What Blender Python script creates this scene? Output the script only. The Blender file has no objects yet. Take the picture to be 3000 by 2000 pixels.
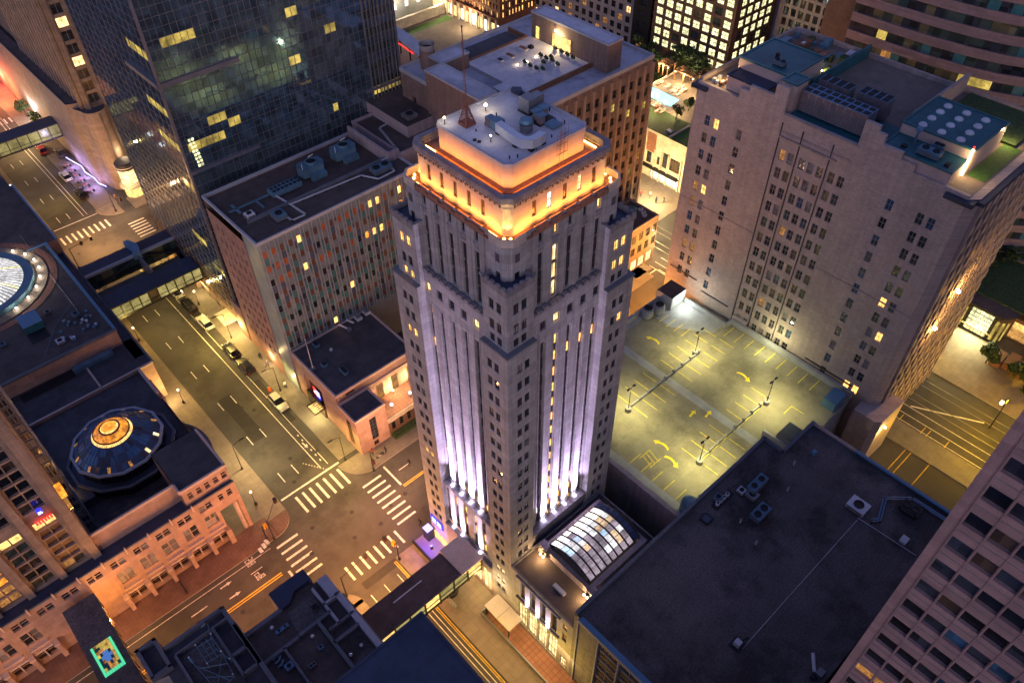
import bpy, math, random
from mathutils import Vector, Matrix
random.seed(7)
SC = bpy.context.scene
COL = SC.collection
PI = math.pi
# ------------------------------------------------------------------ materials
MATS = {}
def _new(name):
    m = bpy.data.materials.new(name); m.use_nodes = True
    nt = m.node_tree; b = nt.nodes['Principled BSDF']
    MATS[name] = m
    return m, nt, b
def _pos(nt):
    g = nt.nodes.new('ShaderNodeNewGeometry'); return g.outputs['Position']
def _ramp(nt, fac, a, b, p0=.35, p1=.65):
    r = nt.nodes.new('ShaderNodeMapRange'); nt.links.new(fac, r.inputs['Value'])
    r.inputs['From Min'].default_value = p0; r.inputs['From Max'].default_value = p1
    r.inputs['To Min'].default_value = a; r.inputs['To Max'].default_value = b
    return r.outputs['Result']
def _math(nt, op, a, b):
    m = nt.nodes.new('ShaderNodeMath'); m.operation = op
    for i, v in enumerate((a, b)):
        if hasattr(v, 'is_linked') or hasattr(v, 'links'): nt.links.new(v, m.inputs[i])
        else: m.inputs[i].default_value = v
    return m.outputs[0]
def _noise(nt, vec, scale, detail=4, rough=.6):
    n = nt.nodes.new('ShaderNodeTexNoise'); nt.links.new(vec, n.inputs['Vector'])
    n.inputs['Scale'].default_value = scale; n.inputs['Detail'].default_value = detail
    n.inputs['Roughness'].default_value = rough
    return n.outputs['Fac']
def _scalevec(nt, vec, sx, sy, sz):
    m = nt.nodes.new('ShaderNodeVectorMath'); m.operation = 'MULTIPLY'
    nt.links.new(vec, m.inputs[0]); m.inputs[1].default_value = (sx, sy, sz)
    return m.outputs[0]
def _mulcol(nt, col, fac):
    c = nt.nodes.new('ShaderNodeVectorMath'); c.operation = 'SCALE'
    if isinstance(col, tuple): c.inputs[0].default_value = col[:3]
    else: nt.links.new(col, c.inputs[0])
    nt.links.new(fac, c.inputs['Scale'])
    return c.outputs[0]
def mat(name, col, rough=.8, metal=0., var=.18, scale=.6, fine=.12, fscale=9., streak=0., block=None, bcol=None,
        bump=0., spec=.4, stain=0., seam=None):
    """solid surface: colour broken up by broad and fine noise, optional rain streaks, courses of blocks and stains"""
    m, nt, b = _new(name)
    p = _pos(nt)
    col = tuple(col)
    f = _ramp(nt, _noise(nt, p, scale), 1 - var, 1 + var, .3, .7)
    f2 = _ramp(nt, _noise(nt, p, fscale, 3), 1 - fine, 1 + fine, .3, .7)
    f = _math(nt, 'MULTIPLY', f, f2)
    if streak:
        s = _ramp(nt, _noise(nt, _scalevec(nt, p, 2.2, 2.2, .12), 1., 5), 1 - streak, 1 + streak * .4, .3, .7)
        f = _math(nt, 'MULTIPLY', f, s)
    if stain:
        s = _ramp(nt, _noise(nt, p, .13, 6, .7), 1 - stain, 1., .38, .52)
        f = _math(nt, 'MULTIPLY', f, s)
    c0 = col
    if block:
        bw, bh, mort = block
        sx = nt.nodes.new('ShaderNodeSeparateXYZ'); nt.links.new(p, sx.inputs[0])
        cx = nt.nodes.new('ShaderNodeCombineXYZ')
        nt.links.new(_math(nt, 'ADD', sx.outputs[0], sx.outputs[1]), cx.inputs[0]); nt.links.new(sx.outputs[2], cx.inputs[1])
        br = nt.nodes.new('ShaderNodeTexBrick'); nt.links.new(cx.outputs[0], br.inputs['Vector'])
        br.inputs['Scale'].default_value = 1.; br.inputs['Brick Width'].default_value = bw; br.inputs['Row Height'].default_value = bh
        br.inputs['Mortar Size'].default_value = mort
        k = bcol or .72
        br.inputs['Color1'].default_value = (*[c * 1.1 for c in col], 1); br.inputs['Color2'].default_value = (*[c * .86 for c in col], 1)
        br.inputs['Mortar'].default_value = (*[c * k for c in col], 1)
        c0 = br.outputs['Color']
    if seam:
        sx = nt.nodes.new('ShaderNodeSeparateXYZ'); nt.links.new(p, sx.inputs[0])
        cx = nt.nodes.new('ShaderNodeCombineXYZ'); nt.links.new(sx.outputs[0], cx.inputs[0]); nt.links.new(sx.outputs[1], cx.inputs[1])
        br = nt.nodes.new('ShaderNodeTexBrick'); nt.links.new(cx.outputs[0], br.inputs['Vector'])
        br.offset = 0.
        br.inputs['Scale'].default_value = 1.; br.inputs['Brick Width'].default_value = seam[0]; br.inputs['Row Height'].default_value = seam[1]
        br.inputs['Mortar Size'].default_value = seam[2]
        br.inputs['Color1'].default_value = (*[c * 1.06 for c in col], 1); br.inputs['Color2'].default_value = (*[c * .93 for c in col], 1)
        br.inputs['Mortar'].default_value = (*[c * seam[3] for c in col], 1)
        c0 = br.outputs['Color']
    nt.links.new(_mulcol(nt, c0, f), b.inputs['Base Color'])
    b.inputs['Roughness'].default_value = rough; b.inputs['Metallic'].default_value = metal
    b.inputs['Specular IOR Level'].default_value = spec
    if bump:
        bn = nt.nodes.new('ShaderNodeBump'); bn.inputs['Strength'].default_value = bump; bn.inputs['Distance'].default_value = .08
        nt.links.new(_noise(nt, p, fscale * .8, 4), bn.inputs['Height']); nt.links.new(bn.outputs[0], b.inputs['Normal'])
    return m
def glass(name, col=(.02, .025, .035), rough=.08, var=.5, spec=.8, blinds=0.):
    """dark window glass; pane to pane variation, some with pale blinds behind"""
    m, nt, b = _new(name)
    p = _pos(nt); w = nt.nodes.new('ShaderNodeTexWhiteNoise'); w.noise_dimensions = '3D'
    nt.links.new(_snap(nt, p, 1.3), w.inputs['Vector'])
    f = _ramp(nt, w.outputs['Value'], 1 - var, 1 + var * 1.6, 0, 1)
    nt.links.new(_mulcol(nt, tuple(col), f), b.inputs['Base Color'])
    b.inputs['Roughness'].default_value = rough; b.inputs['Specular IOR Level'].default_value = spec
    return m
def _snap(nt, p, s):
    q = nt.nodes.new('ShaderNodeVectorMath'); q.operation = 'SNAP'; nt.links.new(p, q.inputs[0]); q.inputs[1].default_value = (s, s, s)
    return q.outputs[0]
def emit(name, col, strength, var=0., scale=1.5, clutter=0.):
    strength *= .3
    """lit interior or lamp face; rooms differ in brightness, blinds and furniture break it up"""
    m, nt, b = _new(name)
    b.inputs['Base Color'].default_value = (.03, .03, .03, 1)
    b.inputs['Emission Color'].default_value = (*col, 1)
    b.inputs['Roughness'].default_value = .15
    if var or clutter:
        p = _pos(nt)
        f = _ramp(nt, _noise(nt, p, scale, 2), 1 - var, 1 + var, .35, .65)
        if clutter:
            c = _ramp(nt, _noise(nt, p, 3.2, 5, .7), 1 - clutter, 1 + clutter * .3, .42, .56)
            f = _math(nt, 'MULTIPLY', f, c)
        nt.links.new(_math(nt, 'MULTIPLY', f, strength), b.inputs['Emission Strength'])
    else: b.inputs['Emission Strength'].default_value = strength
    return m
# ------------------------------------------------------------------ mesh builder
ORG = {}
class MB:
    def __init__(s): s.v = []; s.f = []; s.m = []; s.mats = []
    def mi(s, m):
        m = MATS[m] if isinstance(m, str) else m
        if m not in s.mats: s.mats.append(m)
        return s.mats.index(m)
    def face(s, pts, m):
        n = len(s.v); s.v += [tuple(p) for p in pts]; s.f.append(tuple(range(n, n + len(pts)))); s.m.append(s.mi(m)); return s
    def box(s, x0, x1, y0, y1, z0, z1, m, top=None, skip=''):
        if x0 > x1: x0, x1 = x1, x0
        if y0 > y1: y0, y1 = y1, y0
        n = len(s.v)
        s.v += [(x0, y0, z0), (x1, y0, z0), (x1, y1, z0), (x0, y1, z0), (x0, y0, z1), (x1, y0, z1), (x1, y1, z1), (x0, y1, z1)]
        a = s.mi(m); t = s.mi(top) if top else a
        for k, q, mm in (('B', (0, 3, 2, 1), a), ('T', (4, 5, 6, 7), t), ('S', (0, 1, 5, 4), a), ('E', (1, 2, 6, 5), a), ('N', (2, 3, 7, 6), a), ('W', (3, 0, 4, 7), a)):
            if k in skip: continue
            s.f.append(tuple(n + i for i in q)); s.m.append(mm)
        return s
    def prism(s, poly, z0, z1, m, top=None, bottom=True):
        a = s.mi(m); t = s.mi(top) if top else a; k = len(poly); n = len(s.v)
        s.v += [(p[0], p[1], z0) for p in poly] + [(p[0], p[1], z1) for p in poly]
        for i in range(k):
            j = (i + 1) % k; s.f.append((n + i, n + j, n + k + j, n + k + i)); s.m.append(a)
        s.f.append(tuple(n + k + i for i in range(k))); s.m.append(t)
        if bottom: s.f.append(tuple(n + i for i in reversed(range(k)))); s.m.append(a)
        return s
    def ring(s, poly_o, poly_i, z0, z1, m):
        a = s.mi(m); k = len(poly_o); n = len(s.v)
        s.v += [(p[0], p[1], z0) for p in poly_o] + [(p[0], p[1], z1) for p in poly_o] + [(p[0], p[1], z0) for p in poly_i] + [(p[0], p[1], z1) for p in poly_i]
        for i in range(k):
            j = (i + 1) % k
            for q in ((i, j, k + j, k + i), (k + i, k + j, 3 * k + j, 3 * k + i), (3 * k + i, 3 * k + j, 2 * k + j, 2 * k + i), (2 * k + i, 2 * k + j, j, i)):
                s.f.append(tuple(n + t for t in q)); s.m.append(a)
        return s
    def loft(s, rings, m, cap=True):
        a = s.mi(m); k = len(rings[0]); n = len(s.v)
        for r in rings: s.v += [tuple(p) for p in r]
        for r in range(len(rings) - 1):
            for i in range(k):
                j = (i + 1) % k; s.f.append((n + r * k + i, n + r * k + j, n + (r + 1) * k + j, n + (r + 1) * k + i)); s.m.append(a)
        if cap:
            s.f.append(tuple(n + (len(rings) - 1) * k + i for i in range(k))); s.m.append(a)
            s.f.append(tuple(n + i for i in reversed(range(k)))); s.m.append(a)
        return s
    def lathe(s, cx, cy, prof, m, seg=16, cap=True, ph=0.):
        return s.loft([[(cx + r * math.cos(2 * PI * i / seg + ph), cy + r * math.sin(2 * PI * i / seg + ph), z) for i in range(seg)] for r, z in prof], m, cap)
    def cyl(s, cx, cy, r, z0, z1, m, seg=12): return s.lathe(cx, cy, [(r, z0), (r, z1)], m, seg)
    def tube(s, p, q, r, m, seg=6, r2=None):
        p = Vector(p); q = Vector(q); d = (q - p)
        if d.length < 1e-6: return s
        d.normalize(); u = d.cross(Vector((0, 0, 1)))
        if u.length < .01: u = d.cross(Vector((1, 0, 0)))
        u.normalize(); w = d.cross(u); r2 = r if r2 is None else r2
        return s.loft([[tuple(c + (u * math.cos(2 * PI * i / seg) + w * math.sin(2 * PI * i / seg)) * rr) for i in range(seg)] for c, rr in ((p, r), (q, r2))], m)
    def ball(s, x, y, z, r, m, seg=8, sz=1.):
        return s.lathe(x, y, [(r * math.sin(t) + .001, z - r * sz * math.cos(t)) for t in [PI * k / 6 for k in range(7)]], m, seg)
    def build(s, name, parent=None, loc=None, **tags):
        base = ORG[parent.name] if parent is not None else Vector((0, 0, 0))
        me = bpy.data.meshes.new(name)
        off = base if loc is None else Vector(loc)
        me.from_pydata([(v[0] - off[0], v[1] - off[1], v[2] - off[2]) for v in s.v], [], s.f)
        for m in s.mats: me.materials.append(m)
        me.polygons.foreach_set('material_index', s.m); me.update()
        o = bpy.data.objects.new(name, me); COL.objects.link(o)
        if parent is not None: o.parent = parent
        o.location = off - base
        ORG[o.name] = off.copy()
        for k, v in tags.items(): o[k] = v
        return o
def split(mb, name, parent):
    """every loose piece becomes a part of its own"""
    par = list(range(len(mb.v)))
    def fd(a):
        while par[a] != a: par[a] = par[par[a]]; a = par[a]
        return a
    for f in mb.f:
        for i in f[1:]: par[fd(i)] = fd(f[0])
    gr = {}
    for f, m in zip(mb.f, mb.m): gr.setdefault(fd(f[0]), []).append((f, m))
    for fs in gr.values():
        q = MB(); ix = {}
        for f, m in fs:
            q.f.append(tuple(ix.setdefault(i, len(ix)) for i in f)); q.m.append(q.mi(mb.mats[m]))
        q.v = [None] * len(ix)
        for k, i in ix.items(): q.v[i] = mb.v[k]
        q.build(name, parent)
def link(o, parent=None, loc=None):
    COL.objects.link(o)
    if parent is not None: o.parent = parent
    if loc is not None:
        o.location = Vector(loc) - (ORG[parent.name] if parent is not None else Vector((0, 0, 0)))
    ORG[o.name] = Vector(loc) if loc is not None else Vector((0, 0, 0))
    return o
def thing(name, label, cat, loc, group=None):
    o = bpy.data.objects.new(name, None); COL.objects.link(o); o.location = loc; o.empty_display_size = .5
    o['label'] = label; o['category'] = cat
    if group: o['group'] = group
    ORG[o.name] = Vector(loc); return o
def single(mb, name, label, cat, loc, group=None):
    o = mb.build(name, None, loc, label=label, category=cat)
    if group: o['group'] = group
    return o
def struct(mb, name):
    return mb.build(name, None, None, kind='structure')
def copy_thing(root, loc, label, group=None, rot=None):
    def rec(o, par):
        c = o.copy(); COL.objects.link(c)
        if par is not None: c.parent = par; c.matrix_parent_inverse = o.matrix_parent_inverse.copy()
        for ch in [k for k in bpy.data.objects if k.parent == o]: rec(ch, c)
        return c
    r = rec(root, None); r.location = loc; r['label'] = label
    if group: r['group'] = group
    if rot is not None: r.rotation_euler = (0, 0, rot)
    ORG[r.name] = Vector(loc)
    return r
# ------------------------------------------------------------------ walls with real openings
def P(face, c, u, v, d=0.):
    """point on a wall: W looks to -x, S to -y, E to +x, N to +y; d goes inwards"""
    return {'W': (c + d, u, v), 'E': (c - d, u, v), 'S': (u, c + d, v), 'N': (u, c - d, v)}[face]
def quad(mb, face, c, u0, u1, v0, v1, m, d=0.):
    a = [P(face, c, u0, v0, d), P(face, c, u1, v0, d), P(face, c, u1, v1, d), P(face, c, u0, v1, d)]
    if face in 'WN': a.reverse()
    mb.face(a, m)
def fbox(mb, face, c, u0, u1, v0, v1, d0, d1, m):
    a = P(face, c, u0, v0, d0); b = P(face, c, u1, v1, d1)
    mb.box(a[0], b[0], a[1], b[1], min(a[2], b[2]), max(a[2], b[2]), m)
def wall(mb, face, c, u0, u1, v0, v1, ops, m, depth=.18, mrev=None, back=None):
    ops = [o for o in ops if o[0] >= u0 - 1e-6 and o[1] <= u1 + 1e-6 and o[2] >= v0 - 1e-6 and o[3] <= v1 + 1e-6]
    us = sorted({round(x, 4) for o in ops for x in o[:2]} | {round(u0, 4), round(u1, 4)})
    hit = {}
    for i in range(len(us) - 1):
        um = (us[i] + us[i + 1]) / 2
        sp = sorted((o[2], o[3]) for o in ops if o[0] < um < o[1])
        z = v0
        for a, b in sp:
            if a > z + 1e-5: quad(mb, face, c, us[i], us[i + 1], z, a, m)
            z = max(z, b)
        if z < v1 - 1e-5: quad(mb, face, c, us[i], us[i + 1], z, v1, m)
    for a, b, e, f in [o[:4] for o in ops]:
        r = mrev or m
        pts = [(a, e), (b, e), (b, f), (a, f)]
        for k in range(4):
            (ua, va), (ub, vb) = pts[k], pts[(k + 1) % 4]
            q = [P(face, c, ua, va), P(face, c, ub, vb), P(face, c, ub, vb, depth), P(face, c, ua, va, depth)]
            mb.face(q if face in 'WN' else q[::-1], r)
        if back: quad(mb, face, c, a, b, e, f, back, depth)
WMESH = {}
def win_mesh(face, w, h, gm, fm, cols, rows, fr=.05, fd=.05, sill=False):
    key = (face, round(w, 2), round(h, 2), gm, fm, cols, rows, fr, sill)
    if key in WMESH: return WMESH[key]
    mb = MB(); quad(mb, face, 0, -w / 2, w / 2, -h / 2, h / 2, gm, 0)
    for i in range(cols + 1):
        t = 1. if i in (0, cols) else .7
        u = -w / 2 + w * i / cols; fbox(mb, face, 0, max(-w / 2, u - fr * t / 2), min(w / 2, u + fr * t / 2) , -h / 2, h / 2, -fd, -.004, fm)
    for i in range(rows + 1):
        v = -h / 2 + h * i / rows; fbox(mb, face, 0, -w / 2 + .001, w / 2 - .001, max(-h / 2, v - fr / 2), min(h / 2, v + fr / 2), -fd + .006, -.006, fm)
    if sill: fbox(mb, face, 0, -w / 2 - .06, w / 2 + .06, -h / 2 - .12, -h / 2 - .01, -.28, 0, sill)
    me = bpy.data.meshes.new('window'); me.from_pydata(mb.v, [], mb.f)
    for m in mb.mats: me.materials.append(m)
    me.polygons.foreach_set('material_index', mb.m); me.update()
    WMESH[key] = me; return me
CAM = Vector((0, 0, 100))
def windows(parent, items, depth=.18, fm='frame_dark', cols=2, rows=2, fr=.05, cap=96, name='window', sill=False):
    """items: (face, c, u0, u1, v0, v1, glass). The largest in view are parts of their own, the rest one part."""
    its = []
    for it in items:
        f, c, u0, u1, v0, v1, g = it[:7]
        p = Vector(P(f, c, (u0 + u1) / 2, (v0 + v1) / 2, depth)); d = (p - CAM)
        n = {'W': (-1, 0, 0), 'E': (1, 0, 0), 'S': (0, -1, 0), 'N': (0, 1, 0)}[f]
        vis = -(d.normalized().dot(Vector(n)))
        its.append((max(vis, 0) * (u1 - u0) * (v1 - v0) / d.length_squared + (1e-9 if 'lit' not in g else 2e-9), it, p))
    its.sort(key=lambda t: -t[0])
    rest = {}
    for k, (_, it, p) in enumerate(its):
        f, c, u0, u1, v0, v1, g = it[:7]
        me = win_mesh(f, u1 - u0, v1 - v0, g, fm, cols, rows, fr, sill=sill)
        if k < cap:
            o = bpy.data.objects.new(name, me); link(o, parent, p)
        else:
            mb = rest.setdefault(0, MB()); n = len(mb.v)
            mb.v += [tuple(v.co + p) for v in me.vertices]
            for pl in me.polygons:
                mb.f.append(tuple(n + i for i in pl.vertices)); mb.m.append(mb.mi(me.materials[pl.material_index]))
    for mb in rest.values(): mb.build(name, parent, kind='stuff')
def rc(x0, x1, y0, y1, c=0.):
    if not c: return [(x0, y0), (x1, y0), (x1, y1), (x0, y1)]
    return [(x0 + c, y0), (x1 - c, y0), (x1, y0 + c), (x1, y1 - c), (x1 - c, y1), (x0 + c, y1), (x0, y1 - c), (x0, y0 + c)]
def parapet(mb, x0, x1, y0, y1, z, h, t, m, c=0.):
    if c: mb.ring(rc(x0, x1, y0, y1, c), rc(x0 + t, x1 - t, y0 + t, y1 - t, c * .9), z, z + h, m)
    else: mb.ring(rc(x0, x1, y0, y1), rc(x0 + t, x1 - t, y0 + t, y1 - t), z, z + h, m)
def circ(cx, cy, r, n, ph=0.): return [(cx + r * math.cos(2 * PI * i / n + ph), cy + r * math.sin(2 * PI * i / n + ph)) for i in range(n)]
def pick(*opts):
    """weighted choice: pick(('a', 3), ('b', 1))"""
    t = random.random() * sum(w for _, w in opts)
    for n, w in opts:
        t -= w
        if t <= 0: return n
    return opts[0][0]
NL = [0]
def lamp(kind, loc, energy, col, size=.15, parent=None, rot=None, size_y=None, spot=None, blend=.5):
    l = bpy.data.lights.new('lamp', kind); l.energy = energy; l.color = col
    if kind == 'AREA':
        l.size = size
        if size_y: l.shape = 'RECTANGLE'; l.size_y = size_y
    else: l.shadow_soft_size = size
    if kind == 'SPOT': l.spot_size = math.radians(spot or 60); l.spot_blend = blend
    o = bpy.data.objects.new('lamp', l); link(o, parent, loc)
    if rot is not None: o.rotation_euler = rot
    return o
def aim(d): return Vector(d).to_track_quat('-Z', 'Y').to_euler()
# ------------------------------------------------------------------ materials list
mat('tower_stone', (.31, .30, .30), block=(1.5, .78, .03), bcol=.75, streak=.22, var=.12, bump=.1)
mat('tower_trim', (.20, .19, .20), var=.3, scale=1.5, streak=.2)
mat('tower_spandrel', (.075, .065, .085), rough=.5)
mat('crown_stone', (.44, .38, .32), block=(1.3, .6, .02), bcol=.9, streak=.1, var=.07, fine=.06)
mat('frieze', (.34, .28, .22), var=.6, scale=4.5, fine=.6, fscale=9)
mat('tile_red', (.26, .12, .08), block=None, seam=(.7, .7, .04, .6), var=.2)
mat('roof_white', (.52, .53, .57), var=.1, stain=.28, fine=.08, fscale=3, seam=(5.5, 1.9, .025, .8))
mat('roof_pale', (.40, .42, .47), var=.14, stain=.4)
mat('roof_dark', (.062, .060, .068), var=.25, stain=.3, seam=(9, 1.4, .03, 1.35), rough=.7)
mat('roof_gravel', (.098, .088, .088), var=.3, scale=.12, fine=.45, fscale=5, stain=.62, seam=(11, 4.6, .05, .8))
mat('roof_brown', (.085, .066, .062), var=.25, stain=.3, fine=.25)
mat('roof_teal', (.025, .125, .145), var=.2, rough=.45, stain=.3, seam=(4, 1.2, .03, .8))
mat('roof_navy', (.03, .042, .075), var=.2, rough=.5, stain=.2)
mat('coping', (.34, .36, .40), var=.1)
mat('coping_dark', (.12, .13, .15), var=.15)
mat('coping_blue', (.10, .22, .33), var=.1, rough=.4)
mat('tan_brick', (.47, .38, .33), block=(.5, .17, .012), bcol=.92, streak=.12, var=.08, stain=.12)
mat('tan_trim', (.36, .29, .25), streak=.2)
mat('pink_stone', (.38, .245, .19), block=(1.3, .9, .02), bcol=.8, var=.1, streak=.12)
mat('pink_trim', (.50, .38, .32), var=.1)
mat('pink_brick', (.30, .17, .14), block=(.5, .2, .02), bcol=.85, streak=.1)
mat('brown_brick', (.21, .15, .125), block=(.5, .22, .02), bcol=.8, streak=.25, var=.15)
mat('brown_pier', (.30, .235, .19), streak=.2)
mat('red_brick', (.24, .10, .06), block=(.5, .2, .02), bcol=.8)
mat('dark_brick', (.13, .075, .05), block=(.5, .22, .02), bcol=.85)
mat('cream_stone', (.52, .46, .36), block=(1.6, 1., .02), bcol=.88, streak=.1)
mat('cream_grid', (.44, .38, .33), streak=.1)
mat('granite_pink', (.235, .16, .155), var=.1, fine=.2, fscale=14, block=(2.4, .5, .012), bcol=.86, streak=.08)
mat('stone_brown', (.28, .205, .155), streak=.2, block=(1.2, .7, .02), bcol=.85)
mat('concrete', (.30, .29, .28), var=.15, streak=.2, stain=.2)
mat('concrete_pink', (.34, .28, .29), var=.12, streak=.25, seam=None)
mat('deck_concrete', (.27, .25, .17), var=.14, stain=.34, fine=.1, fscale=5, seam=(17, 5, .02, .85))
mat('deck_pale', (.33, .34, .35), var=.12, stain=.25)
mat('asphalt', (.062, .058, .054), var=.22, scale=.2, stain=.35, fine=.2, fscale=12, bump=.1)
mat('asphalt_new', (.03, .028, .027), var=.2, fine=.25, fscale=12)
mat('city_ground', (.05, .048, .045), var=.3, scale=.1)
mat('sidewalk', (.165, .15, .13), var=.14, seam=(1.5, 1.5, .02, .72), stain=.25)
mat('paving_brick', (.15, .085, .07), var=.2, seam=(.5, .25, .02, .7), stain=.25)
mat('paving_warm', (.19, .155, .125), var=.12, seam=(.9, .9, .025, .75), stain=.15)
mat('kerb', (.34, .32, .29), var=.1)
mat('paint_white', (.62, .60, .56), var=.3, scale=2.2, fine=.45, fscale=6)
mat('paint_yellow', (.62, .42, .04), var=.3, scale=2.2, fine=.35, fscale=6)
mat('paint_deck', (.85, .68, .04), var=.2, scale=2.2, fine=.25)
mat('rail', (.30, .28, .22), metal=.6, rough=.4)
mat('metal_dark', (.025, .025, .028), rough=.5, metal=.3, var=.1)
mat('metal_grey', (.24, .26, .28), rough=.45, metal=.5, var=.15, stain=.2)
mat('metal_white', (.58, .60, .62), rough=.4, metal=.1, var=.1, stain=.15)
mat('metal_blue', (.10, .20, .27), rough=.45, metal=.2, var=.25, stain=.2)
mat('duct', (.50, .55, .60), rough=.35, metal=.35, var=.08)
mat('mast_rust', (.20, .075, .05), rough=.6, metal=.2)
mat('frame_dark', (.03, .028, .03), rough=.5, fine=0)
mat('frame_grey', (.17, .15, .145), rough=.5, fine=0)
mat('frame_tan', (.32, .26, .22), rough=.5, fine=0)
mat('frame_white', (.26, .28, .31), rough=.5, fine=0)
mat('frame_steel', (.17, .17, .20), rough=.4, metal=.3, fine=0)
mat('fan_black', (.012, .012, .014), rough=.6)
mat('louvre', (.16, .13, .13), rough=.6, fine=.3)
mat('grass', (.045, .12, .02), var=.3, scale=2, fine=.4, fscale=10, bump=.5)
mat('hedge', (.03, .06, .018), var=.4, scale=2, fine=.5, fscale=8, bump=.6)
mat('leaf_a', (.03, .055, .018), var=.4, scale=3); mat('leaf_b', (.045, .07, .022), var=.4, scale=3); mat('leaf_c', (.025, .05, .018), var=.4, scale=3)
mat('bark', (.09, .065, .045), streak=.2)
mat('skin', (.45, .28, .2), fine=.02); mat('cloth_dark', (.02, .02, .03)); mat('cloth_blue', (.07, .07, .16)); mat('cloth_red', (.2, .03, .03)); mat('cloth_pale', (.4, .38, .34)); mat('hair', (.03, .02, .015))
for n, c in (('white', (.62, .62, .6)), ('black', (.012, .012, .014)), ('silver', (.32, .33, .34)), ('grey', (.07, .075, .08)), ('red', (.25, .03, .02))):
    m = mat('paint_car_' + n, c, rough=.22, spec=.7, var=.03, fine=.02); m.node_tree.nodes['Principled BSDF'].inputs['Coat Weight'].default_value = .6
mat('tyre', (.012, .012, .012)); mat('lamp_red_off', (.15, .01, .01), rough=.2); mat('headlamp', (.5, .5, .48), rough=.1)
mat('signal_yellow', (.75, .42, .02), var=.05)
mat('wood', (.18, .09, .05), var=.2)
mat('awning_pale', (.48, .43, .38), var=.1); mat('purple_floor', (.2, .17, .25), var=.1)
mat('teal_panel', (.04, .145, .16), rough=.3, var=.2, scale=1.); mat('grey_panel', (.14, .18, .21), rough=.35, var=.15); mat('blue_panel', (.05, .075, .13), rough=.3, var=.2); mat('pale_panel', (.19, .24, .26), rough=.4)
mat('orange_blind', (.30, .085, .03), rough=.5, var=.3, scale=1.3)
mat('brown_blind', (.10, .045, .03), rough=.5, var=.3)
glass('glass_dark'); glass('glass_blue', (.02, .06, .11)); glass('glass_black', (.006, .008, .012), rough=.05)
glass('glass_green', (.03, .05, .045)); glass('dome_glass', (.03, .10, .21), rough=.25, var=.3); glass('glass_brown', (.045, .03, .02)); glass('glass_warm', (.09, .055, .02), rough=.2)
glass('glass_violet', (.04, .028, .04), rough=.3, spec=.5)
glass('curtain_wall', (.13, .21, .26), rough=.04, spec=1., var=.35); MATS['curtain_wall'].node_tree.nodes['Principled BSDF'].inputs['Metallic'].default_value = .75
glass('blind_grey', (.16, .15, .15), rough=.5, spec=.3); glass('blind_olive', (.09, .08, .045), rough=.4, spec=.3)
emit('lit_amber', (1., .48, .12), 1.5, .4, .9, .3); emit('lit_warm', (1., .62, .26), 1.4, .4, .9, .4)
emit('lit_dim', (1., .42, .1), .26, .5, .9, .5); emit('lit_yellow', (.95, .68, .14), .33, .6, .35, .35); emit('room_tan', (.95, .66, .42), .5, .4, .7, .4); emit('room_mauve', (.5, .40, .48), .4, .4, .7, .4); emit('room_blue', (.5, .65, .85), .7, .3, .7, .3); emit('pane_dull', (.75, .62, .22), .26, .5, .3, .25)
emit('lit_office', (1., .95, .5), .95, .35, .8, .55); emit('lit_cool', (.85, .95, 1.), 1.8, .2)
emit('lit_orange', (1., .33, .03), .7, .5, 1.2, .4); emit('lit_white', (1., .9, .78), 1.5, .2, 1., .2)
emit('lit_gold', (1., .55, .16), 1.1, .35, 1.5, .35); emit('lit_lobby', (1., .72, .3), 1.0, .35, .8, .4)
emit('strip_orange', (1., .5, .1), 14.); emit('lamp_warm', (1., .72, .35), 16.); emit('lamp_white', (1., .95, .88), 20.)
emit('lamp_violet', (.8, .7, 1.), 40.); emit('sign_white', (1., .95, .92), 2.2); emit('sign_blue', (.03, .03, .9), 1.); emit('sign_glyph', (.55, .6, 1.), 1.6)
emit('sign_red', (1., .03, .03), 1.3); emit('sign_violet', (.45, .35, 1.), 1.4); emit('lamp_red', (1., .02, .02), 1.6); mat('barrel_orange', (.8, .16, .04))
emit('pool_water', (.2, .62, .75), .75, .15, .3); emit('tube_white', (.8, .85, 1.), 3.5)
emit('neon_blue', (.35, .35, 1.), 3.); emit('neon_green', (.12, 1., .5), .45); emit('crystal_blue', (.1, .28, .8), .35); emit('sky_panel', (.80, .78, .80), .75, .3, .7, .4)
m, nt, b = _new('water'); b.inputs['Base Color'].default_value = (.08, .3, .36, 1); b.inputs['Roughness'].default_value = .05
b.inputs['Emission Color'].default_value = (.16, .55, .7, 1); b.inputs['Emission Strength'].default_value = .55
m, nt, b = _new('pane_clear'); b.inputs['Base Color'].default_value = (.9, .92, .95, 1); b.inputs['Roughness'].default_value = .05
b.inputs['Transmission Weight'].default_value = 1.; b.inputs['IOR'].default_value = 1.02; b.inputs['Alpha'].default_value = .35

# ------------------------------------------------------------------ camera, sky, sun
cd = bpy.data.cameras.new('Camera'); cam = bpy.data.objects.new('Camera', cd); COL.objects.link(cam)
yaw, pitch, roll = [math.radians(a) for a in (47.8878, 45.4535, -.685)]
f = Vector((math.cos(yaw) * math.cos(pitch), math.sin(yaw) * math.cos(pitch), -math.sin(pitch)))
r = Vector((math.sin(yaw), -math.cos(yaw), 0)); u = r.cross(f)
r2 = r * math.cos(roll) + u * math.sin(roll); u2 = u * math.cos(roll) - r * math.sin(roll)
cam.matrix_world = Matrix(((r2.x, u2.x, -f.x, 0), (r2.y, u2.y, -f.y, 0), (r2.z, u2.z, -f.z, 100), (0, 0, 0, 1)))
cd.sensor_width = 36; cd.lens = 2304.21 / 3000 * 36; cd.clip_start = .5; cd.clip_end = 3000
SC.camera = cam
w = bpy.data.worlds.new('World'); SC.world = w; w.use_nodes = True
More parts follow.
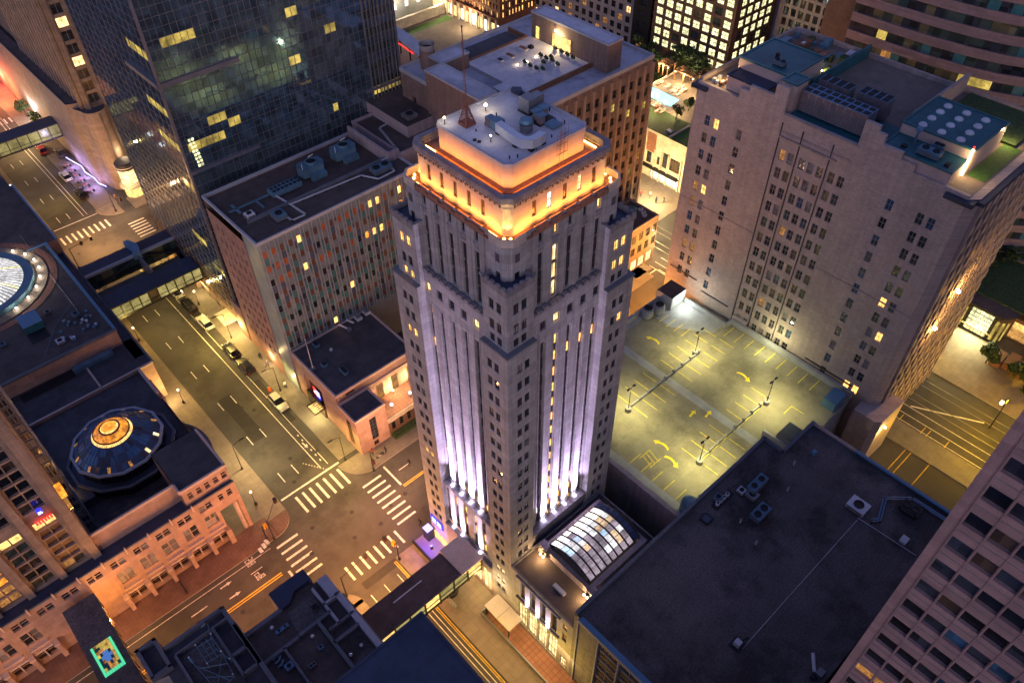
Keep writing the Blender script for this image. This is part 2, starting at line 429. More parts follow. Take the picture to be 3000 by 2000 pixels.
bg = w.node_tree.nodes['Background']; sk = w.node_tree.nodes.new('ShaderNodeTexSky'); sk.sky_type = 'NISHITA'; sk.sun_disc = False
SUN_EL, SUN_AZ = math.radians(-2.), math.radians(250)
sk.sun_elevation = SUN_EL; sk.sun_rotation = SUN_AZ
tn = w.node_tree.nodes.new('ShaderNodeVectorMath'); tn.operation = 'MULTIPLY'; tn.inputs[1].default_value = (1.75, 1.95, 3.7)
w.node_tree.links.new(sk.outputs[0], tn.inputs[0]); w.node_tree.links.new(tn.outputs[0], bg.inputs[0]); bg.inputs[1].default_value = .15
sl = bpy.data.lights.new('sun', 'SUN'); sl.energy = .155; sl.angle = math.radians(50); sl.color = (1., .73, .68)
so = bpy.data.objects.new('sun', sl); COL.objects.link(so)
so.rotation_euler = aim((.62, .70, -.22)); so.location = (0, 0, 150)
SC.view_settings.view_transform = 'Standard'; SC.view_settings.look = 'None'; SC.view_settings.exposure = 2.6; SC.view_settings.gamma = 1
SC.cycles.use_light_tree = True; SC.cycles.max_bounces = 5; SC.cycles.sample_clamp_indirect = 3; SC.cycles.caustics_reflective = False; SC.cycles.caustics_refractive = False
SC.cycles.use_denoising = True
# ------------------------------------------------------------------ ground, roads, pavements
g = MB(); g.face([(-900, -900, 0), (1500, -900, 0), (1500, 1500, 0), (-900, 1500, 0)], 'city_ground'); struct(g, 'ground')
def flat(mb, x0, x1, y0, y1, z, m): mb.face([(x0, y0, z), (x1, y0, z), (x1, y1, z), (x0, y1, z)], m)
rd = MB(); R = .004
flat(rd, 14, 33, -120, 700, R, 'asphalt')
for x0, x1 in ((-300, 14), (33, 700)):
    flat(rd, x0, x1, 52, 69, R, 'asphalt'); flat(rd, x0, x1, 143, 160, R, 'asphalt')
for y0, y1 in ((-120, 52), (69, 143), (160, 600)): flat(rd, 99, 123, y0, y1, R, 'asphalt')
struct(rd, 'road')
nw = MB(); flat(nw, 20.8, 23., 84.4, 96.3, .008, 'asphalt_new'); nw.face([(26.9, 96, .0085), (28.3, 96, .0085), (28.3, 84, .0085), (26.9, 84, .0085)], 'asphalt_new')
flat(nw, 19.4, 25, 51.6, 52.9, .008, 'asphalt_new'); struct(nw, 'road_patch')
sw = MB(); H = .14
def pave(x0, x1, y0, y1, m='sidewalk', kerb='WESN'):
    sw.box(x0, x1, y0, y1, 0, H, 'kerb', top=m)
def pcorner(cx, cy, r, a0, m):   # quarter round street corner
    pts = [(cx, cy)] + [(cx + r * math.cos(math.radians(a0 + 90 * k / 8)), cy + r * math.sin(math.radians(a0 + 90 * k / 8))) for k in range(9)]
    sw.prism(pts, 0, H, 'kerb', top=m)
# north-west corner
pave(-60, 15., 67., 71.2, 'paving_brick'); pave(14.9, 18., 70.2, 143, 'paving_warm'); pcorner(14.9, 70.1, 3.1, -90, 'paving_brick')
pave(9.9, 14.9, 71.2, 103)
# north-east corner: the kerb bulges out round the stone bank
pave(28.8, 32.2, 72.4, 143); pave(32.2, 98, 67.2, 75.6); pcorner(32.3, 71.4, 4.3, 180, 'sidewalk')
# south-west / south-east
pave(-60, 15, 50.5, 53.2); pave(15, 18.2, -60, 51); pcorner(15.2, 50.4, 3., 0, 'sidewalk')
pave(25.2, 31.6, 20, 52.8, 'paving_warm'); pave(31.6, 98, 52.4, 53.6); pave(25.2, 31.6, -60, 20)
# second crossing up the street
pave(-60, 15, 158.5, 164); pave(14, 17.9, 163, 420); pave(27.5, 32, 163, 420, 'paving_warm'); pcorner(31.7, 162.9, 4.6, 180, 'paving_warm')
pave(-60, 17, 141.5, 145); pave(28.8, 34, 143, 144.5); pave(34, 98, 140, 145); pave(34, 98, 158, 163, 'paving_warm')
# right hand street
pave(95, 99.5, 69, 143, 'sidewalk'); pave(95, 99.5, -60, 22, 'sidewalk'); pave(112.5, 123.4, 78, 143, 'paving_warm'); pave(113.5, 127, -60, 60, 'paving_warm'); pave(112.5, 190, 163, 300, 'paving_warm')
struct(sw, 'pavement')
mk = MB(); Z = .009
def line(x0, x1, y0, y1, m='paint_white'): flat(mk, x0, x1, y0, y1, Z, m)
for i, x in enumerate((20.2, 21.4, 22.6, 23.85, 25.1, 26.3, 27.6)): line(x - .16, x + .22, 67.6, 71.1)
line(18.3, 28.5, 71.9, 72.2)
for i in range(6): line(13.7, 17.1, 65.5 - 1.28 * i - .18, 65.5 - 1.28 * i + .18)
for i in range(8): line(28.6, 31.9, 65.6 - 1.24 * i - .17, 65.6 - 1.24 * i + .17)
for x in (27.6, 26.4, 25.2, 24., 22.8, 21.6, 20.3, 19.1): line(x - .17, x + .17, 53.9, 56.4)
line(33., 33.3, 62.1, 66.6); line(33.3, 80, 61.75, 61.9, 'paint_yellow'); line(33.3, 80, 61.45, 61.6, 'paint_yellow')
for i in range(6): line(34.5 + 6 * i, 36.6 + 6 * i, 64.4, 64.53)
line(-40, 12.2, 61.7, 61.88, 'paint_yellow'); line(-40, 12.2, 61.35, 61.5, 'paint_yellow'); line(-40, 13, 66.1, 66.2)
for i in range(5): line(-12 * i, 2.3 - 12 * i, 64.22, 64.38)
line(12.9, 13.25, 58.6, 61.3)
line(25.85, 25.98, 73, 143); line(27.1, 27.2, 73, 143)
for k in range(7):
    for x in (22.85, 20.5): line(x - .07, x + .07, 74.5 + 9.6 * k, 76.7 + 9.6 * k)
for x in (21.6, 23.85, 19.4): line(x - .06, x + .06, 47.6, 50.6)
for x in (21.9, 23.5, 24.1): line(x - .05, x + .05, 20, 44)
line(24.85, 24.97, -20, 52.4, 'paint_yellow'); line(24.6, 24.7, -20, 52.4, 'paint_yellow')
line(26.9, 31, 38.3, 38.42); line(27., 27.13, 20, 38)
for x in [17.9 + 1.17 * i for i in range(9)]: line(x, x + .38, 155.6, 158.6)
for x in [17.7 + 1.17 * i for i in range(9)]: line(x, x + .38, 143.7, 145.9)
for i in range(6): line(30.4, 33.8, 147.6 + 1.15 * i, 147.95 + 1.15 * i)
line(18, 27.4, 161.8, 162.05); line(25.4, 25.52, 163, 330); line(24.6, 24.72, 163, 330)
for k in range(14):
    for x in (22.2, 20.1): line(x - .06, x + .06, 164 + 9.4 * k, 166.4 + 9.4 * k)
for i in range(8): line(18.5 + 1.2 * i, 18.9 + 1.2 * i, 214, 217)
# lane arrows
def arrow(x, y, dx, dy, L, m='paint_white', z=Z, mb=mk, wd=.1):
    px, py = -dy, dx
    q = lambda a, b: (x + dx * a + px * b, y + dy * a + py * b, z)
    mb.face([q(0, -wd), q(L * .6, -wd), q(L * .6, wd), q(0, wd)], m); mb.face([q(L * .6, -wd * 2.8), q(L, 0), q(L * .6, wd * 2.8)], m)
arrow(4.8, 65.35, 1, 0, 1.7); arrow(5., 63.15, 1, 0, 1.7); arrow(26.4, 79.2, .1, -1, 1.5)
for (x, y) in ((9.2, 65.6), (9.2, 62.9)):   # worn lane lettering across the lanes
    for k, gl in enumerate(('B', 'U', 'S')):
        yy = y + .42 * k
        if gl == 'B': segs = ((0, 1.2, .02, .1), (0, .12, .02, .3), (.55, .67, .02, .3), (1.1, 1.22, .02, .3), (0, 1.2, .26, .33))
        elif gl == 'U': segs = ((0, 1.2, .02, .1), (0, .12, .02, .3), (0, 1.2, .26, .33))
        else: segs = ((0, .12, .02, .33), (0, .6, .26, .33), (.55, .67, .02, .33), (.6, 1.2, .02, .1), (1.1, 1.22, .02, .33))
        for a, b, c, d in segs: line(x + a, x + b, yy + c, yy + d)
line(8.9, 10.7, 64.35, 64.45)
# broken turn guides inside the crossing
for k in range(9): line(24.3 + .25 * k, 24.45 + .25 * k, 75.5 - .42 * k, 75.7 - .42 * k)
for k in range(6): line(26.6, 26.78, 74.2 + 1.3 * k, 74.6 + 1.3 * k)
# right street: edge lines and boxes
for x in (103.4, 101.6, 99.9): line(x, x + .12, -20, 70)
for y in (18.2, 17.2, 13.5, 12.6, 9.6): line(88, 101.3, y, y + .12, 'paint_yellow')
line(100, 112, 2.2, 2.32); line(103.5, 110.5, 19.0, 19.15); line(100.2, 100.35, 62, 68); line(96, 100, 68.2, 68.4)
mk.face([(103.6, 17.4, Z), (103.9, 17.4, Z), (109.2, 7.6, Z), (108.9, 7.6, Z)], 'paint_white')
struct(mk, 'road_marking')
tr = MB()
for x in (105.2, 106.7, 109.3, 110.8): tr.box(x, x + .12, -80, 300, .005, .03, 'rail')
struct(tr, 'tram_track')
mh = MB()
for x, y in ((22.8, 86.7), (24.2, 90.4), (22.9, 92.2), (26.1, 66.4), (24.9, 63.2), (22.8, 59.4), (26.9, 58.7), (29.8, 60.2), (32.6, 60.4), (19.2, 64.9), (16.9, 61.4), (12.3, 58.6), (10.2, 63.8), (23.4, 77.8), (21.5, 73.6), (27.3, 76.2), (5.4, 60.3), (19., 151), (24, 150.5), (22.1, 154.9)):
    mh.cyl(x, y, .33, .006, .016, 'metal_dark', 14)
struct(mh, 'manhole_cover')
# ------------------------------------------------------------------ the floodlit tower
TX0, TX1, TY0, TY1 = 31.5, 48.3, 35.5, 52.3
tower = thing('skyscraper', 'tall grey stone art deco tower with glowing orange crown and violet floodlit piers', 'skyscraper', (39.9, 43.9, 0))
FACES = [('W', TX0, TY0, 1), ('S', TY0, TX0, 1), ('E', TX1, TY0, -1), ('N', TY1, TX0, -1)]
SL = (5.4, 7.15, 8.95, 10.75, 12.5)      # middle of each window slot, measured from the corner
def tz(k): return 47.76 - 2.35 * k
wl = MB(); WN = []; WS = []
for F, c, b, sg in FACES:
    def pu(t): return b + t
    g_ = lambda: pick(('glass_dark', 7), ('glass_violet', 4), ('blind_grey', 1.4), ('lit_dim', .08))
    # corner piers, lower stage
    for t0, t1, cols in ((0, 3.6, (1.2, 2.15)), (12.95, 16.8, (13.95, 14.95))):
        ops = []
        for tc in cols:
            for k in range(19):
                z1 = tz(k); 
                if z1 < 3: continue
                ops.append((pu(tc), pu(tc + .66), z1 - 1.18, z1))
        wall(wl, F, c, pu(t0), pu(t1), 0, 49.5, ops, 'tower_stone', .2)
        for o in ops:
            gg = g_()
            zz = o[3]; tt = o[0] - b
            if F == 'W':
                if t0 == 0 and 7.6 < zz < 12: gg = 'lit_warm'
                if t0 > 0 and (abs(zz - tz(2)) < .1 or abs(zz - tz(11)) < .1): gg = 'lit_amber'
            if F == 'S' and t0 > 0 and abs(zz - tz(1)) < .1 and tt > 14.5: gg = 'lit_amber'
            WN.append((F, c, *o, gg))
        ops = []
        for tc in (cols if t0 == 0 else [q - .1 for q in cols]):
            for z1 in (54.9, 52.52, 50.75): ops.append((pu(tc), pu(tc + .66), z1 - 1.2 if z1 > 51 else 49.75, z1))
        s = .45
        ci = c + s * sg
        a0, a1 = (t0 + s, t1) if t0 == 0 else (t0, t1 - s)
        wall(wl, F, c + (s if F in 'WS' else -s) * 1, pu(a0), pu(a1), 49.5, 56.8, ops, 'tower_stone', .2)
        for o in ops:
            gg = g_()
            if t0 > 0 and F == 'W' and o[3] in (54.9, 50.75): gg = 'lit_amber'
            if t0 > 0 and F == 'S' and o[3] in (54.9, 52.52): gg = 'lit_amber'
            WN.append((F, c + (s if F in 'WS' else -s), *o, gg))
    cc = c + (1. if F in 'WS' else -1.)
    # returns of the corner piers (side faces of the recess)
    for t in (3.6, 12.95):
        q = [P(F, c, pu(t), 0, 0), P(F, c, pu(t), 0, 1.), P(F, c, pu(t), 49.5, 1.), P(F, c, pu(t), 49.5, 0)]
        wl.face(q, 'tower_stone')
        q = [P(F, c, pu(t), 49.5, .45), P(F, c, pu(t), 49.5, 3.), P(F, c, pu(t), 56.8, 3.), P(F, c, pu(t), 56.8, .45)]
        wl.face(q, 'tower_stone')
    # slots between the piers
    ops = [(pu(t - .31), pu(t + .31), 16.9 if F != 'S' else 15.5, 47.2) for t in SL]
    wall(wl, F, cc, pu(3.6), pu(12.95), 15.5 if F == 'S' else 16.9, 51.4, ops + [(pu(t - .42), pu(t + .42), 48.75, 49.95) for t in SL], 'tower_stone', .34)
    for i, t in enumerate(SL):
        quad(wl, F, cc, pu(t - .31), pu(t + .31), 15.5 if F == 'S' else 16.9, 47.2, 'tower_spandrel', .33)
        for k in range(14):
            z1 = 46.9 - 2.35 * k
            if z1 < (15.9 if F == 'S' else 17.5): continue
            gg = pick(('glass_violet', 9), ('glass_dark', 4), ('lit_dim', .1))
            if F == 'S' and i == 1: gg = 'lit_amber'
            if F == 'S' and k == 1 and i in (2, 3, 4): gg = 'lit_amber'
            if F == 'S' and k > 10 and i in (2, 3): gg = 'lit_amber'
            if F == 'W' and (i, k) in ((4, 2), (4, 10), (0, 12), (2, 12), (1, 12)): gg = 'lit_amber'
            WS.append((F, cc + (.3 if F in 'WS' else -.3), pu(t - .29), pu(t + .29), z1 - 1.3, z1, gg))
        gg = 'lit_warm' if (F, i) in (('W', 0), ('W', 4), ('S', 1)) else g_()
        WN.append((F, cc + (.1 if F in 'WS' else -.1), pu(t - .42), pu(t + .42), 48.75, 49.95, gg))
        # moulded jambs beside each slot
        for e in (-.43, .43): fbox(wl, F, cc, pu(t + e) - .05, pu(t + e) + .05, 17 if F != 'S' else 15.6, 47.5, -.06, -.002, 'tower_stone')
    # top band of the recessed bay with a scalloped parapet
    for i in range(11):
        u = 3.75 + i * .86
        fbox(wl, F, cc, pu(u), pu(u + .5), 51.4, 51.62, -.1, .3, 'tower_trim')
    fbox(wl, F, cc, pu(3.6), pu(12.95), 51.15, 51.4, -.1, .6, 'tower_trim')
    # upper shaft
    cu = c + (1.55 if F in 'WS' else -1.55)
    ops = [(pu(t - .33), pu(t + .33), 51.6, 57.65) for t in SL]; o2 = [(pu(t - .27), pu(t + .27), 58.75, 59.95) for t in SL]
    wall(wl, F, cu, pu(3.45), pu(13.35), 50.9, 60.75, ops + o2, 'tower_stone', .3)
    for i, (o, p_) in enumerate(zip(ops, o2)):
        quad(wl, F, cu, *o, 'tower_spandrel', .29)
        for z0, z1 in ((51.7, 53.3), (53.7, 55.3), (55.7, 57.4)):
            gg = 'lit_warm' if (F, i) == ('S', 1) else pick(('glass_dark', 5), ('glass_violet', 4))
            WS.append((F, cu + (.26 if F in 'WS' else -.26), o[0] + .02, o[1] - .02, z0, z1, gg))
        WN.append((F, cu + (.1 if F in 'WS' else -.1), *p_, 'lit_amber' if F == 'S' and i in (1, 4) else 'glass_dark'))
        fbox(wl, F, cu, p_[0] - .1, p_[1] + .1, 58.35, 58.6, -.07, 0, 'tower_trim')
        fbox(wl, F, cu, p_[0] - .05, p_[1] + .05, 57.9, 58.2, -.04, 0, 'tower_trim')
    for t in (4.5, 6.28, 8.05, 9.85, 11.63, 13.4):   # flat pilasters of the upper shaft
        fbox(wl, F, cu, pu(t - .2), pu(t + .2), 51.4, 60.4, -.12, -.002, 'tower_stone')
    # small windows and round niches beside the corner bastions
    cb = c + (1.4 if F in 'WS' else -1.4)
    ops = [(pu(t), pu(t + .62), 55.95, 57.25) for t in (2.25, 13.93)]
    for (a0, a1), o in zip(((2.0, 3.45), (13.35, 14.8)), ops):
        wall(wl, F, cb, pu(a0), pu(a1), 49.5, 60.75, [o], 'tower_stone', .16); WN.append((F, cb, *o, 'glass_dark'))
        fbox(wl, F, cb, o[0] + .08, o[1] - .08, 58.35, 59.15, -.06, 0, 'tower_spandrel')
        e = pu(3.45) if a0 < 5 else pu(13.35)
        wl.face([P(F, c, e, 49.5, 1.4), P(F, c, e, 49.5, 1.56), P(F, c, e, 60.75, 1.56), P(F, c, e, 60.75, 1.4)], 'tower_stone')
# bastion chamfers
for (ax, ay), (bx, by) in (((32.9, 37.5), (33.5, 36.9)), ((46.3, 36.9), (46.9, 37.5)), ((46.9, 50.3), (46.3, 50.9)), ((33.5, 50.9), (32.9, 50.3))):
    wl.face([(ax, ay, 49.5), (bx, by, 49.5), (bx, by, 60.75), (ax, ay, 60.75)], 'tower_stone')
    for k in (.2, .4, .6, .8):
        x, y = ax + (bx - ax) * k, ay + (by - ay) * k; wl.tube((x, y, 50), (x, y, 60.3), .05, 'tower_stone', 5)
wl.build('wall', tower)
# horizontal ledges
lg = MB()
def frame_ledge(z0, z1, o, m, parts):
    for (x0, x1, y0, y1) in parts: lg.box(x0, x1, y0, y1, z0, z1, m)
def corner_roofs(z, i, m):
    for x0, x1 in ((TX0 + i, TX0 + 3.58), (TX0 + 12.97, TX1 - i)):
        for y0, y1 in ((TY0 + i, TY0 + 3.58), (TY0 + 12.97, TY1 - i)):
            yield x0, x1, y0, y1
for x0, x1, y0, y1 in corner_roofs(49.5, 0, ''):
    ox = -.1 if x0 < 40 else 0; oxx = .1 if x1 > 40 else 0; oy = -.1 if y0 < 44 else 0; oyy = .1 if y1 > 44 else 0
    lg.box(x0 + ox, x1 + oxx, y0 + oy, y1 + oyy, 49.42, 49.62, 'coping_dark')
for x0, x1, y0, y1 in corner_roofs(56.8, .45, ''):
    ox = -.12 if x0 < 40 else 0; oxx = .12 if x1 > 40 else 0; oy = -.12 if y0 < 44 else 0; oyy = .12 if y1 > 44 else 0
    lg.box(x0, x1, y0, y1, 56.3, 56.5, 'roof_navy')
    parapet(lg, x0 + ox, x1 + oxx, y0 + oy, y1 + oyy, 56.25, .6, .28, 'tower_trim')
    for k in range(5):
        xx = x0 + .2 + k * .7
        yy = y0 + oy if y0 < 44 else y1 + oyy - .25
        lg.box(xx, xx + .35, yy, yy + .25, 56.85, 57.05, 'tower_trim')
        xx2 = x0 + ox if x0 < 40 else x1 + oxx - .25; yk = y0 + .2 + k * .7
        lg.box(xx2, xx2 + .25, yk, yk + .35, 56.85, 57.05, 'tower_trim')
lg.box(32.6, 47.2, 36.6, 51.2, 50.6, 50.9, 'roof_navy')
# west ledge with floodlights, lower bay and street level
lg.box(31.75, 32.55, 39.1, 48.45, 16.65, 16.9, 'tower_trim'); lg.box(31.3, 31.95, 39.1, 48.45, 7.45, 7.7, 'tower_trim')
lg.box(35.1, 44.45, 35.6, 36.6, 15.25, 15.5, 'tower_trim')
split(lg, 'ledge', tower)
lw = MB()
ops = [(TY0 + t - .33, TY0 + t + .33, 8.4, 15.9) for t in SL]
wall(lw, 'W', 31.95, 39.1, 48.45, 7.6, 16.7, ops, 'tower_stone', .3)
for i, o in enumerate(ops):
    quad(lw, 'W', 31.95, *o, 'tower_spandrel', .29)
    for z0 in (8.6, 11., 13.4): WS.append(('W', 32.22, o[0] + .03, o[1] - .03, z0, z0 + 1.7, 'lit_amber' if (i, z0) in ((2, 13.4), (1, 13.4), (0, 11.), (3, 13.4), (0, 8.6), (1, 11.), (2, 11.)) else 'glass_violet'))
sf = [(39.6, 41.2, .5, 5.6), (41.6, 43.1, .5, 5.6), (46.2, 47.7, .4, 4.)]
wall(lw, 'W', 31.55, 39.1, 48.45, 0, 7.5, sf, 'granite_pink', .25)
for o, gg in zip(sf, ('lit_lobby', 'lit_lobby', 'glass_dark')): WN.append(('W', 31.6, *o, gg))
for F, c, u0, u1, z0, z1 in (('S', 35.95, 35.1, 44.45, 0, 15.3), ('N', 51.9, 35.1, 44.45, 0, 17), ('E', 47.9, 39.1, 48.45, 0, 17)):
    wall(lw, F, c, u0, u1, z0, z1, [], 'tower_stone')
lw.build('base_wall', tower)
sg = MB(); sg.box(31.3, 31.45, 49.3, 51.9, 4.35, 5.75, 'sign_blue')
for k, y in enumerate((51.2, 50.05)):
    for zz in (4.6, 4.98, 5.35): sg.box(31.26, 31.31, y - .4, y + .42, zz, zz + .16, 'sign_glyph')
    sg.box(31.25, 31.31, y - .4, y - .25, 4.6, 5.5, 'sign_glyph')
sg.build('sign', tower, label='lit blue sign with pale lettering')
dr = MB(); dr.box(31.35, 31.52, 48.6, 51.6, .2, 1.9, 'lit_gold'); dr.build('shopfront', tower)
windows(tower, WN, .16, 'frame_dark', 2, 1, .05, cap=100)
windows(tower, WS, .0, 'frame_dark', 2, 1, .045, cap=100, name='slot_window')
# crown: balcony, orange storey, cornice, penthouse
cr = MB()
cr.prism(rc(32.9, 46.9, 36.9, 50.9, .6), 59.95, 60.15, 'tile_red')
cr.build('balcony_floor', tower)
bp = MB()
for F, c, b in (('W', 32.85, TY0), ('S', 36.85, TX0), ('E', 46.95, TY0), ('N', 50.95, TX0)):
    for k in range(5):
        t = SL[k]
        fbox(bp, F, c, b + t - .62, b + t + .62, 60.15, 60.62, -.02, .4, 'tile_red')       # raised parapet in front of each window
        fbox(bp, F, c, b + t - .5, b + t + .5, 60.15, 60.5, .42, .72, 'roof_brown')       # planter box
    for k in range(6):
        t = (4.5, 6.28, 8.05, 9.85, 11.63, 13.4)[k]
        fbox(bp, F, c, b + t - .27, b + t + .27, 60.15, 60.42, -.04, .3, 'tile_red')
for sx, sy in ((0, 0), (1, 0), (1, 1), (0, 1)):   # chamfered corner terraces with a lit stone rim
    X = (lambda v: 32.75 + v) if not sx else (lambda v: 47.05 - v); Y = (lambda v: 36.75 + v) if not sy else (lambda v: 51.05 - v)
    po = [(X(0), Y(2.2)), (X(0), Y(.75)), (X(.75), Y(0)), (X(2.2), Y(0))]
    pi = [(X(.22), Y(2.2)), (X(.22), Y(.85)), (X(.85), Y(.22)), (X(2.2), Y(.22))]
    for i in range(3):
        q = [po[i], po[i + 1], pi[i + 1], pi[i]]
        if (sx + sy) % 2: q.reverse()
        bp.prism(q, 60.1, 60.85, 'crown_stone')
split(bp, 'balustrade', tower)
cw = MB(); OW = []
for F, c, b, u0, u1 in (('W', 33.9, TY0, 38.5, 49.3), ('S', 37.9, TX0, 34.5, 45.3), ('E', 45.9, TY0, 38.5, 49.3), ('N', 49.9, TX0, 34.5, 45.3)):
    ops = [(b + t - .25, b + t + .25, 61.0, 62.55) for t in SL]
    wall(cw, F, c, u0, u1, 60.1, 63.3, ops, 'crown_stone', .16)
    for i, o in enumerate(ops): OW.append((F, c, *o, 'lit_white' if (F, i) == ('S', 1) else ('lit_warm' if (F, i) == ('S', 3) else 'glass_warm')))
    fbox(cw, F, c, u0, u1, 62.9, 63.6, -.09, 0, 'frieze')
    for k in range(36):
        uu = u0 + .05 + k * .3; fbox(cw, F, c, uu, uu + .15, 63.0 + .18 * (k % 2), 63.25 + .18 * (k % 2), -.16, -.09, 'tower_spandrel')
for (ax, ay), (bx, by) in (((33.9, 38.5), (34.5, 37.9)), ((45.3, 37.9), (45.9, 38.5)), ((45.9, 49.3), (45.3, 49.9)), ((34.5, 49.9), (33.9, 49.3))):
    cw.face([(ax, ay, 60.1), (bx, by, 60.1), (bx, by, 63.6), (ax, ay, 63.6)], 'crown_stone')
    for k in (.12, .3, .5, .7, .88):
        x, y = ax + (bx - ax) * k, ay + (by - ay) * k; cw.tube((x, y, 60.2), (x, y, 62.9), .07, 'crown_stone', 6)
cw.build('crown_wall', tower); windows(tower, OW, .15, 'frame_dark', 2, 2, .05, cap=40, name='crown_window')
cn = MB(); cn.ring(rc(33.55, 46.25, 37.55, 50.25, .75), rc(34.1, 45.7, 38.1, 49.7, .6), 63.6, 64.1, 'tower_trim')
cn.ring(rc(33.68, 46.12, 37.68, 50.12, .7), rc(34.2, 45.6, 38.2, 49.6, .6), 63.42, 63.6, 'frieze'); cn.build('cornice', tower)
tf = MB(); tf.prism(rc(34.1, 45.7, 38.1, 49.7, .6), 63.3, 63.45, 'tile_red')
tf.ring(rc(34.75, 45.05, 38.75, 49.05, .5), rc(35.25, 44.55, 39.25, 48.55, .45), 63.45, 63.6, 'tile_red'); tf.build('terrace_floor', tower)
ph = MB(); ph.prism(rc(35.3, 44.5, 39.3, 48.5, .5), 63.4, 65.62, 'crown_stone', top='roof_white')
ph.build('penthouse', tower)
pr_ = MB(); pr_.ring(rc(35.22, 44.58, 39.22, 48.58, .5), rc(35.42, 44.38, 39.42, 48.38, .48), 65.5, 65.8, 'coping'); pr_.build('roof_rim', tower)
# floodlights: visible strips, and the lamps that light the stone
AMB = (1., .30, .03)
fl = MB()
for sx, sy in ((0, 0), (1, 0), (0, 1)):
    X = (lambda v: 33.3 + v) if not sx else (lambda v: 46.5 - v); Y = (lambda v: 37.3 + v) if not sy else (lambda v: 50.5 - v)
    fl.tube((X(.05), Y(1.3), 60.35), (X(.05), Y(2.3), 60.35), .06, 'strip_orange'); fl.tube((X(1.3), Y(.05), 60.35), (X(2.3), Y(.05), 60.35), .06, 'strip_orange')
    for a, b_ in ((.25, .62), (.62, .25)): fl.ball(X(a), Y(b_), 60.4, .12, 'strip_orange')
    lamp('SPOT', (X(.42), Y(.42), 60.3), 150, (1., .55, .1), .08, tower, aim((.25 * (1 if not sx else -1), .25 * (1 if not sy else -1), 1)), spot=60)
fl.tube((34.5, 48.9, 63.7), (34.5, 47.6, 63.7), .07, 'strip_orange'); fl.tube((44.9, 38.7, 63.7), (44.95, 40.2, 63.7), .07, 'strip_orange'); fl.ball(44.85, 41., 63.7, .12, 'strip_orange')
lamp('SPOT', (34.75, 38.75, 63.75), 26, AMB, .1, tower, aim((1, 1, 1.2)), spot=120, blend=1.)
for q_ in ((33.75, 37.95), (34.05, 37.6)): lamp('SPOT', (q_[0] - .1, q_[1] - .1, 60.4), 240, (1., .62, .14), .05, tower, aim((.1, .1, 1)), spot=26, blend=1.)
fl.build('floodlight', tower)
for F, c, b in (('W', 33.9, TY0), ('S', 37.9, TX0)):
    n = Vector((1, 0, 0)) if F == 'W' else Vector((0, 1, 0))
    for z, cc_, L, e in ((60.62, c - .72, 10.4, 115), (63.66, (34.45 if F == 'W' else 38.45), 8.8, 40)):
        o = lamp('AREA', P(F, cc_, b + 8.4, z), e, AMB, .22, tower, None, L)
        d_ = (n + Vector((0, 0, .72))).normalized(); lx = Vector((0, 0, 1)).cross(n).normalized(); zz = -d_; yy = lx; xx = yy.cross(zz)
        o.rotation_euler = Matrix((xx, yy, zz)).transposed().to_euler()
    for t in (4.5, 6.28, 8.05, 9.85, 11.63):
        p = P(F, c, b + t, 60.45, -.75); bl = MB(); bl.ball(p[0], p[1], 60.5, .08, 'lamp_warm', 6); bl.build('uplighter', tower)
VIO = (.80, .60, 1.)
vl = MB(); VL = []
for y in (47.1, 45.35, 43.6, 41.8): VL.append((32.2, y, 17.02, (1, 0), 900))
for y in (47.1, 45.35, 41.8): VL.append((31.72, y, 7.85, (1, 0), 260))
for x in (37.7, 39.5, 41.3, 43.1): VL.append((x, 36.25, 15.62, (0, 1), 900))
for x, y, z, (dx, dy), e in VL:
    vl.box(x - .09, x + .09, y - .09, y + .09, z - .08, z + .06, 'lamp_violet')
    lamp('SPOT', (x - dx * .1, y - dy * .1, z + .12), e * 4.5, VIO, .06, tower, aim((dx * .07, dy * .07, 1)), spot=26, blend=1.)
    lamp('SPOT', (x - dx * .2, y - dy * .2, z + .1), e * 26, VIO, .06, tower, aim((dx * .034, dy * .034, 1)), spot=11, blend=1.)
    lamp('SPOT', (x - dx * .16, y - dy * .16, z + .12), e * 3.2, VIO, .06, tower, aim((dx * .13, dy * .13, 1)), spot=52, blend=1.)
vl.build('violet_floodlight', tower)
# ---- things standing on the tower roof
Zr = 65.62
m_ = thing('radio_mast', 'thin rusty radio mast on a pyramid base on the tower roof', 'radio mast', (37.3, 46.6, Zr))
b_ = MB(); b_.box(36.75, 37.85, 46.05, 47.15, Zr, Zr + .25, 'mast_rust')
for sx, sy in ((-1, -1), (1, -1), (1, 1), (-1, 1)): b_.tube((37.3 + sx * .48, 46.6 + sy * .48, Zr + .2), (37.3, 46.6, Zr + 2.1), .07, 'mast_rust')
for k in range(1, 6):
    s = .48 * (1 - k / 6.5); zz = Zr + .25 + k * .29
    for q in range(4):
        a = ((-s, -s), (s, -s), (s, s), (-s, s)); b_.tube((37.3 + a[q][0], 46.6 + a[q][1], zz), (37.3 + a[(q + 1) % 4][0], 46.6 + a[(q + 1) % 4][1], zz), .035, 'mast_rust', 4)
        b_.tube((37.3 + a[q][0], 46.6 + a[q][1], zz), (37.3 + a[(q + 1) % 4][0] * .8, 46.6 + a[(q + 1) % 4][1] * .8, zz + .29), .025, 'mast_rust', 4)
b_.build('base', m_)
b_ = MB(); zz = Zr + 2.
for a in range(3):
    an = a * 2 * PI / 3; b_.tube((37.3 + .1 * math.cos(an), 46.6 + .1 * math.sin(an), zz), (37.3 + .06 * math.cos(an), 46.6 + .06 * math.sin(an), 72.6), .022, 'mast_rust', 4)
for k in range(16):
    h0 = zz + k * .4
    b_.tube((37.39, 46.6, h0), (37.25, 46.67, h0 + .4), .012, 'mast_rust', 3); b_.tube((37.25, 46.53, h0), (37.39, 46.6, h0 + .4), .012, 'mast_rust', 3)
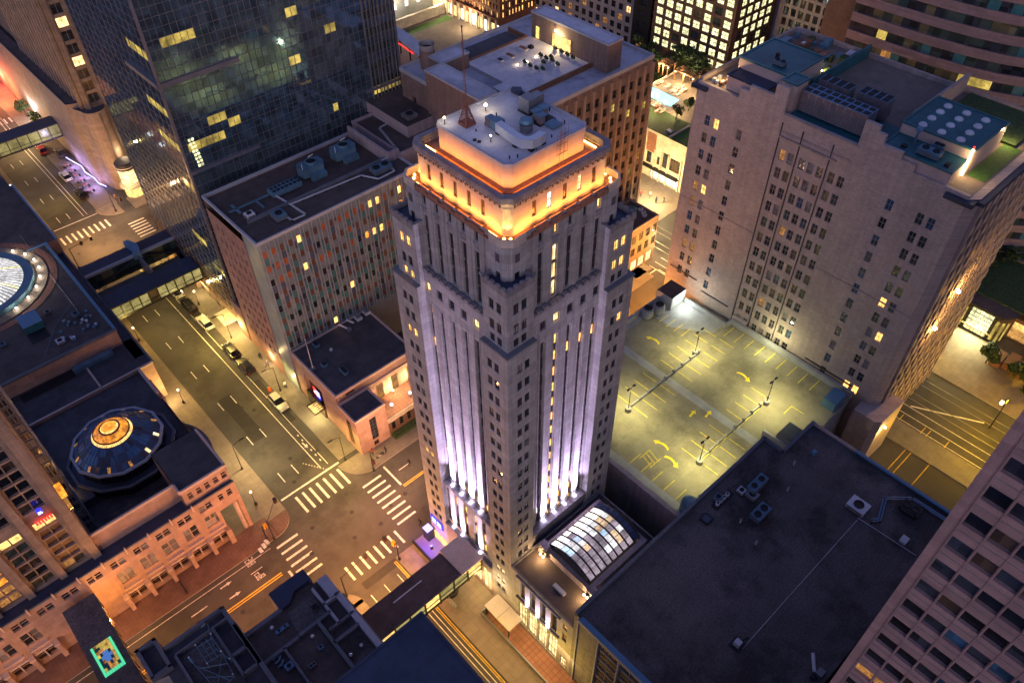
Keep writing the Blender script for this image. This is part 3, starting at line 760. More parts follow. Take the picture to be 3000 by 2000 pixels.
b_.tube((37.3, 46.6, 72.5), (37.3, 46.6, 74.), .03, 'mast_rust'); b_.ball(37.3, 46.6, 74., .06, 'mast_rust'); b_.build('lattice_pole', m_)
d = MB(); top = 66.75
path = [(38.2, 43.6), (37.9, 41.2), (37.95, 40.35), (38.4, 39.9), (39.1, 39.85), (39.75, 40.0)]
wd = .55
def offp(path, w):
    out = []
    for i, p in enumerate(path):
        a = Vector(path[max(i - 1, 0)]); b = Vector(path[min(i + 1, len(path) - 1)]); t = (b - a).normalized(); out.append((p[0] - t.y * w, p[1] + t.x * w))
    return out
L_ = offp(path, wd * .6); R_ = offp(path, -wd * .6)
for i in range(len(path) - 1):
    d.prism([L_[i], R_[i], R_[i + 1], L_[i + 1]], Zr + .35, top, 'duct')
for i in (0, 1, 3, 5):
    d.box(path[i][0] - .2, path[i][0] + .2, path[i][1] - .2, path[i][1] + .2, Zr, Zr + .4, 'metal_dark')
single(d, 'air_duct', 'big bent silver air duct lying across the tower roof', 'air duct', (38.4, 41.2, Zr))
d = MB(); d.box(38.1, 39., 43.7, 44.5, Zr + .2, Zr + 1., 'metal_blue'); d.box(38.2, 38.9, 44.6, 45.3, Zr + .1, Zr + .9, 'louvre', top='metal_blue'); d.box(38.3, 38.8, 43.5, 45.5, Zr, Zr + .22, 'metal_dark')
single(d, 'rooftop_unit', 'low blue-topped rooftop unit at the square end of the silver duct', 'rooftop unit', (38.5, 44.5, Zr))
d = MB(); d.box(42., 43.1, 44., 45.2, Zr + .15, Zr + 1.35, 'metal_grey', top='metal_grey'); d.box(43.15, 44.0, 44.2, 45.1, Zr + .15, Zr + 1.25, 'metal_grey'); d.box(41.9, 44.1, 43.9, 45.3, Zr, Zr + .15, 'metal_dark'); d.box(43.05, 43.2, 44.4, 44.9, Zr + .4, Zr + 1., 'metal_dark')
single(d, 'rooftop_unit', 'pair of tall grey cabinets at the far side of the tower roof', 'rooftop unit', (43, 44.6, Zr))
d = MB(); d.lathe(40.2, 42.4, [(.55, Zr), (.55, Zr + .65), (.6, Zr + .7)], 'metal_grey', 16); d.lathe(40.2, 42.4, [(.4, Zr + .7), (.4, Zr + .82), (.62, Zr + .86), (.5, Zr + 1.1), (.2, Zr + 1.2)], 'metal_blue', 16)
single(d, 'roof_fan', 'round domed exhaust fan in the crook of the silver duct', 'fan', (40.2, 42.4, Zr))
d = MB()
for x, y in ((42., 43.), (42.9, 43.1), (41.8, 42.3)):
    d.box(x - .25, x + .25, y - .25, y + .25, Zr + .12, Zr + .85, 'louvre'); d.box(x - .4, x + .4, y - .4, y + .4, Zr + .85, Zr + .98, 'metal_blue')
d.box(41.4, 43.3, 42., 43.5, Zr, Zr + .12, 'metal_dark')
single(d, 'roof_vent', 'cluster of capped square vents behind the round fan', 'vent', (42.2, 42.8, Zr))
d = MB(); d.box(41.8, 42.9, 40.8, 41.9, Zr + .1, Zr + .3, 'metal_blue'); d.box(41.9, 42.8, 40.9, 41.8, Zr, Zr + .1, 'metal_dark'); single(d, 'roof_hatch', 'flat blue square hatch lying near the lattice aerial', 'hatch', (42.3, 41.3, Zr))
d = MB(); d.box(43.7, 44.2, 47., 48.1, Zr, Zr + .35, 'roof_navy'); d.prism([(43.3, 47.5), (44., 46.9), (44.4, 47.5), (43.8, 48.1)], Zr + .35, Zr + .5, 'roof_navy'); single(d, 'roof_hatch', 'dark diamond shaped hatch at the far corner of the tower roof', 'hatch', (43.9, 47.5, Zr))
for k, (x, y, e, lb) in enumerate(((35.95, 47.9, 30, 'small white beacon lamp at the left corner of the tower roof'), (39.85, 47.1, 60, 'bright white globe lamp on the far edge of the tower roof'), (36.9, 43.1, 8, 'small pole lamp near the front edge of the tower roof'))):
    d = MB(); d.tube((x, y, Zr), (x, y, Zr + .5), .04, 'metal_dark'); d.ball(x, y, Zr + .6, (.1, .14, .07)[k], 'lamp_warm'); o = single(d, 'roof_lamp', lb, 'lamp', (x, y, Zr)); lamp('POINT', (x, y, Zr + .85), e * .14, (1, .82, .6), .1, o)
d = MB()
for x, y in ((36.1, 44.2), (36.2, 43.75), (44.1, 45.2), (44.3, 44.8)): d.cyl(x, y, .16, Zr, Zr + .1, 'fan_black', 10)
for x, y, h in ((40., 45.9, .3), (43.9, 43.4, .35), (43.3, 41., .35), (36.3, 40.2, .3), (36.9, 39.9, .3), (38.6, 39.5, .25), (41., 40.2, .25), (37.1, 45.2, .2)): d.cyl(x, y, .06, Zr, Zr + h, 'metal_dark', 6)
d.build('roof_pipe', tower)
d = thing('lattice_aerial', 'rusty cage of aerials rising from the orange wall at the tower front', 'aerial', (41.1, 39.05, 63.6))
b_ = MB()
for k in range(6):
    x = 40.5 + k * .22; b_.tube((x, 39.05 - .12 * (k % 2), 63.6 if k in (1, 3) else 64.6), (x, 39.05 - .12 * (k % 2), 66.6 + .3 * (k % 3)), .022, 'mast_rust', 4)
for zz in (64.65, 65.5, 66.3): b_.tube((40.5, 39.05, zz), (41.6, 39.05, zz), .02, 'mast_rust', 4); b_.tube((40.5, 38.9, zz + .1), (41.6, 38.9, zz + .1), .02, 'mast_rust', 4)
b_.tube((40.95, 39.05, 66.), (40.95, 39.05, 67.9), .03, 'mast_rust', 4); b_.build('cage', d)
# ------------------------------------------------------------------ generic building
def block(par, x0, x1, y0, y1, z0, z1, m, ops={}, roof='roof_dark', depth=.18, par_h=.45, par_t=.3, par_m=None, name='wall', roof_name='roof', rev=None):
    mb = MB()
    for F, c, u0, u1 in (('W', x0, y0, y1), ('E', x1, y0, y1), ('S', y0, x0, x1), ('N', y1, x0, x1)):
        wall(mb, F, c, u0, u1, z0, z1, ops.get(F, []), m, depth, rev)
    mb.build(name, par)
    rf = MB(); flat(rf, x0 + par_t * .6, x1 - par_t * .6, y0 + par_t * .6, y1 - par_t * .6, z1 - .12, roof)
    rf.build(roof_name, par)
    if par_h:
        pp = MB(); parapet(pp, x0 - .04, x1 + .04, y0 - .04, y1 + .04, z1 - .15, par_h, par_t, par_m or 'coping_dark'); pp.build('parapet', par)
def grid(u0, n, du, w, v0, k, dv, h):
    return [(u0 + i * du, u0 + i * du + w, v0 + j * dv, v0 + j * dv + h) for i in range(n) for j in range(k)]
def unit(x, y, z, w, l, h, label, kind=0, name='rooftop_unit', m='metal_blue', group=None, cat='rooftop unit'):
    """sheet metal air unit: casing on skids, louvred sides, lid seams and fans"""
    t = thing(name, label, cat, (x, y, z), group)
    c = MB(); c.box(x - w / 2, x + w / 2, y - l / 2, y + l / 2, z + .18, z + h, m)
    for k in range(3):
        yy = y - l / 2 + l * (k + .5) / 3; c.box(x - w / 2 - .02, x + w / 2 + .02, yy - .03, yy + .03, z + .2, z + h + .025, m)
    c.build('casing', t)
    s = MB(); s.box(x - w / 2 + .05, x - w / 2 + .2, y - l / 2, y + l / 2, z, z + .18, 'metal_dark'); s.box(x + w / 2 - .2, x + w / 2 - .05, y - l / 2, y + l / 2, z, z + .18, 'metal_dark'); s.build('skid', t)
    lv = MB()
    for k in range(4):
        zz = z + .3 + k * (h - .45) / 4; lv.box(x - w / 2 - .03, x - w / 2, y - l * .4, y + l * .4, zz, zz + .06, 'louvre'); lv.box(x - w * .4, x + w * .4, y - l / 2 - .03, y - l / 2, zz, zz + .06, 'louvre')
    lv.build('louvre', t)
    fn = MB(); n = 2 if l > w * 1.3 or w > l * 1.3 else 1
    for k in range(n):
        fx = x + (k - (n - 1) / 2) * w / n * (w >= l) ; fy = y + (k - (n - 1) / 2) * l / n * (l > w)
        rr = min(w, l) * .33; fn.lathe(fx, fy, [(rr, z + h), (rr, z + h + .12), (rr * .8, z + h + .12)], 'metal_dark', 12, cap=False); fn.cyl(fx, fy, rr * .82, z + h + .01, z + h + .05, 'fan_black', 12)
    fn.build('fan', t)
    return t
def duct_run(pts, z, m='tube_none', r=.1, h=.18, pair=.0):
    mb = MB()
    for i in range(len(pts) - 1):
        (x0, y0), (x1, y1) = pts[i], pts[i + 1]
        mb.tube((x0, y0, z + h), (x1, y1, z + h), r, m, 5)
        if pair:
            dx, dy = x1 - x0, y1 - y0; L = math.hypot(dx, dy); nx, ny = -dy / L * pair, dx / L * pair
            mb.tube((x0 + nx, y0 + ny, z + h), (x1 + nx, y1 + ny, z + h), r, m, 5)
        n = max(1, int(math.hypot(x1 - x0, y1 - y0) / 2))
        for k in range(n + 1): xx = x0 + (x1 - x0) * k / n; yy = y0 + (y1 - y0) * k / n; mb.box(xx - .08, xx + .08, yy - .08, yy + .08, z, z + h, 'metal_dark')
    return mb
# ------------------------------------------------------------------ podium beside the tower
pd = thing('podium', 'low stone podium at the tower foot with violet lit piers and glass roof', 'building', (38, 29.5, 0))
PZ = 13.1
mb = MB()
ops = [(33.4 - 1.95 * i, 34.3 - 1.95 * i, 7.9, 12.2) for i in range(5)] 
ops = [(y - .45, y + .45, 7.9, 12.2) for y in (33.3, 31.5, 29.7, 27.9)]
sf = [(y - .78, y + .78, .5, 6.2) for y in (33.4, 31.6, 29.8, 28.0)]
side = [(25.8, 26.5, 10.6, 11.8), (25.8, 26.5, 7.6, 9.6), (25.6, 26.6, .5, 3.2)]
wall(mb, 'W', 31.45, 24.95, 35.5, 0, PZ, ops + sf + side, 'tower_stone', .3)
wall(mb, 'N', 35.45, 31.5, 45, 0, PZ, [], 'tower_stone'); wall(mb, 'S', 25.0, 31.5, 47, 0, PZ, [], 'tower_stone'); wall(mb, 'E', 47, 25, 35.45, 0, PZ, [], 'tower_stone')
mb.build('wall', pd)
wn = [('W', 31.45, *o, 'glass_violet') for o in ops] + [('W', 31.45, *o, 'lit_lobby') for o in sf] + [('W', 31.45, *o, g_) for o, g_ in zip(side, ('lit_amber', 'lit_dim', 'lit_warm'))]
windows(pd, wn, .28, 'frame_dark', 3, 3, .07)
q = MB(); q.box(31.15, 31.6, 26.9, 34.4, 7.35, 7.6, 'tower_trim')
for y in (32.4, 30.6, 28.8): q.box(31.28, 31.46, y - .42, y + .42, 7.6, 12.4, 'tower_stone')
q.box(31.2, 31.5, 26.9, 34.4, 12.4, 12.6, 'tower_stone'); q.build('ledge', pd)
q = MB()
for y in (32.4, 30.6, 28.8):
    q.box(31.05, 31.22, y - .09, y + .09, 7.66, 7.78, 'lamp_violet'); lamp('SPOT', (31.1, y, 7.85), 420, VIO, .06, pd, aim((.06, 0, 1)), spot=40, blend=1.); lamp('SPOT', (31., y, 7.85), 40, VIO, .06, pd, aim((.3, 0, 1)), spot=110, blend=1.)
q.build('violet_floodlight', pd)
q = MB(); flat(q, 31.6, 47, 25., 35.4, PZ - .1, 'roof_brown'); q.build('roof', pd)
q = MB(); parapet(q, 31.4, 47.05, 24.95, 35.45, PZ - .2, .4, .25, 'tower_trim'); q.build('parapet', pd)
# low link and yard between podium and garage
q = MB(); q.box(44.5, 49.6, 35.45, 39., 0, 6.4, 'tower_stone', top='roof_dark'); q.box(47.05, 52.3, 24.95, 35.4, 0, 1.5, 'concrete', top='roof_dark'); q.build('service_wing', pd)
# glass roof: curved ribs and glazing on a masonry kerb
sk_ = MB(); sk_.ring(rc(35.6, 45.6, 26.2, 34.3), rc(36.1, 45.1, 26.9, 33.7), PZ, 14.35, 'concrete_pink'); sk_.box(35.3, 36.3, 33.5, 34.7, PZ, 14.9, 'concrete_pink'); sk_.box(35.3, 36.3, 25.8, 26.8, PZ, 14.6, 'concrete_pink')
sk_.box(31.8, 32., 33, 34, PZ, PZ + .02, 'roof_dark'); sk_.build('skylight_kerb', pd)
prof = []
for k in range(9):
    t = k / 8; y = 33.6 - 6.6 * t; z = 14.4 + 1.75 * math.sin(PI * (t * .86 + .07)) ** .8
    prof.append((y, z))
gz = MB()
for i in range(9):
    for k in range(8):
        x0 = 36.2 + i * .97; (ya, za), (yb, zb) = prof[k], prof[k + 1]
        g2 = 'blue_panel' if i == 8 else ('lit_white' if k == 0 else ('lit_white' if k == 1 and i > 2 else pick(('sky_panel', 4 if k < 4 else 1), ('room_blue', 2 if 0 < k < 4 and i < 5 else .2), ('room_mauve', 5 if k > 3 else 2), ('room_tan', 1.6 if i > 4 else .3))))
        gz.face([(x0, ya, za), (x0, yb, zb), (x0 + .97, yb, zb), (x0 + .97, ya, za)], g2)
gz.face([(36.2, y, z) for y, z in prof] + [(36.2, 27., 14.3), (36.2, 33.6, 14.3)], 'glass_dark'); gz.face([(44.93, y, z) for y, z in prof] + [(44.93, 27., 14.3), (44.93, 33.6, 14.3)], 'glass_dark')
gz.build('skylight_glazing', pd)
rb = MB()
for i in range(10):
    x0 = 36.2 + i * .97
    for k in range(8): rb.tube((x0, prof[k][0], prof[k][1] + .06), (x0, prof[k + 1][0], prof[k + 1][1] + .06), .11, 'metal_dark', 5)
    rb.tube((x0, 27., 14.3), (x0, 26.75, 14.1), .07, 'metal_dark', 4)
for k in range(9): rb.tube((36.2, prof[k][0], prof[k][1] + .02), (44.93, prof[k][0], prof[k][1] + .02), .03, 'metal_dark', 4)
rb.build('skylight_rib', pd)
wn = [('W', 36.0, 27.15 + i * .63, 27.65 + i * .63, 13.2, 14.2, 'lit_warm' if i > 7 else 'blind_grey') for i in range(10)]
windows(pd, wn, -.02, 'metal_dark', 1, 1, .06, name='clerestory')
for k, (x, y, lb) in enumerate(((34.8, 33.6, 'twin wall lamp glowing at the tower end of the glass roof'), (34.9, 26.4, 'twin wall lamp glowing at the street end of the glass roof'))):
    d = MB(); d.tube((x + .5, y, PZ + 1.), (x, y, PZ + 1.), .05, 'metal_dark'); d.ball(x, y - .25, PZ + .95, .12, 'lamp_warm'); d.ball(x, y + .25, PZ + .95, .12, 'lamp_warm'); d.box(x + .4, x + .6, y - .35, y + .35, PZ + .3, PZ + 1.3, 'metal_dark')
    o = single(d, 'wall_lamp', lb, 'lamp', (x, y, PZ)); lamp('POINT', (x - .1, y, PZ + .75), 60, (1., .6, .25), .12, o)
d = MB(); d.box(33.3, 33.8, 28.4, 30.2, PZ - .02, PZ + .35, 'metal_white'); single(d, 'roof_box', 'long pale box on the podium roof beside the glass roof', 'box', (33.5, 29.3, PZ))
d = MB(); d.box(50.1, 51.6, 29.6, 33.2, 1.5, 3., 'metal_grey'); d.box(50.3, 51.4, 29.9, 31.2, 3., 3.1, 'metal_dark'); single(d, 'rooftop_unit', 'long grey machine in the dark yard under the garage wall', 'rooftop unit', (50.8, 31.4, 1.5))
d = MB()
for y in (33.9, 34.7): d.cyl(50.2, y, .35, 1.5, 3.2, 'metal_dark', 12); d.ball(50.2, y, 3.2, .34, 'metal_grey', 12)
single(d, 'yard_tank', 'pair of small dark tanks in the yard under the garage wall', 'tank', (50.2, 34.3, 1.5))
# entrance terrace in front of the podium
tr_ = MB(); tr_.box(28.6, 31.3, 21.5, 38.2, .14, .34, 'tile_red'); tr_.box(28.45, 28.6, 21.5, 38.3, .14, 1.0, 'metal_grey'); tr_.box(28.6, 31.2, 38.2, 38.35, .14, 1.0, 'metal_grey')
for k in range(8): tr_.box(28.6, 31.3, 23 + k * 1.9, 23.05 + k * 1.9, .34, .355, 'wood')
tr_.build('terrace', pd)
cn_ = MB(); cn_.box(28.9, 31.3, 33.2, 38., 2.55, 2.7, 'awning_pale'); cn_.box(28.9, 31.3, 35.5, 35.56, 2.7, 2.73, 'tower_trim'); cn_.box(29., 29.15, 37.7, 37.85, .3, 2.6, 'metal_dark'); cn_.box(29., 29.15, 33.4, 33.55, .3, 2.6, 'metal_dark'); cn_.build('canopy', pd)
lamp('AREA', (30.6, 28, 5.5), 45, (1., .6, .25), 1., pd, (0, 0, 0), 8)
# corner entrance: stair, glowing shopfront, violet lit patio
pt = MB(); pt.box(28.5, 31.4, 48.3, 53., .14, .2, 'purple_floor'); pt.box(28.35, 28.5, 48.3, 53., .14, 1., 'metal_dark'); pt.build('patio', pd)
bx = MB(); bx.box(30.1, 31.2, 51.5, 52.7, .2, 2.6, 'metal_dark', top='sign_violet'); bx.box(29.6, 29.9, 50.2, 50.5, .2, 1., 'metal_dark', top='sign_violet'); single(bx, 'kiosk', 'small kiosk with glowing violet top at the tower corner', 'kiosk', (30.6, 52.1, .2))
lamp('POINT', (29.4, 50.6, 2.6), 110, (.30, .12, 1.), .2, pd); lamp('POINT', (30.4, 46.6, 2.8), 90, (1., .75, .2), .2, pd); lamp('POINT', (31., 40.4, 3.), 80, (1., .72, .25), .2, pd)
cv = MB()
cv.lathe(27.6, 43.6, [(1.1, .2), (1.1, .9), (.9, .9), (.9, .3)], 'metal_dark', 20, cap=False); cv.box(26.9, 28.3, 43.1, 44.1, .2, .5, 'metal_grey'); single(cv, 'planter', 'oval dark planter on the plaza beside the skyway', 'planter', (27.6, 43.6, .2))
cv = MB()
for k in range(7): cv.tube((26.4 + .02 * k, 42.9 - .28 * k, .14), (26.4 + .02 * k, 42.9 - .28 * k, .95), .03, 'metal_white'); cv.tube((26.75, 42.9 - .28 * k, .14), (26.75, 42.9 - .28 * k, .95), .03, 'metal_white'); cv.tube((26.4, 42.9 - .28 * k, .95), (26.75, 42.9 - .28 * k, .95), .03, 'metal_white')
single(cv, 'bike_rack', 'row of pale bicycle hoops on the plaza by the kerb', 'bike rack', (26.5, 42, .14))
# ------------------------------------------------------------------ big grey flat roofed building at lower right
gb = thing('department_building', 'broad low building with a vast dark gravel roof and blue edged glass front', 'building', (53, 14, 0))
GZ = 17.
mb = MB(); ops = grid(3.4, 7, 3., 2.7, .6, 7, 2.3, 2.0)
wall(mb, 'W', 31.4, 2., 24.9, 0, GZ, [o for o in ops if o[1] < 24.], 'tower_trim', .15, 'coping'); gm = [('W', 31.4, *o, pick(('glass_brown', 5), ('glass_warm', 2), ('glass_dark', 2))) for o in ops if o[1] < 24.]
wall(mb, 'N', 24.9, 31.4, 67., 0, GZ, [], 'concrete'); wall(mb, 'E', 74., 2., 22, 0, GZ, [], 'concrete'); wall(mb, 'S', 2., 31.4, 74, 0, GZ, [], 'concrete'); mb.box(67, 74, 21.9, 22, 0, GZ, 'concrete')
mb.box(31.45, 73.9, 2.1, 21.9, GZ - .4, GZ - .2, 'roof_gravel'); mb.box(31.45, 66.9, 21.9, 24.8, GZ - .4, GZ - .2, 'roof_gravel')
mb.build('wall', gb); windows(gb, gm, .14, 'frame_tan', 2, 2, .08)
q = MB()
q.box(31.15, 31.75, 2, 24., GZ - .15, GZ + .12, 'coping_blue'); q.box(31.05, 31.15, 2, 24., GZ - .45, GZ + .05, 'coping'); q.box(31.4, 67., 24.55, 24.95, GZ - .3, GZ + .3, 'coping_dark'); q.box(73.6, 74.05, 2, 15.5, GZ - .1, GZ + .18, 'coping_blue'); q.box(73.6, 74.05, 15.5, 22, GZ - .1, GZ + .18, 'tan_trim'); q.box(67., 73.9, 21.6, 22., GZ - .2, GZ + .3, 'coping_dark'); q.box(66.7, 67.1, 22, 24.9, GZ - .2, GZ + .3, 'coping_dark')
for k in range(8): q.box(31.2, 31.38, 3.2 + 3. * k - .08, 3.2 + 3. * k + .08, 0, GZ - .3, 'coping')
q.build('roof_edge', gb)
q = MB(); pass
for a, b, c, d_ in ((64.9, 10., 41.7, 10.0), (65.2, 10.1, 65.6, 2.8)):
    q.tube((a, b, GZ - .12), (c, d_, GZ - .12), .045, 'metal_white', 4)
q.build('roof_cable', gb)
unit(59.8, 21., GZ - .2, 3., 1.2, 1.3, 'long blue unit on the dark roof, nearest the garage')
unit(56.8, 18.4, GZ - .2, 2.6, 1.4, 1.0, 'wide blue unit on a pad in the middle of the dark roof')
unit(54.9, 24.1 - .9, GZ - .2, .9, .9, .8, 'small teal unit beside the row of round vents', m='metal_blue')
t = thing('roof_vent', 'row of round fan vents on a frame near the garage wall', 'vent', (55, 22.6, GZ - .2)); q = MB()
split_ = 0
for k in range(4): q.cyl(54.2 + k * .65, 22.75, .26, GZ, GZ + .45, 'metal_white', 12); q.cyl(54.2 + k * .65, 22.75, .17, GZ + .45, GZ + .47, 'fan_black', 10)
q.build('vent', t); q = MB(); q.box(53.6, 57., 22.3, 23.2, GZ - .2, GZ, 'metal_dark'); q.build('frame', t)
unit(57.9, 21.9, GZ - .2, .9, .9, .6, 'small square white fan unit next to the long blue unit', m='metal_white')
unit(58.3, 20.6, GZ - .2, 1.2, 1.4, .7, 'grey two fan condenser between the long and wide blue units', m='metal_grey')
unit(66.4, 10.9, GZ - .2, 1.9, 2.3, .8, 'square pale condenser with many fans at the right of the dark roof', m='metal_white')
unit(70.8, 6.4, GZ - .2, 1.6, 2.2, .7, 'dark condenser inside the bend of the blue pipes', m='metal_dark')
q = duct_run([(65.8, 8.6), (66.6, 8.0), (69.9, 9.1), (72.2, 6.9), (72.3, 2.8)], GZ - .2, 'coping_blue', .1, .35, .3); single(q, 'pipe_run', 'bent pair of pale blue pipes at the far edge of the dark roof', 'pipes', (69, 7, GZ - .2))
q = MB(); q.box(65.8, 66.9, 4.4, 5.2, GZ - .2, GZ + .2, 'metal_white'); single(q, 'roof_box', 'small pale box on the dark roof near the office tower', 'box', (66.3, 4.8, GZ - .2))
q = MB(); q.box(51., 52.2, 21.8, 23., GZ - .2, GZ + .1, 'metal_dark'); q.box(51.15, 52.05, 21.95, 22.85, GZ + .1, GZ + .14, 'glass_dark'); single(q, 'roof_hatch', 'dark rimmed square hatch at the tower end of the dark roof', 'hatch', (51.6, 22.4, GZ))
q = MB(); q.box(41.3, 42., 10.3, 11., GZ - .2, GZ + .6, 'metal_white'); q.box(41., 42.4, 10., 11.3, GZ - .2, GZ - .05, 'metal_dark'); q.tube((42, 10.6, GZ + .3), (43, 10.2, GZ + .3), .12, 'metal_dark'); single(q, 'roof_vent', 'small white vent on a pad near the street end of the dark roof', 'vent', (41.7, 10.6, GZ - .2))
q = MB(); q.box(44.9, 45.8, 2.6, 3.3, GZ - .2, GZ + .5, 'metal_grey'); q.tube((45, 3.4, GZ + .2), (46.6, 4.6, GZ + .2), .2, 'metal_white', 8); q.box(44.3, 44.8, 3., 3.5, GZ - .2, GZ + .2, 'metal_dark'); single(q, 'rooftop_unit', 'grey unit with a white pipe at the bottom edge of the dark roof', 'rooftop unit', (45.3, 3, GZ - .2))
q = MB(); q.box(69.4, 70, 18.8, 19.3, GZ - .2, GZ + .3, 'coping_blue'); single(q, 'roof_box', 'tiny blue box at the top corner of the dark roof', 'box', (69.7, 19, GZ - .2))
for k, (x, y, lb) in enumerate(((53.2, 16.4, 'small white pipe stub in the middle of the dark roof'), (66.3, 19.8, 'pair of thin pipe stubs near the top corner of the dark roof'), (54.3, 19.4, 'thin pipe stub beside the wide blue unit'), (62.3, 18.1, 'low pipe stub beyond the wide blue unit'))):
    q = MB(); q.cyl(x, y, .12, GZ - .2, GZ + .5, 'metal_white', 8); q.lathe(x, y, [(.2, GZ + .5), (.05, GZ + .65)], 'metal_grey', 8); single(q, 'vent_pipe', lb, 'vent', (x, y, GZ - .2), 'vent pipes on the dark roof')
# ------------------------------------------------------------------ parking garage
pg = thing('parking_garage', 'parking garage with a brightly lit yellow-green roof deck and painted bays', 'parking garage', (70, 38, 0))
DZ = 11.
mb = MB(); mb.prism([(52.9, 25.), (72., 25.), (72., 22.2), (87.6, 22.2), (87.6, 52.2), (83.5, 52.2), (83.5, 55.), (52.9, 55.)], 0, DZ, 'concrete', top='deck_concrete'); mb.build('structure_body', pg)
mb = MB(); B = lambda *a: mb.box(*a)
B(52.2, 52.9, 25, 55, 8.3, 12.0, 'concrete_pink'); B(52.9, 54.6, 25, 55, DZ, DZ + .012, 'deck_pale')
for k in range(7): B(52.12, 52.2, 26 + 4. * k, 26.15 + 4. * k, 0, 11.9, 'concrete_pink')
B(52.25, 52.85, 25, 55, 0, 8.25, 'concrete'); B(87.2, 87.75, 22.2, 43.8, DZ - .5, DZ + 1.0, 'deck_pale'); B(85.8, 86.2, 43.8, 52.2, DZ, DZ + .9, 'deck_pale'); B(86.2, 87.6, 43.6, 44., DZ, DZ + .9, 'deck_pale'); B(52.9, 84., 55, 55.4, 0, DZ + 1.1, 'deck_pale')
B(72., 72.4, 22.2, 27.2, DZ, DZ + 1., 'deck_pale'); B(72.4, 76.2, 22., 22.4, DZ - 1, DZ + 1., 'deck_pale'); mb.build('parapet', pg)
mb = MB(); mb.box(83., 86., 22.6, 24.6, DZ, DZ + 1.6, 'coping_blue', top='coping_blue'); mb.box(72.6, 75.8, 23.3, 25.4, DZ, DZ + 1.4, 'deck_pale', top='roof_navy'); mb.build('stair_house', pg)
mb = MB(); flat(mb, 54.6, 84, 54.2, 55, DZ + .013, 'deck_pale'); flat(mb, 61.4, 88, 39.4 - 8.6, 32.2, DZ + .012, 'deck_pale') if 0 else None
mb.face([(55, 41.3, DZ + .013), (55, 42.8, DZ + .013), (78.5, 42.9, DZ + .013), (78.5, 41.5, DZ + .013)], 'deck_pale') if 0 else None
# pale drainage strip running across the bays
mb.face([(69.6, 26.6, DZ + .014), (71., 26.6, DZ + .014), (71.2, 55., DZ + .014), (69.8, 55, DZ + .014)], 'deck_pale'); mb.face([(83.4, 44.4, DZ + .014), (85.8, 44.4, DZ + .014), (85.8, 55, DZ + .014), (79.6, 55, DZ + .014), (79.6, 50, DZ + .014)], 'deck_pale'); mb.build('deck_strip', pg)
pk = MB()
def pline(x0, x1, y0, y1): flat(pk, x0, x1, y0, y1, DZ + .02, 'paint_deck')
for row, (ya, yb) in {0: (40.2, 42.9), 1: (43.6, 46.4)}.items():
    for k in range(11):
        x = 62.6 + 2.05 * k
        if 69.2 < x < 71.3: continue
        pline(x, x + .1, ya, yb)
for ya, yb in ((27.2, 29.9), (30.6, 33.4)):
    for k in range(9):
        x = 61.9 + 2.05 * k
        if 69.2 < x < 71.3 or (ya < 28 and x > 71) : continue
        pline(x, x + .1, ya, yb)
for k in range(9): pline(84.2, 87.0, 27.2 + 1.95 * k, 27.3 + 1.95 * k)
for k in range(4): pline(82.6, 85.6, 46.6 + 1.6 * k, 46.7 + 1.6 * k) if 0 else None
for k in range(5): pline(54.7, 57., 28.6 + 2. * k, 28.7 + 2. * k)
for k in range(5): pline(79.2 + 0 * k, 81.6, 47.4 + 1.5 * k, 47.5 + 1.5 * k)
pline(61.8, 77.6, 30.2, 30.32); pline(61.8, 77.6, 30.52, 30.62); pline(62, 78, 43.2, 43.3); pline(77.6, 79.6, 27.2, 27.3); pline(79.6, 79.7, 25.2, 27.3)
for a in ((56.2, 34.2, 58.4, 34.3), (56.2, 36.2, 58.4, 36.3)): pline(a[0], a[2], a[1], a[3])
for k in range(3): pk.face([(56.4 + k * .7, 34.3, DZ + .02), (56.5 + k * .7, 34.3, DZ + .02), (57. + k * .7, 36.2, DZ + .02), (56.9 + k * .7, 36.2, DZ + .02)], 'paint_deck')
def carrow(x, y, dirx, s=1.):
    pts = [(x + math.cos(a) * 1.5 * s - 1.5 * s, y + math.sin(a) * 1.5 * s) for a in [k * .22 for k in range(-3, 4)]]
    for i in range(6):
        w_ = .18
        p, q_ = pts[i], pts[i + 1]; pk.face([(p[0] - w_, p[1], DZ + .02), (p[0] + w_, p[1], DZ + .02), (q_[0] + w_, q_[1], DZ + .02), (q_[0] - w_, q_[1], DZ + .02)], 'paint_deck')
    e = pts[-1] if dirx > 0 else pts[0]; sy = 1 if dirx > 0 else -1
    pk.face([(e[0] - .5, e[1], DZ + .02), (e[0] + .5, e[1], DZ + .02), (e[0] - .15, e[1] + .7 * sy, DZ + .02)], 'paint_deck')
for x, y, d_ in ((60.6, 35.4, 1), (59.4, 33.2, -1), (79.6, 35.8, -1), (75.6, 49.6, 1)): carrow(x, y, d_)
for x, y, s_ in ((67.2, 36.2, 1), (68.8, 34.6, 1)): arrow(x, y, s_ * .2, 1 * s_ if 0 else .98, 1.5, 'paint_deck', DZ + .021, pk, .14) if 0 else arrow(x, y, .98, .1, 1.6, 'paint_deck', DZ + .021, pk, .16)
pk.build('bay_marking', pg)
br_ = MB(); 
for y in (30.42, 43.2):
    br_.box(61.9, 78., y - .1, y + .1, DZ, DZ + .45, 'deck_pale')
    for k in range(9): br_.box(62. + k * 2, 62.35 + k * 2, y - .2, y + .2, DZ, DZ + .75, 'concrete')
br_.build('barrier', pg)
LP = ((61.7, 30.2, 'deck lamp post nearest the dark flat roof'), (77.3, 30.1, 'deck lamp post near the tan building wall'), (61.5, 43., 'deck lamp post nearest the tower'), (77.7, 43.5, 'deck lamp post at the far middle of the deck'))
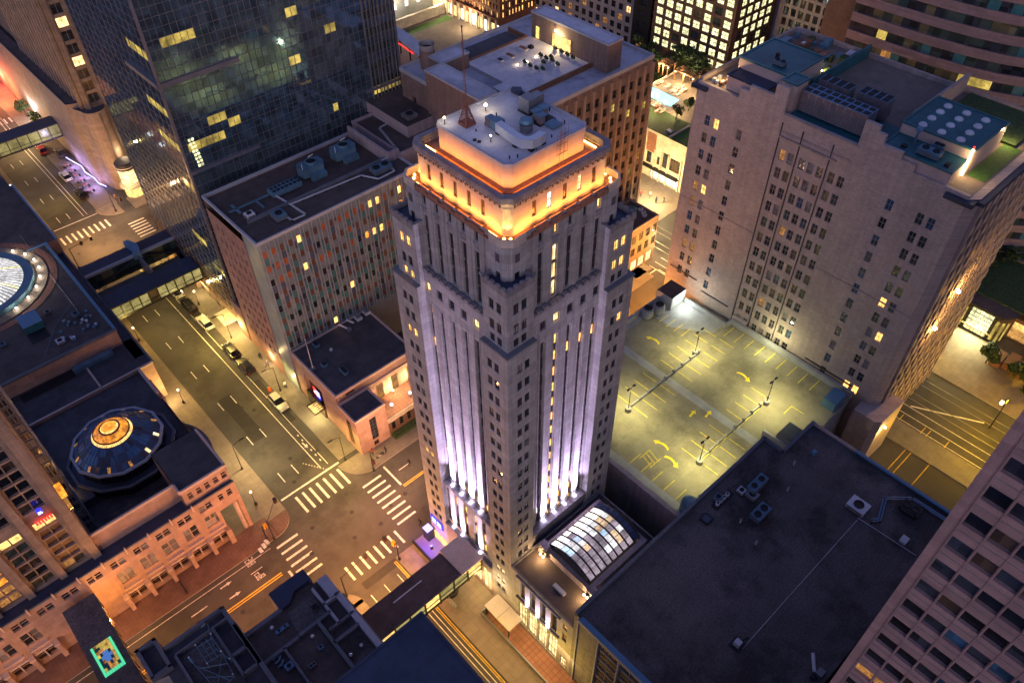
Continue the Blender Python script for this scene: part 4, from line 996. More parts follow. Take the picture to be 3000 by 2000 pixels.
def deck_lamp(x, y, z, h):
    t = thing('lamp_post', LP[0][2], 'lamp post', (x, y, z), 'lamp posts on the parking deck')
    q = MB(); q.cyl(x, y, .45, z, z + .7, 'concrete', 12); q.build('footing', t)
    q = MB(); q.tube((x, y, z + .6), (x, y, z + h), .07, 'metal_dark', 6, .05); q.tube((x - .55, y, z + h), (x + .55, y, z + h), .04, 'metal_dark', 4); q.build('pole', t)
    q = MB()
    for s in (-1, 1): q.box(x + s * .6 - .25, x + s * .6 + .25, y - .14, y + .14, z + h - .03, z + h + .1, 'metal_dark'); q.box(x + s * .6 - .18, x + s * .6 + .18, y - .1, y + .1, z + h - .06, z + h - .03, 'lamp_white')
    q.build('lamp_head', t)
    lamp('SPOT', (x, y, z + h - .15), 640, (1., .88, .38), .25, t, (0, 0, 0), spot=158, blend=.7)
    return t
l0 = deck_lamp(LP[0][0], LP[0][1], DZ, 5.1)
for x, y, lb in LP[1:]: copy_thing(l0, (x, y, DZ), lb)
q = MB(); q.box(82.6, 86.2, 52.4, 55.6, DZ, DZ + 2.6, 'deck_pale', top='roof_brown'); single(q, 'plant_house', 'small white plant house with brown roof at the far corner of the deck', 'building', (84.4, 54, DZ))
for k, (x, y, lb) in enumerate(((80.6, 53.3, 'round cooling tower nearer the plant house'), (78.6, 54., 'round cooling tower further from the plant house'))):
    t = thing('cooling_tower', lb, 'cooling tower', (x, y, DZ), 'round cooling towers on the garage deck')
    q = MB(); q.lathe(x, y, [(.85, DZ + .3), (.95, DZ + .7), (.95, DZ + 1.9), (.8, DZ + 2.)], 'deck_pale', 18); q.build('drum', t); q = MB(); q.lathe(x, y, [(.72, DZ + 2.), (.74, DZ + 2.25)], 'metal_grey', 16, cap=False); q.cyl(x, y, .7, DZ + 2.0, DZ + 2.06, 'fan_black', 16); q.build('fan', t)
    q = MB()
    for a in range(4): q.tube((x + .7 * math.cos(a * PI / 2), y + .7 * math.sin(a * PI / 2), DZ), (x + .7 * math.cos(a * PI / 2), y + .7 * math.sin(a * PI / 2), DZ + .5), .06, 'metal_dark')
    q.build('leg', t)
q = MB(); q.lathe(54.6, 26.5, [(1.15, DZ), (1.15, DZ + 1.6), (1.0, DZ + 2.1), (.5, DZ + 2.45)], 'metal_blue', 18); single(q, 'water_tank', 'rounded dark blue tank at the garage corner by the dark roof', 'tank', (54.6, 26.5, DZ))
q = MB(); q.box(57.3, 59.4, 25.4, 26.9, DZ, DZ + .5, 'deck_pale'); q.box(57.4, 59.3, 25.5, 26.8, DZ + .5, DZ + .53, 'deck_concrete'); single(q, 'roof_box', 'low pale box beside the dark blue tank on the deck', 'box', (58.3, 26.2, DZ))
lamp('POINT', (84.6, 51., DZ + 2.), 100, (.95, 1., .85), .2, pg); lamp('POINT', (85.6, 36, DZ + 2.6), 130, (1., .95, .5), .2, pg)
# ------------------------------------------------------------------ tan apartment building
tb = thing('apartment_building', 'large tan brick building with a stepped parapet and paired windows beside the parking deck', 'building', (98, 40, 0))
TX, TA, TB_ = 88.5, 19.9, 58.4
rows = [41.95 - 2.75 * k for k in range(14)]
cols = {55.9: 11, 54.35: 11, 50.45: 11, 43.45: 12, 42.15: 12, 40.4: 13, 39.1: 13, 37.75: 13, 36.05: 13, 34.7: 13, 27.9: 12, 23.95: 13, 22.55: 13}
ops = []; tw = []
for y, n in cols.items():
    for k in range(n):
        z = rows[k]
        if z < 9: continue
        o = (y - .43, y + .43, z - .8, z + .8); ops.append(o)
        g_ = pick(('glass_dark', 5), ('glass_green', 3), ('blind_olive', 2.5), ('blind_grey', 1.5), ('glass_blue', 1.5), ('lit_dim', .25))
        if (y, k) in ((54.35, 0), (54.35, 4), (23.95, 10 + 1), (22.55, 11), (23.95, 5), (22.55, 7)): g_ = 'lit_amber'
        if (y, k) in ((55.9, 4), (55.9, 5), (55.9, 8), (54.35, 8)): g_ = 'lit_dim'
        if y in (27.9,): g_ = pick(('glass_blue', 3), ('blind_grey', 2), ('glass_dark', 1))
        tw.append(('W', TX, *o, g_))
mb = MB()
wall(mb, 'W', TX, TA, TB_, 0, 46.9, ops, 'tan_brick', .2)
par = [(TB_, 47.0), (51.7, 47.2), (51.7, 48.5), (50.3, 48.5), (50.3, 49.4), (46.6, 49.4), (46.6, 51.), (44.7, 51.), (44.7, 47.6), (34.1, 47.6), (34.1, 51.), (32.2, 51.), (32.2, 50.2), (31.2, 50.2), (31.2, 49.), (28.6, 49.), (28.6, 48.2), (26.7, 48.2), (26.7, 47.3), (TA, 47.2)]
for (ya, za), (yb, zb) in zip(par[:-1], par[1:]):
    if ya != yb: mb.box(TX, TX + .5, yb, ya, 46.9, (za + zb) / 2, 'tan_brick')
wall(mb, 'N', TB_, TX, 112.5, 0, 47., [], 'tan_brick'); wall(mb, 'E', 112.5, TA, TB_, 0, 47, [], 'tan_brick')
mb.prism([(TX, TA), (89.6, 18.9), (112.5, 18.9), (112.5, TA + .01)], 0, 46.9, 'tan_brick')
mb.prism([(86.2, 20.9), (86.2, 17.6), (86.9, 16.8), (93, 16.6), (93, 18.9), (89.6, 18.9), (88.5, 19.9), (88.5, 20.9)], 0, 10.6, 'tan_brick'); mb.build('wall', tb)
windows(tb, tw, .18, 'frame_tan', 2, 2, .07, cap=100)
q = MB()
for y in (44.45, 41.35, 36.95): q.box(TX - .1, TX, y - .07, y + .07, 9, 46.4, 'frame_dark')
q.box(TX - .07, TX, 34.2, 44.7, 45.1, 45.4, 'tan_trim'); q.box(TX - .3, TX, 36, 44.5, 44.4, 44.62, 'tan_trim'); q.box(TX - .08, TX, 33.7, 44.6, 47.4, 47.62, 'tan_trim')
q.box(TX - .05, TX, 20, 34, 28.1, 28.3, 'tan_trim'); q.box(TX - .05, TX, 44.5, 58.3, 28.1, 28.3, 'tan_trim')
q.box(TX - .12, TX, 52.2, 57.8, 14.2, 14.35, 'frame_dark'); q.box(TX - .12, TX, 45.6, 51, 12.7, 12.9, 'frame_dark'); q.box(TX - .12, TX, 23, 31, 12.0, 12.2, 'frame_dark')
q.box(87.9, 89.6, 19., 22.4, 46.2, 46.8, 'roof_navy'); q.box(89, 112.9, 18.2, 20., 46.3, 46.8, 'roof_navy'); q.box(87.9, 90, 56.6, 59.1, 46.2, 46.7, 'roof_navy'); q.box(90, 112.9, 58.3, 59.1, 46.3, 46.7, 'roof_navy')
q.build('trim', tb)
q = MB()   # sign above the passage
q.box(TX - .5, TX, 41.7, 44.2, 11.5, 12.2, 'awning_pale'); q.box(TX - .56, TX - .5, 41.9, 44., 11.65, 12.05, 'pink_trim'); q.build('sign', tb)
q = MB()   # street face with bay ribs
for k in range(12):
    x = 90.2 + k * 1.95
    q.box(x, x + .55, 18.5, 18.9, 0, 46.2, 'tan_trim')
    for j in range(16): q.box(x + .55, x + 1.95, 18.62, 18.9, 2.2 + j * 2.75, 3.5 + j * 2.75, 'tan_brick')
q.build('street_rib', tb, kind='stuff')
sw_ = [('S', 18.9, 90.75 + 1.95 * k, 92.1 + 1.95 * k, 3.5 + 2.75 * j, 4.9 + 2.75 * j, pick(('glass_dark', 8), ('lit_amber', 1.1), ('lit_dim', 1))) for k in range(11) for j in range(15)]
windows(tb, sw_, -.05, 'frame_dark', 2, 1, .06, cap=60, name='street_window')
q = MB(); q.ball(96.4, 18.2, 22.2, .28, 'lamp_warm'); q.ball(98.9, 18.2, 27.6, .28, 'lamp_warm'); q.ball(88.3, 16.4, 8.6, .16, 'lamp_warm'); q.build('wall_lamp', tb)
lamp('POINT', (96.4, 17.6, 22.), 190, (1., .5, .13), .2, tb); lamp('POINT', (98.9, 17.6, 27.4), 190, (1., .5, .13), .2, tb); lamp('POINT', (87.9, 16., 8.), 60, (1., .6, .2), .1, tb)
rf = MB(); flat(rf, TX + .5, 112.3, TA, TB_ - .1, 46.95, 'paving_warm'); rf.box(TX + .4, 97, 31.8, 46.4, 46.95, 47.1, 'roof_teal'); rf.build('roof', tb)
rf = MB(); rf.box(TX + .45, 112.4, TB_ - .35, TB_, 46.9, 47.6, 'tan_trim'); rf.box(112.1, 112.5, TA, TB_, 46.9, 47.6, 'tan_trim'); rf.box(97., 112.3, 46., 46.3, 46.95, 48.8, 'roof_teal'); rf.box(97, 112.3, 31.8, 32.2, 46.95, 49.6, 'tan_trim'); rf.build('parapet', tb)
def penthouse(x0, x1, y0, y1, z1, m, nm='penthouse'):
    q = MB(); q.box(x0, x1, y0, y1, 46.95, z1, 'pink_trim', top=m); q.ring(rc(x0 - .12, x1 + .12, y0 - .12, y1 + .12), rc(x0 + .1, x1 - .1, y0 + .1, y1 - .1), z1 - .15, z1 + .12, 'roof_navy' if m != 'roof_teal' else 'teal_panel'); q.build(nm, tb)
penthouse(92.3, 100.4, 46.95, 55., 50.5, 'roof_teal'); penthouse(89.6, 92.9, 48.4, 54.6, 49., 'roof_navy'); penthouse(90., 92.8, 44.6, 46.8, 51.0, 'roof_teal'); penthouse(92.8, 101.6, 22.5, 31.4, 50.3, 'roof_teal'); penthouse(88.95, 92.8, 22.8, 31.4, 48.8, 'roof_teal')
q = MB()
for i, x in enumerate((93.7, 95.9, 98.05, 100.1)):
    for j, y in enumerate((29.38, 27.03, 24.68)): q.lathe(x, y, [(.52, 50.3), (.52, 50.42), (.4, 50.58), (.15, 50.68)], 'metal_white', 14)
split(q, 'roof_dome', tb)
def chiller(x0, x1, y0, y1, z0, z1, nx, label):
    t = thing('chiller', label, 'chiller', ((x0 + x1) / 2, (y0 + y1) / 2, z0), 'banks of air chillers on the tan roof')
    q = MB(); q.box(x0, x1, y0, y1, z0, z1, 'metal_grey', top='coping_blue'); q.build('casing', t)
    lv = MB(); n = int(round((y1 - y0) / 1.05)); dy = (y1 - y0) / n
    for k in range(n):
        for j in range(2):
            a = z0 + .15 + j * (z1 - z0 - .2) / 2; lv.box(x0 - .04, x0, y0 + k * dy + .1, y0 + (k + 1) * dy - .1, a, a + (z1 - z0 - .4) / 2, 'louvre')
    lv.build('louvre', t)
    fn = MB()
    for k in range(n):
        for j in range(nx):
            a = x0 + (x1 - x0) * (j + .5) / nx; fn.box(a - .42, a + .42, y0 + k * dy + .13, y0 + (k + 1) * dy - .13, z1, z1 + .05, 'fan_black')
    fn.build('fan', t)
chiller(91.0, 93.6, 35.0, 44.2, 47.4, 50.2, 2, 'long front bank of chillers along the tan roof edge'); chiller(95.6, 97.4, 40.2, 44.6, 47.4, 50., 2, 'rear left bank of chillers beside the brown terrace'); chiller(96.2, 98.2, 35.2, 39.3, 47.4, 50., 2, 'rear right bank of chillers beyond the long one')
unit(90.4, 26.4, 48.8, 1.3, 2.6, .9, 'teal topped unit on the lower roof at the right end'); unit(92.1, 26.2, 48.8, .9, 1.2, .9, 'small teal unit by the pink wall at the right end'); unit(93.9, 49.8, 50.5, 1., 1.6, .7, 'little rooftop unit on the big teal penthouse roof')
q = MB()
for x, y in ((90.2, 29.4), (90., 23.9)): q.box(x - .3, x + .3, y - .3, y + .3, 48.8, 49.1, 'metal_dark')
q.box(94.8, 95.2, 50.8, 51.2, 50.5, 51.5, 'metal_dark'); q.tube((91.4, 28.8, 48.8), (91.4, 28.8, 50.8), .14, 'metal_blue'); q.box(91.1, 91.8, 28.5, 29.1, 50.7, 51.1, 'coping_blue'); q.build('roof_vent', tb)
q = MB()  # wall mounted warm lights on roof terraces
for x, y, z in ((90.6, 55.2, 48.3), (101.2, 47.2, 48.2), (102.6, 23., 48.6)): q.ball(x, y, z, .1, 'lamp_warm')
q.tube((92.2, 22.6, 47.2), (92.2, 22.6, 50.6), .1, 'lamp_warm', 6); q.ball(92.2, 22.6, 50.9, .14, 'lamp_red'); q.build('terrace_lamp', tb)
for x, y, z, e in ((90.4, 56., 48.3, 120), (102., 47.4, 48.4, 120), (103., 22., 48.6, 150), (92.4, 21.6, 48.6, 60), (100, 32., 49., 60)): lamp('POINT', (x, y, z), e * .5, (1., .65, .28), .15, tb)
q = MB()
for k in range(34):
    x, y = 101.5 + random.random() * 10, 46.6 + random.random() * 11; h = .3 + random.random() * .8; s = .3 + random.random() * .7
    q.box(x - s, x + s, y - s * .6, y + s * .6, 46.95, 46.95 + h, pick(('metal_blue', 2), ('wood', 2), ('metal_white', 1), ('hedge', 2), ('tile_red', 1)))
for k in range(10):
    x, y = 89.6 + random.random() * 2, 55.2 + random.random() * 2.6; q.box(x - .25, x + .25, y - .2, y + .2, 46.95, 47.4, pick(('wood', 2), ('metal_white', 1)))
q.build('terrace_furniture', tb, kind='stuff')
q = MB(); q.box(103, 112, 21, 30.8, 46.98, 47.3, 'hedge'); flat(q, 93, 103, 20.1, 22.3, 47., 'grass'); q.build('roof_garden', tb, kind='stuff')
# ------------------------------------------------------------------ tiled office block with coloured panels
bb = thing('office_building', 'mid rise office block with a checkered front of teal panels and orange blinds', 'building', (45, 96, 0))
BZ = 31.2
mb = MB(); bw = []; ops = []
for i in range(20):
    x = 32.35 + i * 1.4
    for k in range(9):
        z = 28.55 - 2.6 * k + (.0 if i % 2 == 0 else .0)
        if z < 9.8: continue
        o = (x + .08, x + .82, z - .3, z + 1.0); ops.append(o)
        if k < 3: g_ = pick(('orange_blind', 5 if k < 2 else 3), ('brown_blind', 3), ('lit_orange', .7), ('glass_dark', 1))
        else: g_ = pick(('brown_blind', 6), ('glass_dark', 5), ('glass_green', 2), ('lit_amber', .35))
        if k < 3 and i in (4, 13, 14, 17) and k != 1: g_ = 'lit_amber'
        bw.append(('S', 88.6, *o, g_))
wall(mb, 'S', 88.6, 32.35, 60.3, 0, BZ, ops, 'grey_panel', .1); mb.box(32., 32.35, 88.6, 92.9, 0, BZ, 'pale_panel', skip='B')
for c_, x0, x1, y0, y1, z in (('N', 32, 60.3, 0, 104.6, 31.2), ('E', 88.6, 104.6, 0, 60.3, 31.2)):
    wall(mb, c_, y1, x0, x1, 0, z, [], 'brown_brick')
o3 = [(94.2 + 1.55 * i, 94.75 + 1.55 * i, 26.2 - 2.35 * k, 27.3 - 2.35 * k) for i in range(6) for k in range(10)]
wall(mb, 'W', 31.95, 92.9, 104.6, 0, 29.2, o3, 'pink_brick', .25); mb.box(32, 32.4, 92.9, 93.1, 29, BZ, 'pale_panel')
mb.build('wall', bb); windows(bb, bw, .08, 'frame_white', 1, 1, .06, cap=100); windows(bb, [('W', 31.95, *o, 'glass_brown') for o in o3], .24, 'frame_dark', 1, 1, .04, cap=60, name='slit_window')
pn = MB()
for i in range(20):
    x = 32.35 + i * 1.4
    for k in range(10):
        z = 28.55 - 2.6 * k; zb = max(z - 1.6, 9.5)
        if z - .32 > zb: quad(pn, 'S', 88.6, x + .08, x + .82, zb, z - .32, pick(('teal_panel', 2 + k), ('blue_panel', 2), ('grey_panel', 3)), -.02)
        for zz, hh in ((z - .95, 1.25), (z + .35, .65)):
            if zz > 9.5: quad(pn, 'S', 88.6, x + .92, x + 1.38, zz, zz + hh, pick(('grey_panel', 4), ('pale_panel', 2), ('teal_panel', 1 + k * .5), ('blue_panel', 1)), -.02)
pn.build('spandrel_panel', bb, kind='stuff')
fm = MB()
for i in range(40):
    x = 32.38 + i * .7 + (.18 if i % 2 else 0); fm.box(x - .035, x + .035, 88.42, 88.58, 9.6, 31., 'frame_white')
split(fm, 'mullion', bb)
rf = MB(); flat(rf, 32.2, 60.2, 88.8, 93.9, BZ - .15, 'roof_brown'); flat(rf, 32.2, 60.2, 94.4, 104.4, BZ - .55, 'roof_brown'); rf.box(33.8, 60.2, 93.9, 94.4, BZ - .6, BZ + .25, 'coping_dark'); rf.build('roof', bb)
rf = MB(); parapet(rf, 31.9, 60.4, 88.5, 104.7, BZ - .3, .5, .3, 'coping'); rf.build('parapet', bb)
pb = MB(); pb.box(60.3, 74, 92.6, 106.2, 0, 31.6, 'concrete_pink', top='roof_brown'); pb.box(64.4, 74, 96, 108, 31.6, 33.6, 'concrete_pink', top='roof_brown'); parapet(pb, 60.2, 74.1, 92.5, 106.2, 31.4, .7, .3, 'concrete_pink'); pb.box(58.2, 58.6, 93.4, 104.4, BZ - .5, BZ + 1.5, 'concrete_pink'); pb.box(58.2, 60.3, 93., 93.4, BZ - .5, BZ + 1.5, 'concrete_pink'); pb.build('rear_block', bb)
unit(37.8, 92.0, BZ - .15, 1.7, 1.9, 1.0, 'boxy blue unit near the front corner of the brown panel roof'); unit(34.9, 95.6, BZ - .55, 1.3, 1.2, .9, 'small white unit at the left end of the brown panel roof', m='metal_white')
for k, (x, y, lb) in enumerate(((47.9, 99.3, 'big blue cooling unit, the left of the twin ones on the panel roof'), (54.3, 99.9, 'big blue cooling unit, the right of the twin ones on the panel roof'))):
    t = thing('cooling_unit', lb, 'cooling unit', (x, y, BZ - .5), 'twin blue cooling units'); q = MB(); z = BZ - .5
    q.prism([(x - 2, y - 1.1), (x + 1.5, y - 1.4), (x + 2.1, y - .4), (x + 2, y + 1.2), (x - 1.6, y + 1.4), (x - 2.2, y + .5)], z + .3, z + 1.8, 'metal_blue'); q.build('casing', t)
    q = MB(); q.lathe(x + .3, y + .2, [(.95, z + 1.8), (.95, z + 2.15), (.8, z + 2.15)], 'metal_blue', 18, cap=False); q.cyl(x + .3, y + .2, .8, z + 1.82, z + 1.9, 'fan_black', 18); q.build('fan', t)
    q = MB(); q.tube((x - 1.9, y - .9, z + 1.9), (x - 1.9, y - .9, z + 2.9), .06, 'metal_white'); q.tube((x + .4, y + 1.2, z + 2.2), (x + 1.2, y + .9, z + 2.5), .06, 'metal_white'); q.box(x - 1.2, x + 1.4, y - 2.3, y - 1.5, z, z + .9, 'metal_blue'); q.build('pump', t)
t = thing('condenser_bank', 'bank of blue condensers with round fans on the panel roof', 'condenser', (42.6, 97.9, BZ - .5)); q = MB(); q.box(39.8, 44.8, 97., 98.9, BZ - .2, BZ + .6, 'metal_blue'); q.build('casing', t); q = MB()
for k in range(7):
    for j in range(2): q.cyl(40.3 + k * .7, 97.5 + j * .9, .27, BZ + .6, BZ + .66, 'fan_black', 10)
q.build('fan', t)
q = MB(); q.box(33., 40, 98.2, 98.5, BZ - .2, BZ, 'metal_blue'); q.box(34, 34.4, 97., 99.8, BZ - .2, BZ, 'metal_blue'); q.box(37.3, 37.6, 96, 98.3, BZ - .2, BZ, 'metal_blue'); single(q, 'pipe_rack', 'blue pipe rack along the left of the panel roof', 'pipes', (36, 98, BZ - .5))
t = unit(55.9, 91.9, BZ - .15, 3.2, 1.8, 1.0, 'rounded blue unit at the tower end of the panel roof')
for pts, lb in (([(40., 97.4), (40.5, 93.5), (52.6, 92.6)], 'long white pipe pair bending across the panel roof'), ([(40.5, 93.5), (40.8, 90.), (38.8, 90.1), (38.7, 91.3)], 'white pipe hook near the front edge of the panel roof'), ([(52.6, 92.6), (54., 89.9), (57.2, 90.), (57.5, 91.)], 'white pipe loop round the rounded blue unit')):
    q = duct_run(pts, BZ - .15, 'metal_white', .055, .3, .22); single(q, 'pipe_run', lb, 'pipes', (*pts[0], BZ - .15))
q = duct_run([(57., 93.), (60.6, 93.2), (62.6, 101.3), (64.8, 101.6), (64.4, 105)], 31.6, 'metal_white', .055, .3, .25); single(q, 'pipe_run', 'white pipe pair zigzagging over the raised rear roof', 'pipes', (60, 97, 31.6))
unit(66.5, 98., 33.6, 2, 2, .8, 'dark unit on the highest rear part beside the panel roof', m='metal_grey')
# ------------------------------------------------------------------ low stone bank annex
an = thing('bank_annex', 'low rose stone building with black roof, arched hall windows and a corner pavilion', 'building', (40, 82, 0))
mb = MB(); AZ = 9.5
wo = [(39.2 + 2.9 * i, 40.5 + 2.9 * i, 2.6, 6.7) for i in range(2)] + [(45.2, 46.4, 2.6, 6.7)]
wall(mb, 'S', 75.6, 32.3, 47, 0, AZ, [(33.9, 35.6, 8.3, 8.9)] + wo, 'pink_stone', .3); wall(mb, 'W', 32.25, 75.6, 88.6, 0, AZ, [(80.5, 85.7, .3, 6.6)], 'pink_stone', .6, back='glass_brown'); wall(mb, 'E', 47, 75.6, 88.6, 0, AZ, [], 'pink_stone')
mb.build('wall', an); windows(an, [('S', 75.6, *o, 'lit_dim') for o in wo], .28, 'frame_dark', 4, 6, .05); q = MB(); flat(q, 32.5, 47, 75.8, 88.6, AZ - .1, 'roof_dark'); q.build('roof', an)
q = MB(); parapet(q, 32.15, 47.1, 75.5, 88.55, AZ - .25, .4, .3, 'pink_trim'); q.box(32.4, 47, 75.35, 75.6, 7.6, 7.85, 'pink_trim'); q.build('parapet', an)
mb = MB(); co = [(34.3, 35.5, 1.9, 6.9), (34.4, 35.3, .4, 1.5)]
wall(mb, 'S', 70.5, 32., 37.4, 0, 8.3, co, 'pink_stone', .2, back=None); wall(mb, 'W', 32., 70.5, 75., 0, 8.1, [(72.2, 73.6, 1.2, 6.6)], 'pink_stone', .2); wall(mb, 'E', 37.4, 70.5, 75.6, 0, 8.1, [], 'pink_stone'); wall(mb, 'N', 75., 32., 37.4, 0, 8.1, [], 'pink_stone')
mb.build('corner_pavilion', an); windows(an, [('S', 70.5, *co[0], 'glass_dark'), ('S', 70.5, *co[1], 'glass_brown'), ('W', 32., 72.2, 73.6, 1.2, 6.6, 'glass_warm')], .18, 'frame_dark', 2, 6, .06, name='pavilion_window')
q = MB(); flat(q, 32.2, 37.2, 70.7, 75, 8., 'roof_dark'); parapet(q, 31.92, 37.48, 70.42, 75.1, 7.9, .42, .28, 'pink_trim'); q.build('pavilion_roof', an)
q = MB(); q.box(37.4, 47, 70.5, 75.6, 0, 3.4, 'dark_brick', top='tile_red'); q.box(37.4, 47, 70.4, 70.7, 3.4, 4.1, 'cream_stone')
for k in range(6): q.box(38 + 1.5 * k, 38.6 + 1.5 * k, 70.42, 70.5, 1.6, 3.2, 'glass_black')
for k in range(5): q.box(37.9 + 1.9 * k, 38.6 + 1.9 * k, 70.32, 70.42, 3.4, 4.2, 'cream_stone')
q.box(37.6, 46.8, 69.3, 70.35, .14, .9, 'hedge'); q.build('hall_terrace', an)
for k, (x, y, z) in enumerate(((39.6, 72.4, 4.5), (43.2, 72.3, 4.6), (41.7, 74.9, 4.2), (45.2, 74.8, 4.4))):
    q = MB(); q.tube((x, y, 3.4), (x, y, z), .04, 'metal_dark'); q.ball(x, y, z + .1, (.17, .17, .12, .12)[k], 'lamp_white'); o = single(q, 'globe_lamp', ('white globe lamp at the left front of the hall terrace', 'white globe lamp at the right front of the hall terrace', 'white globe lamp against the hall wall, nearer the pavilion', 'white globe lamp against the hall wall, nearer the tower')[k], 'lamp', (x, y, 3.4), 'globe lamps on the hall terrace')
    lamp('POINT', (x, y - .2, z + .45), 90 if k > 1 else 50, (1., .66, .28), .12, o)
q = MB(); q.box(31.9, 32.2, 80.6, 85.6, .2, 3.2, 'glass_brown'); 
for k in range(5): q.box(31.1, 32.2, 80.7 + k * .45, 80.78 + k * .45, 2.5, 2.62, 'metal_dark')
q.box(30.2, 32.1, 80.5, 80.6, 2.45, 2.6, 'metal_dark'); q.box(30.2, 32.1, 83., 83.1, 2.45, 2.6, 'metal_dark'); q.box(30.2, 30.3, 80.5, 83.1, 2.45, 2.6, 'metal_dark'); q.box(30.4, 31.9, 80.7, 82.9, 2.3, 2.35, 'lit_gold'); q.build('entrance_canopy', an)
lamp('AREA', (30.9, 81.4, 2.25), 45, (1., .78, .3), 2., an, (0, 0, 0), 2.)
s_ = MB(); s_.box(32.02, 32.12, 82.1, 82.9, 4.4, 6.1, 'sign_red'); s_.box(32.0, 32.12, 81.2, 82.1, 4.3, 5.8, 'sign_violet'); s_.box(31.98, 32.1, 81.35, 82.75, 5., 5.22, 'sign_white'); s_.box(31.97, 32.1, 81., 81.9, 4.3, 4.55, 'sign_blue'); s_.box(31.5, 32.3, 80.9, 83., 4.1, 4.2, 'metal_dark'); s_.build('sign', an, label='glowing red white and blue sign')
q = MB(); q.tube((32.95, 83, 9.4), (32.95, 83, 15.9), .07, 'metal_white', 6, .03); q.ball(32.95, 83, 15.95, .09, 'metal_white'); q.box(32.6, 33.3, 82.7, 83.3, 9.4, 9.75, 'metal_grey'); single(q, 'flagpole', 'bare white flagpole standing on the black annex roof', 'flagpole', (32.95, 83, 9.4))
for x, y, a, b, m, lb in ((36.04, 86.9, .8, 1.3, 'metal_blue', 'small blue unit at the left of the black annex roof'), (34.6, 82.2, .9, .9, 'metal_blue', 'small blue hatch near the flagpole'), (36.1, 79., .8, 1.7, 'metal_blue', 'long blue unit near the front edge of the annex roof'), (46.4, 87.6, 1., 1.1, 'metal_white', 'pale box unit against the panel wall, nearer the tower side by the pipes'), (44.6, 87.4, 1., 1.1, 'metal_white', 'pale box unit against the panel wall, left of its twin')):
    q = MB(); q.box(x - a / 2, x + a / 2, y - b / 2, y + b / 2, 9.55, 10.1, m); q.box(x - a / 2 + .1, x + a / 2 - .1, y - b / 2 + .1, y + b / 2 - .1, 10.1, 10.16, 'metal_dark' if m != 'metal_white' else 'metal_grey'); q.box(x - a / 2 + .05, x + a / 2 - .05, y - b / 2 + .1, y - b / 2 + .2, 9.4, 9.55, 'metal_dark'); single(q, 'rooftop_unit', lb, 'rooftop unit', (x, y, 9.4))
q = MB(); q.tube((41.4, 88.2, 9.7), (42., 86.2, 9.7), .18, 'metal_white', 8); q.tube((42.9, 88.3, 9.8), (43.4, 86.9, 9.8), .18, 'metal_white', 8); q.box(41.7, 42.3, 85.9, 86.5, 9.4, 9.9, 'metal_grey'); q.cyl(37.3, 84.5, .25, 9.4, 9.7, 'metal_white'); single(q, 'pipe_run', 'short white pipes on the black annex roof by the panel wall', 'pipes', (42.2, 87, 9.4))
# ------------------------------------------------------------------ brown brick building with courtyard roofs
br = thing('warehouse_building', 'brown ribbed building behind the tower with several pale flat roofs', 'building', (87, 91, 0))
mb = MB(); ops = []; bwn = []
for i in range(16):
    for k in range(14):
        z = 35.6 - 2.6 * k
        if z < 1: continue
        o = (70.75 + i * 2.13, 71.95 + i * 2.13, z - 1.5, z); ops.append(o); bwn.append(('S', 78.6, *o, pick(('glass_dark', 8), ('glass_brown', 5), ('blind_olive', 1), ('lit_yellow', .8), ('lit_dim', .5))))
wo = [(101 - 3.2 * (i // 2) - 6.4 * (i % 2), 101.9 - 3.2 * (i // 2) - 6.4 * (i % 2), 33 - 5.2 * k, 34.6 - 5.2 * k) for i in range(1) for k in range(6)]
wall(mb, 'S', 78.6, 70.2, 104.3, 0, 38.6, ops, 'brown_brick', .2); wall(mb, 'W', 70.2, 78.6, 104.7, 0, 38.6, wo, 'brown_brick', .2, back='glass_brown'); wall(mb, 'N', 104.7, 70.2, 104.3, 0, 38.6, [], 'brown_brick'); wall(mb, 'E', 104.3, 78.6, 104.7, 0, 38.6, [], 'brown_brick')
mb.build('wall', br); windows(br, bwn, .18, 'frame_dark', 2, 2, .06, cap=100)
q = MB()
for i in range(17): q.box(70.1 + i * 2.13, 70.55 + i * 2.13, 78.25, 78.6, 0, 37.4, 'brown_pier')
split(q, 'pier', br)
q = MB(); flat(q, 70.4, 104.1, 78.8, 104.5, 38.3, 'roof_pale'); q.build('roof', br)
q = MB(); parapet(q, 70.05, 104.4, 78.45, 104.8, 38.1, .7, .35, 'coping'); q.build('parapet', br)
q = MB(); q.box(79., 93.8, 83.4, 98., 38.3, 38.9, 'coping', top='roof_white'); q.box(78.8, 95, 83.1, 83.4, 38.3, 39.2, 'wood'); q.box(80, 93.2, 98., 98.3, 38.3, 39.2, 'wood'); q.box(93, 93.3, 98.3, 103, 38.3, 39.1, 'wood'); q.box(81.3, 92.6, 98.5, 103., 38.32, 38.5, 'roof_dark'); q.build('roof_terrace', br)
q = MB(); q.box(94, 97.4, 80., 97.9, 38.3, 43.1, 'brown_brick', top='roof_white'); parapet(q, 93.9, 97.5, 79.9, 98., 43., .35, .25, 'coping'); q.box(93.9, 94, 96., 96.7, 39., 41., 'lit_amber'); q.box(93.85, 94, 88.4, 92.6, 39., 41.1, 'lit_gold'); q.build('lift_house', br)
q = MB(); q.box(69.7, 73.3, 84., 97., 33, 41., 'brown_brick', top='roof_white'); parapet(q, 69.6, 73.4, 83.9, 97.1, 40.9, .35, .25, 'coping'); q.box(73.3, 79., 97.2, 100.6, 38.3, 40.9, 'brown_brick', top='roof_white'); parapet(q, 73.2, 79.1, 97.1, 100.7, 40.8, .3, .22, 'coping'); q.box(76., 79, 84, 88, 38.3, 39.4, 'concrete', top='roof_white'); q.build('stair_house', br)
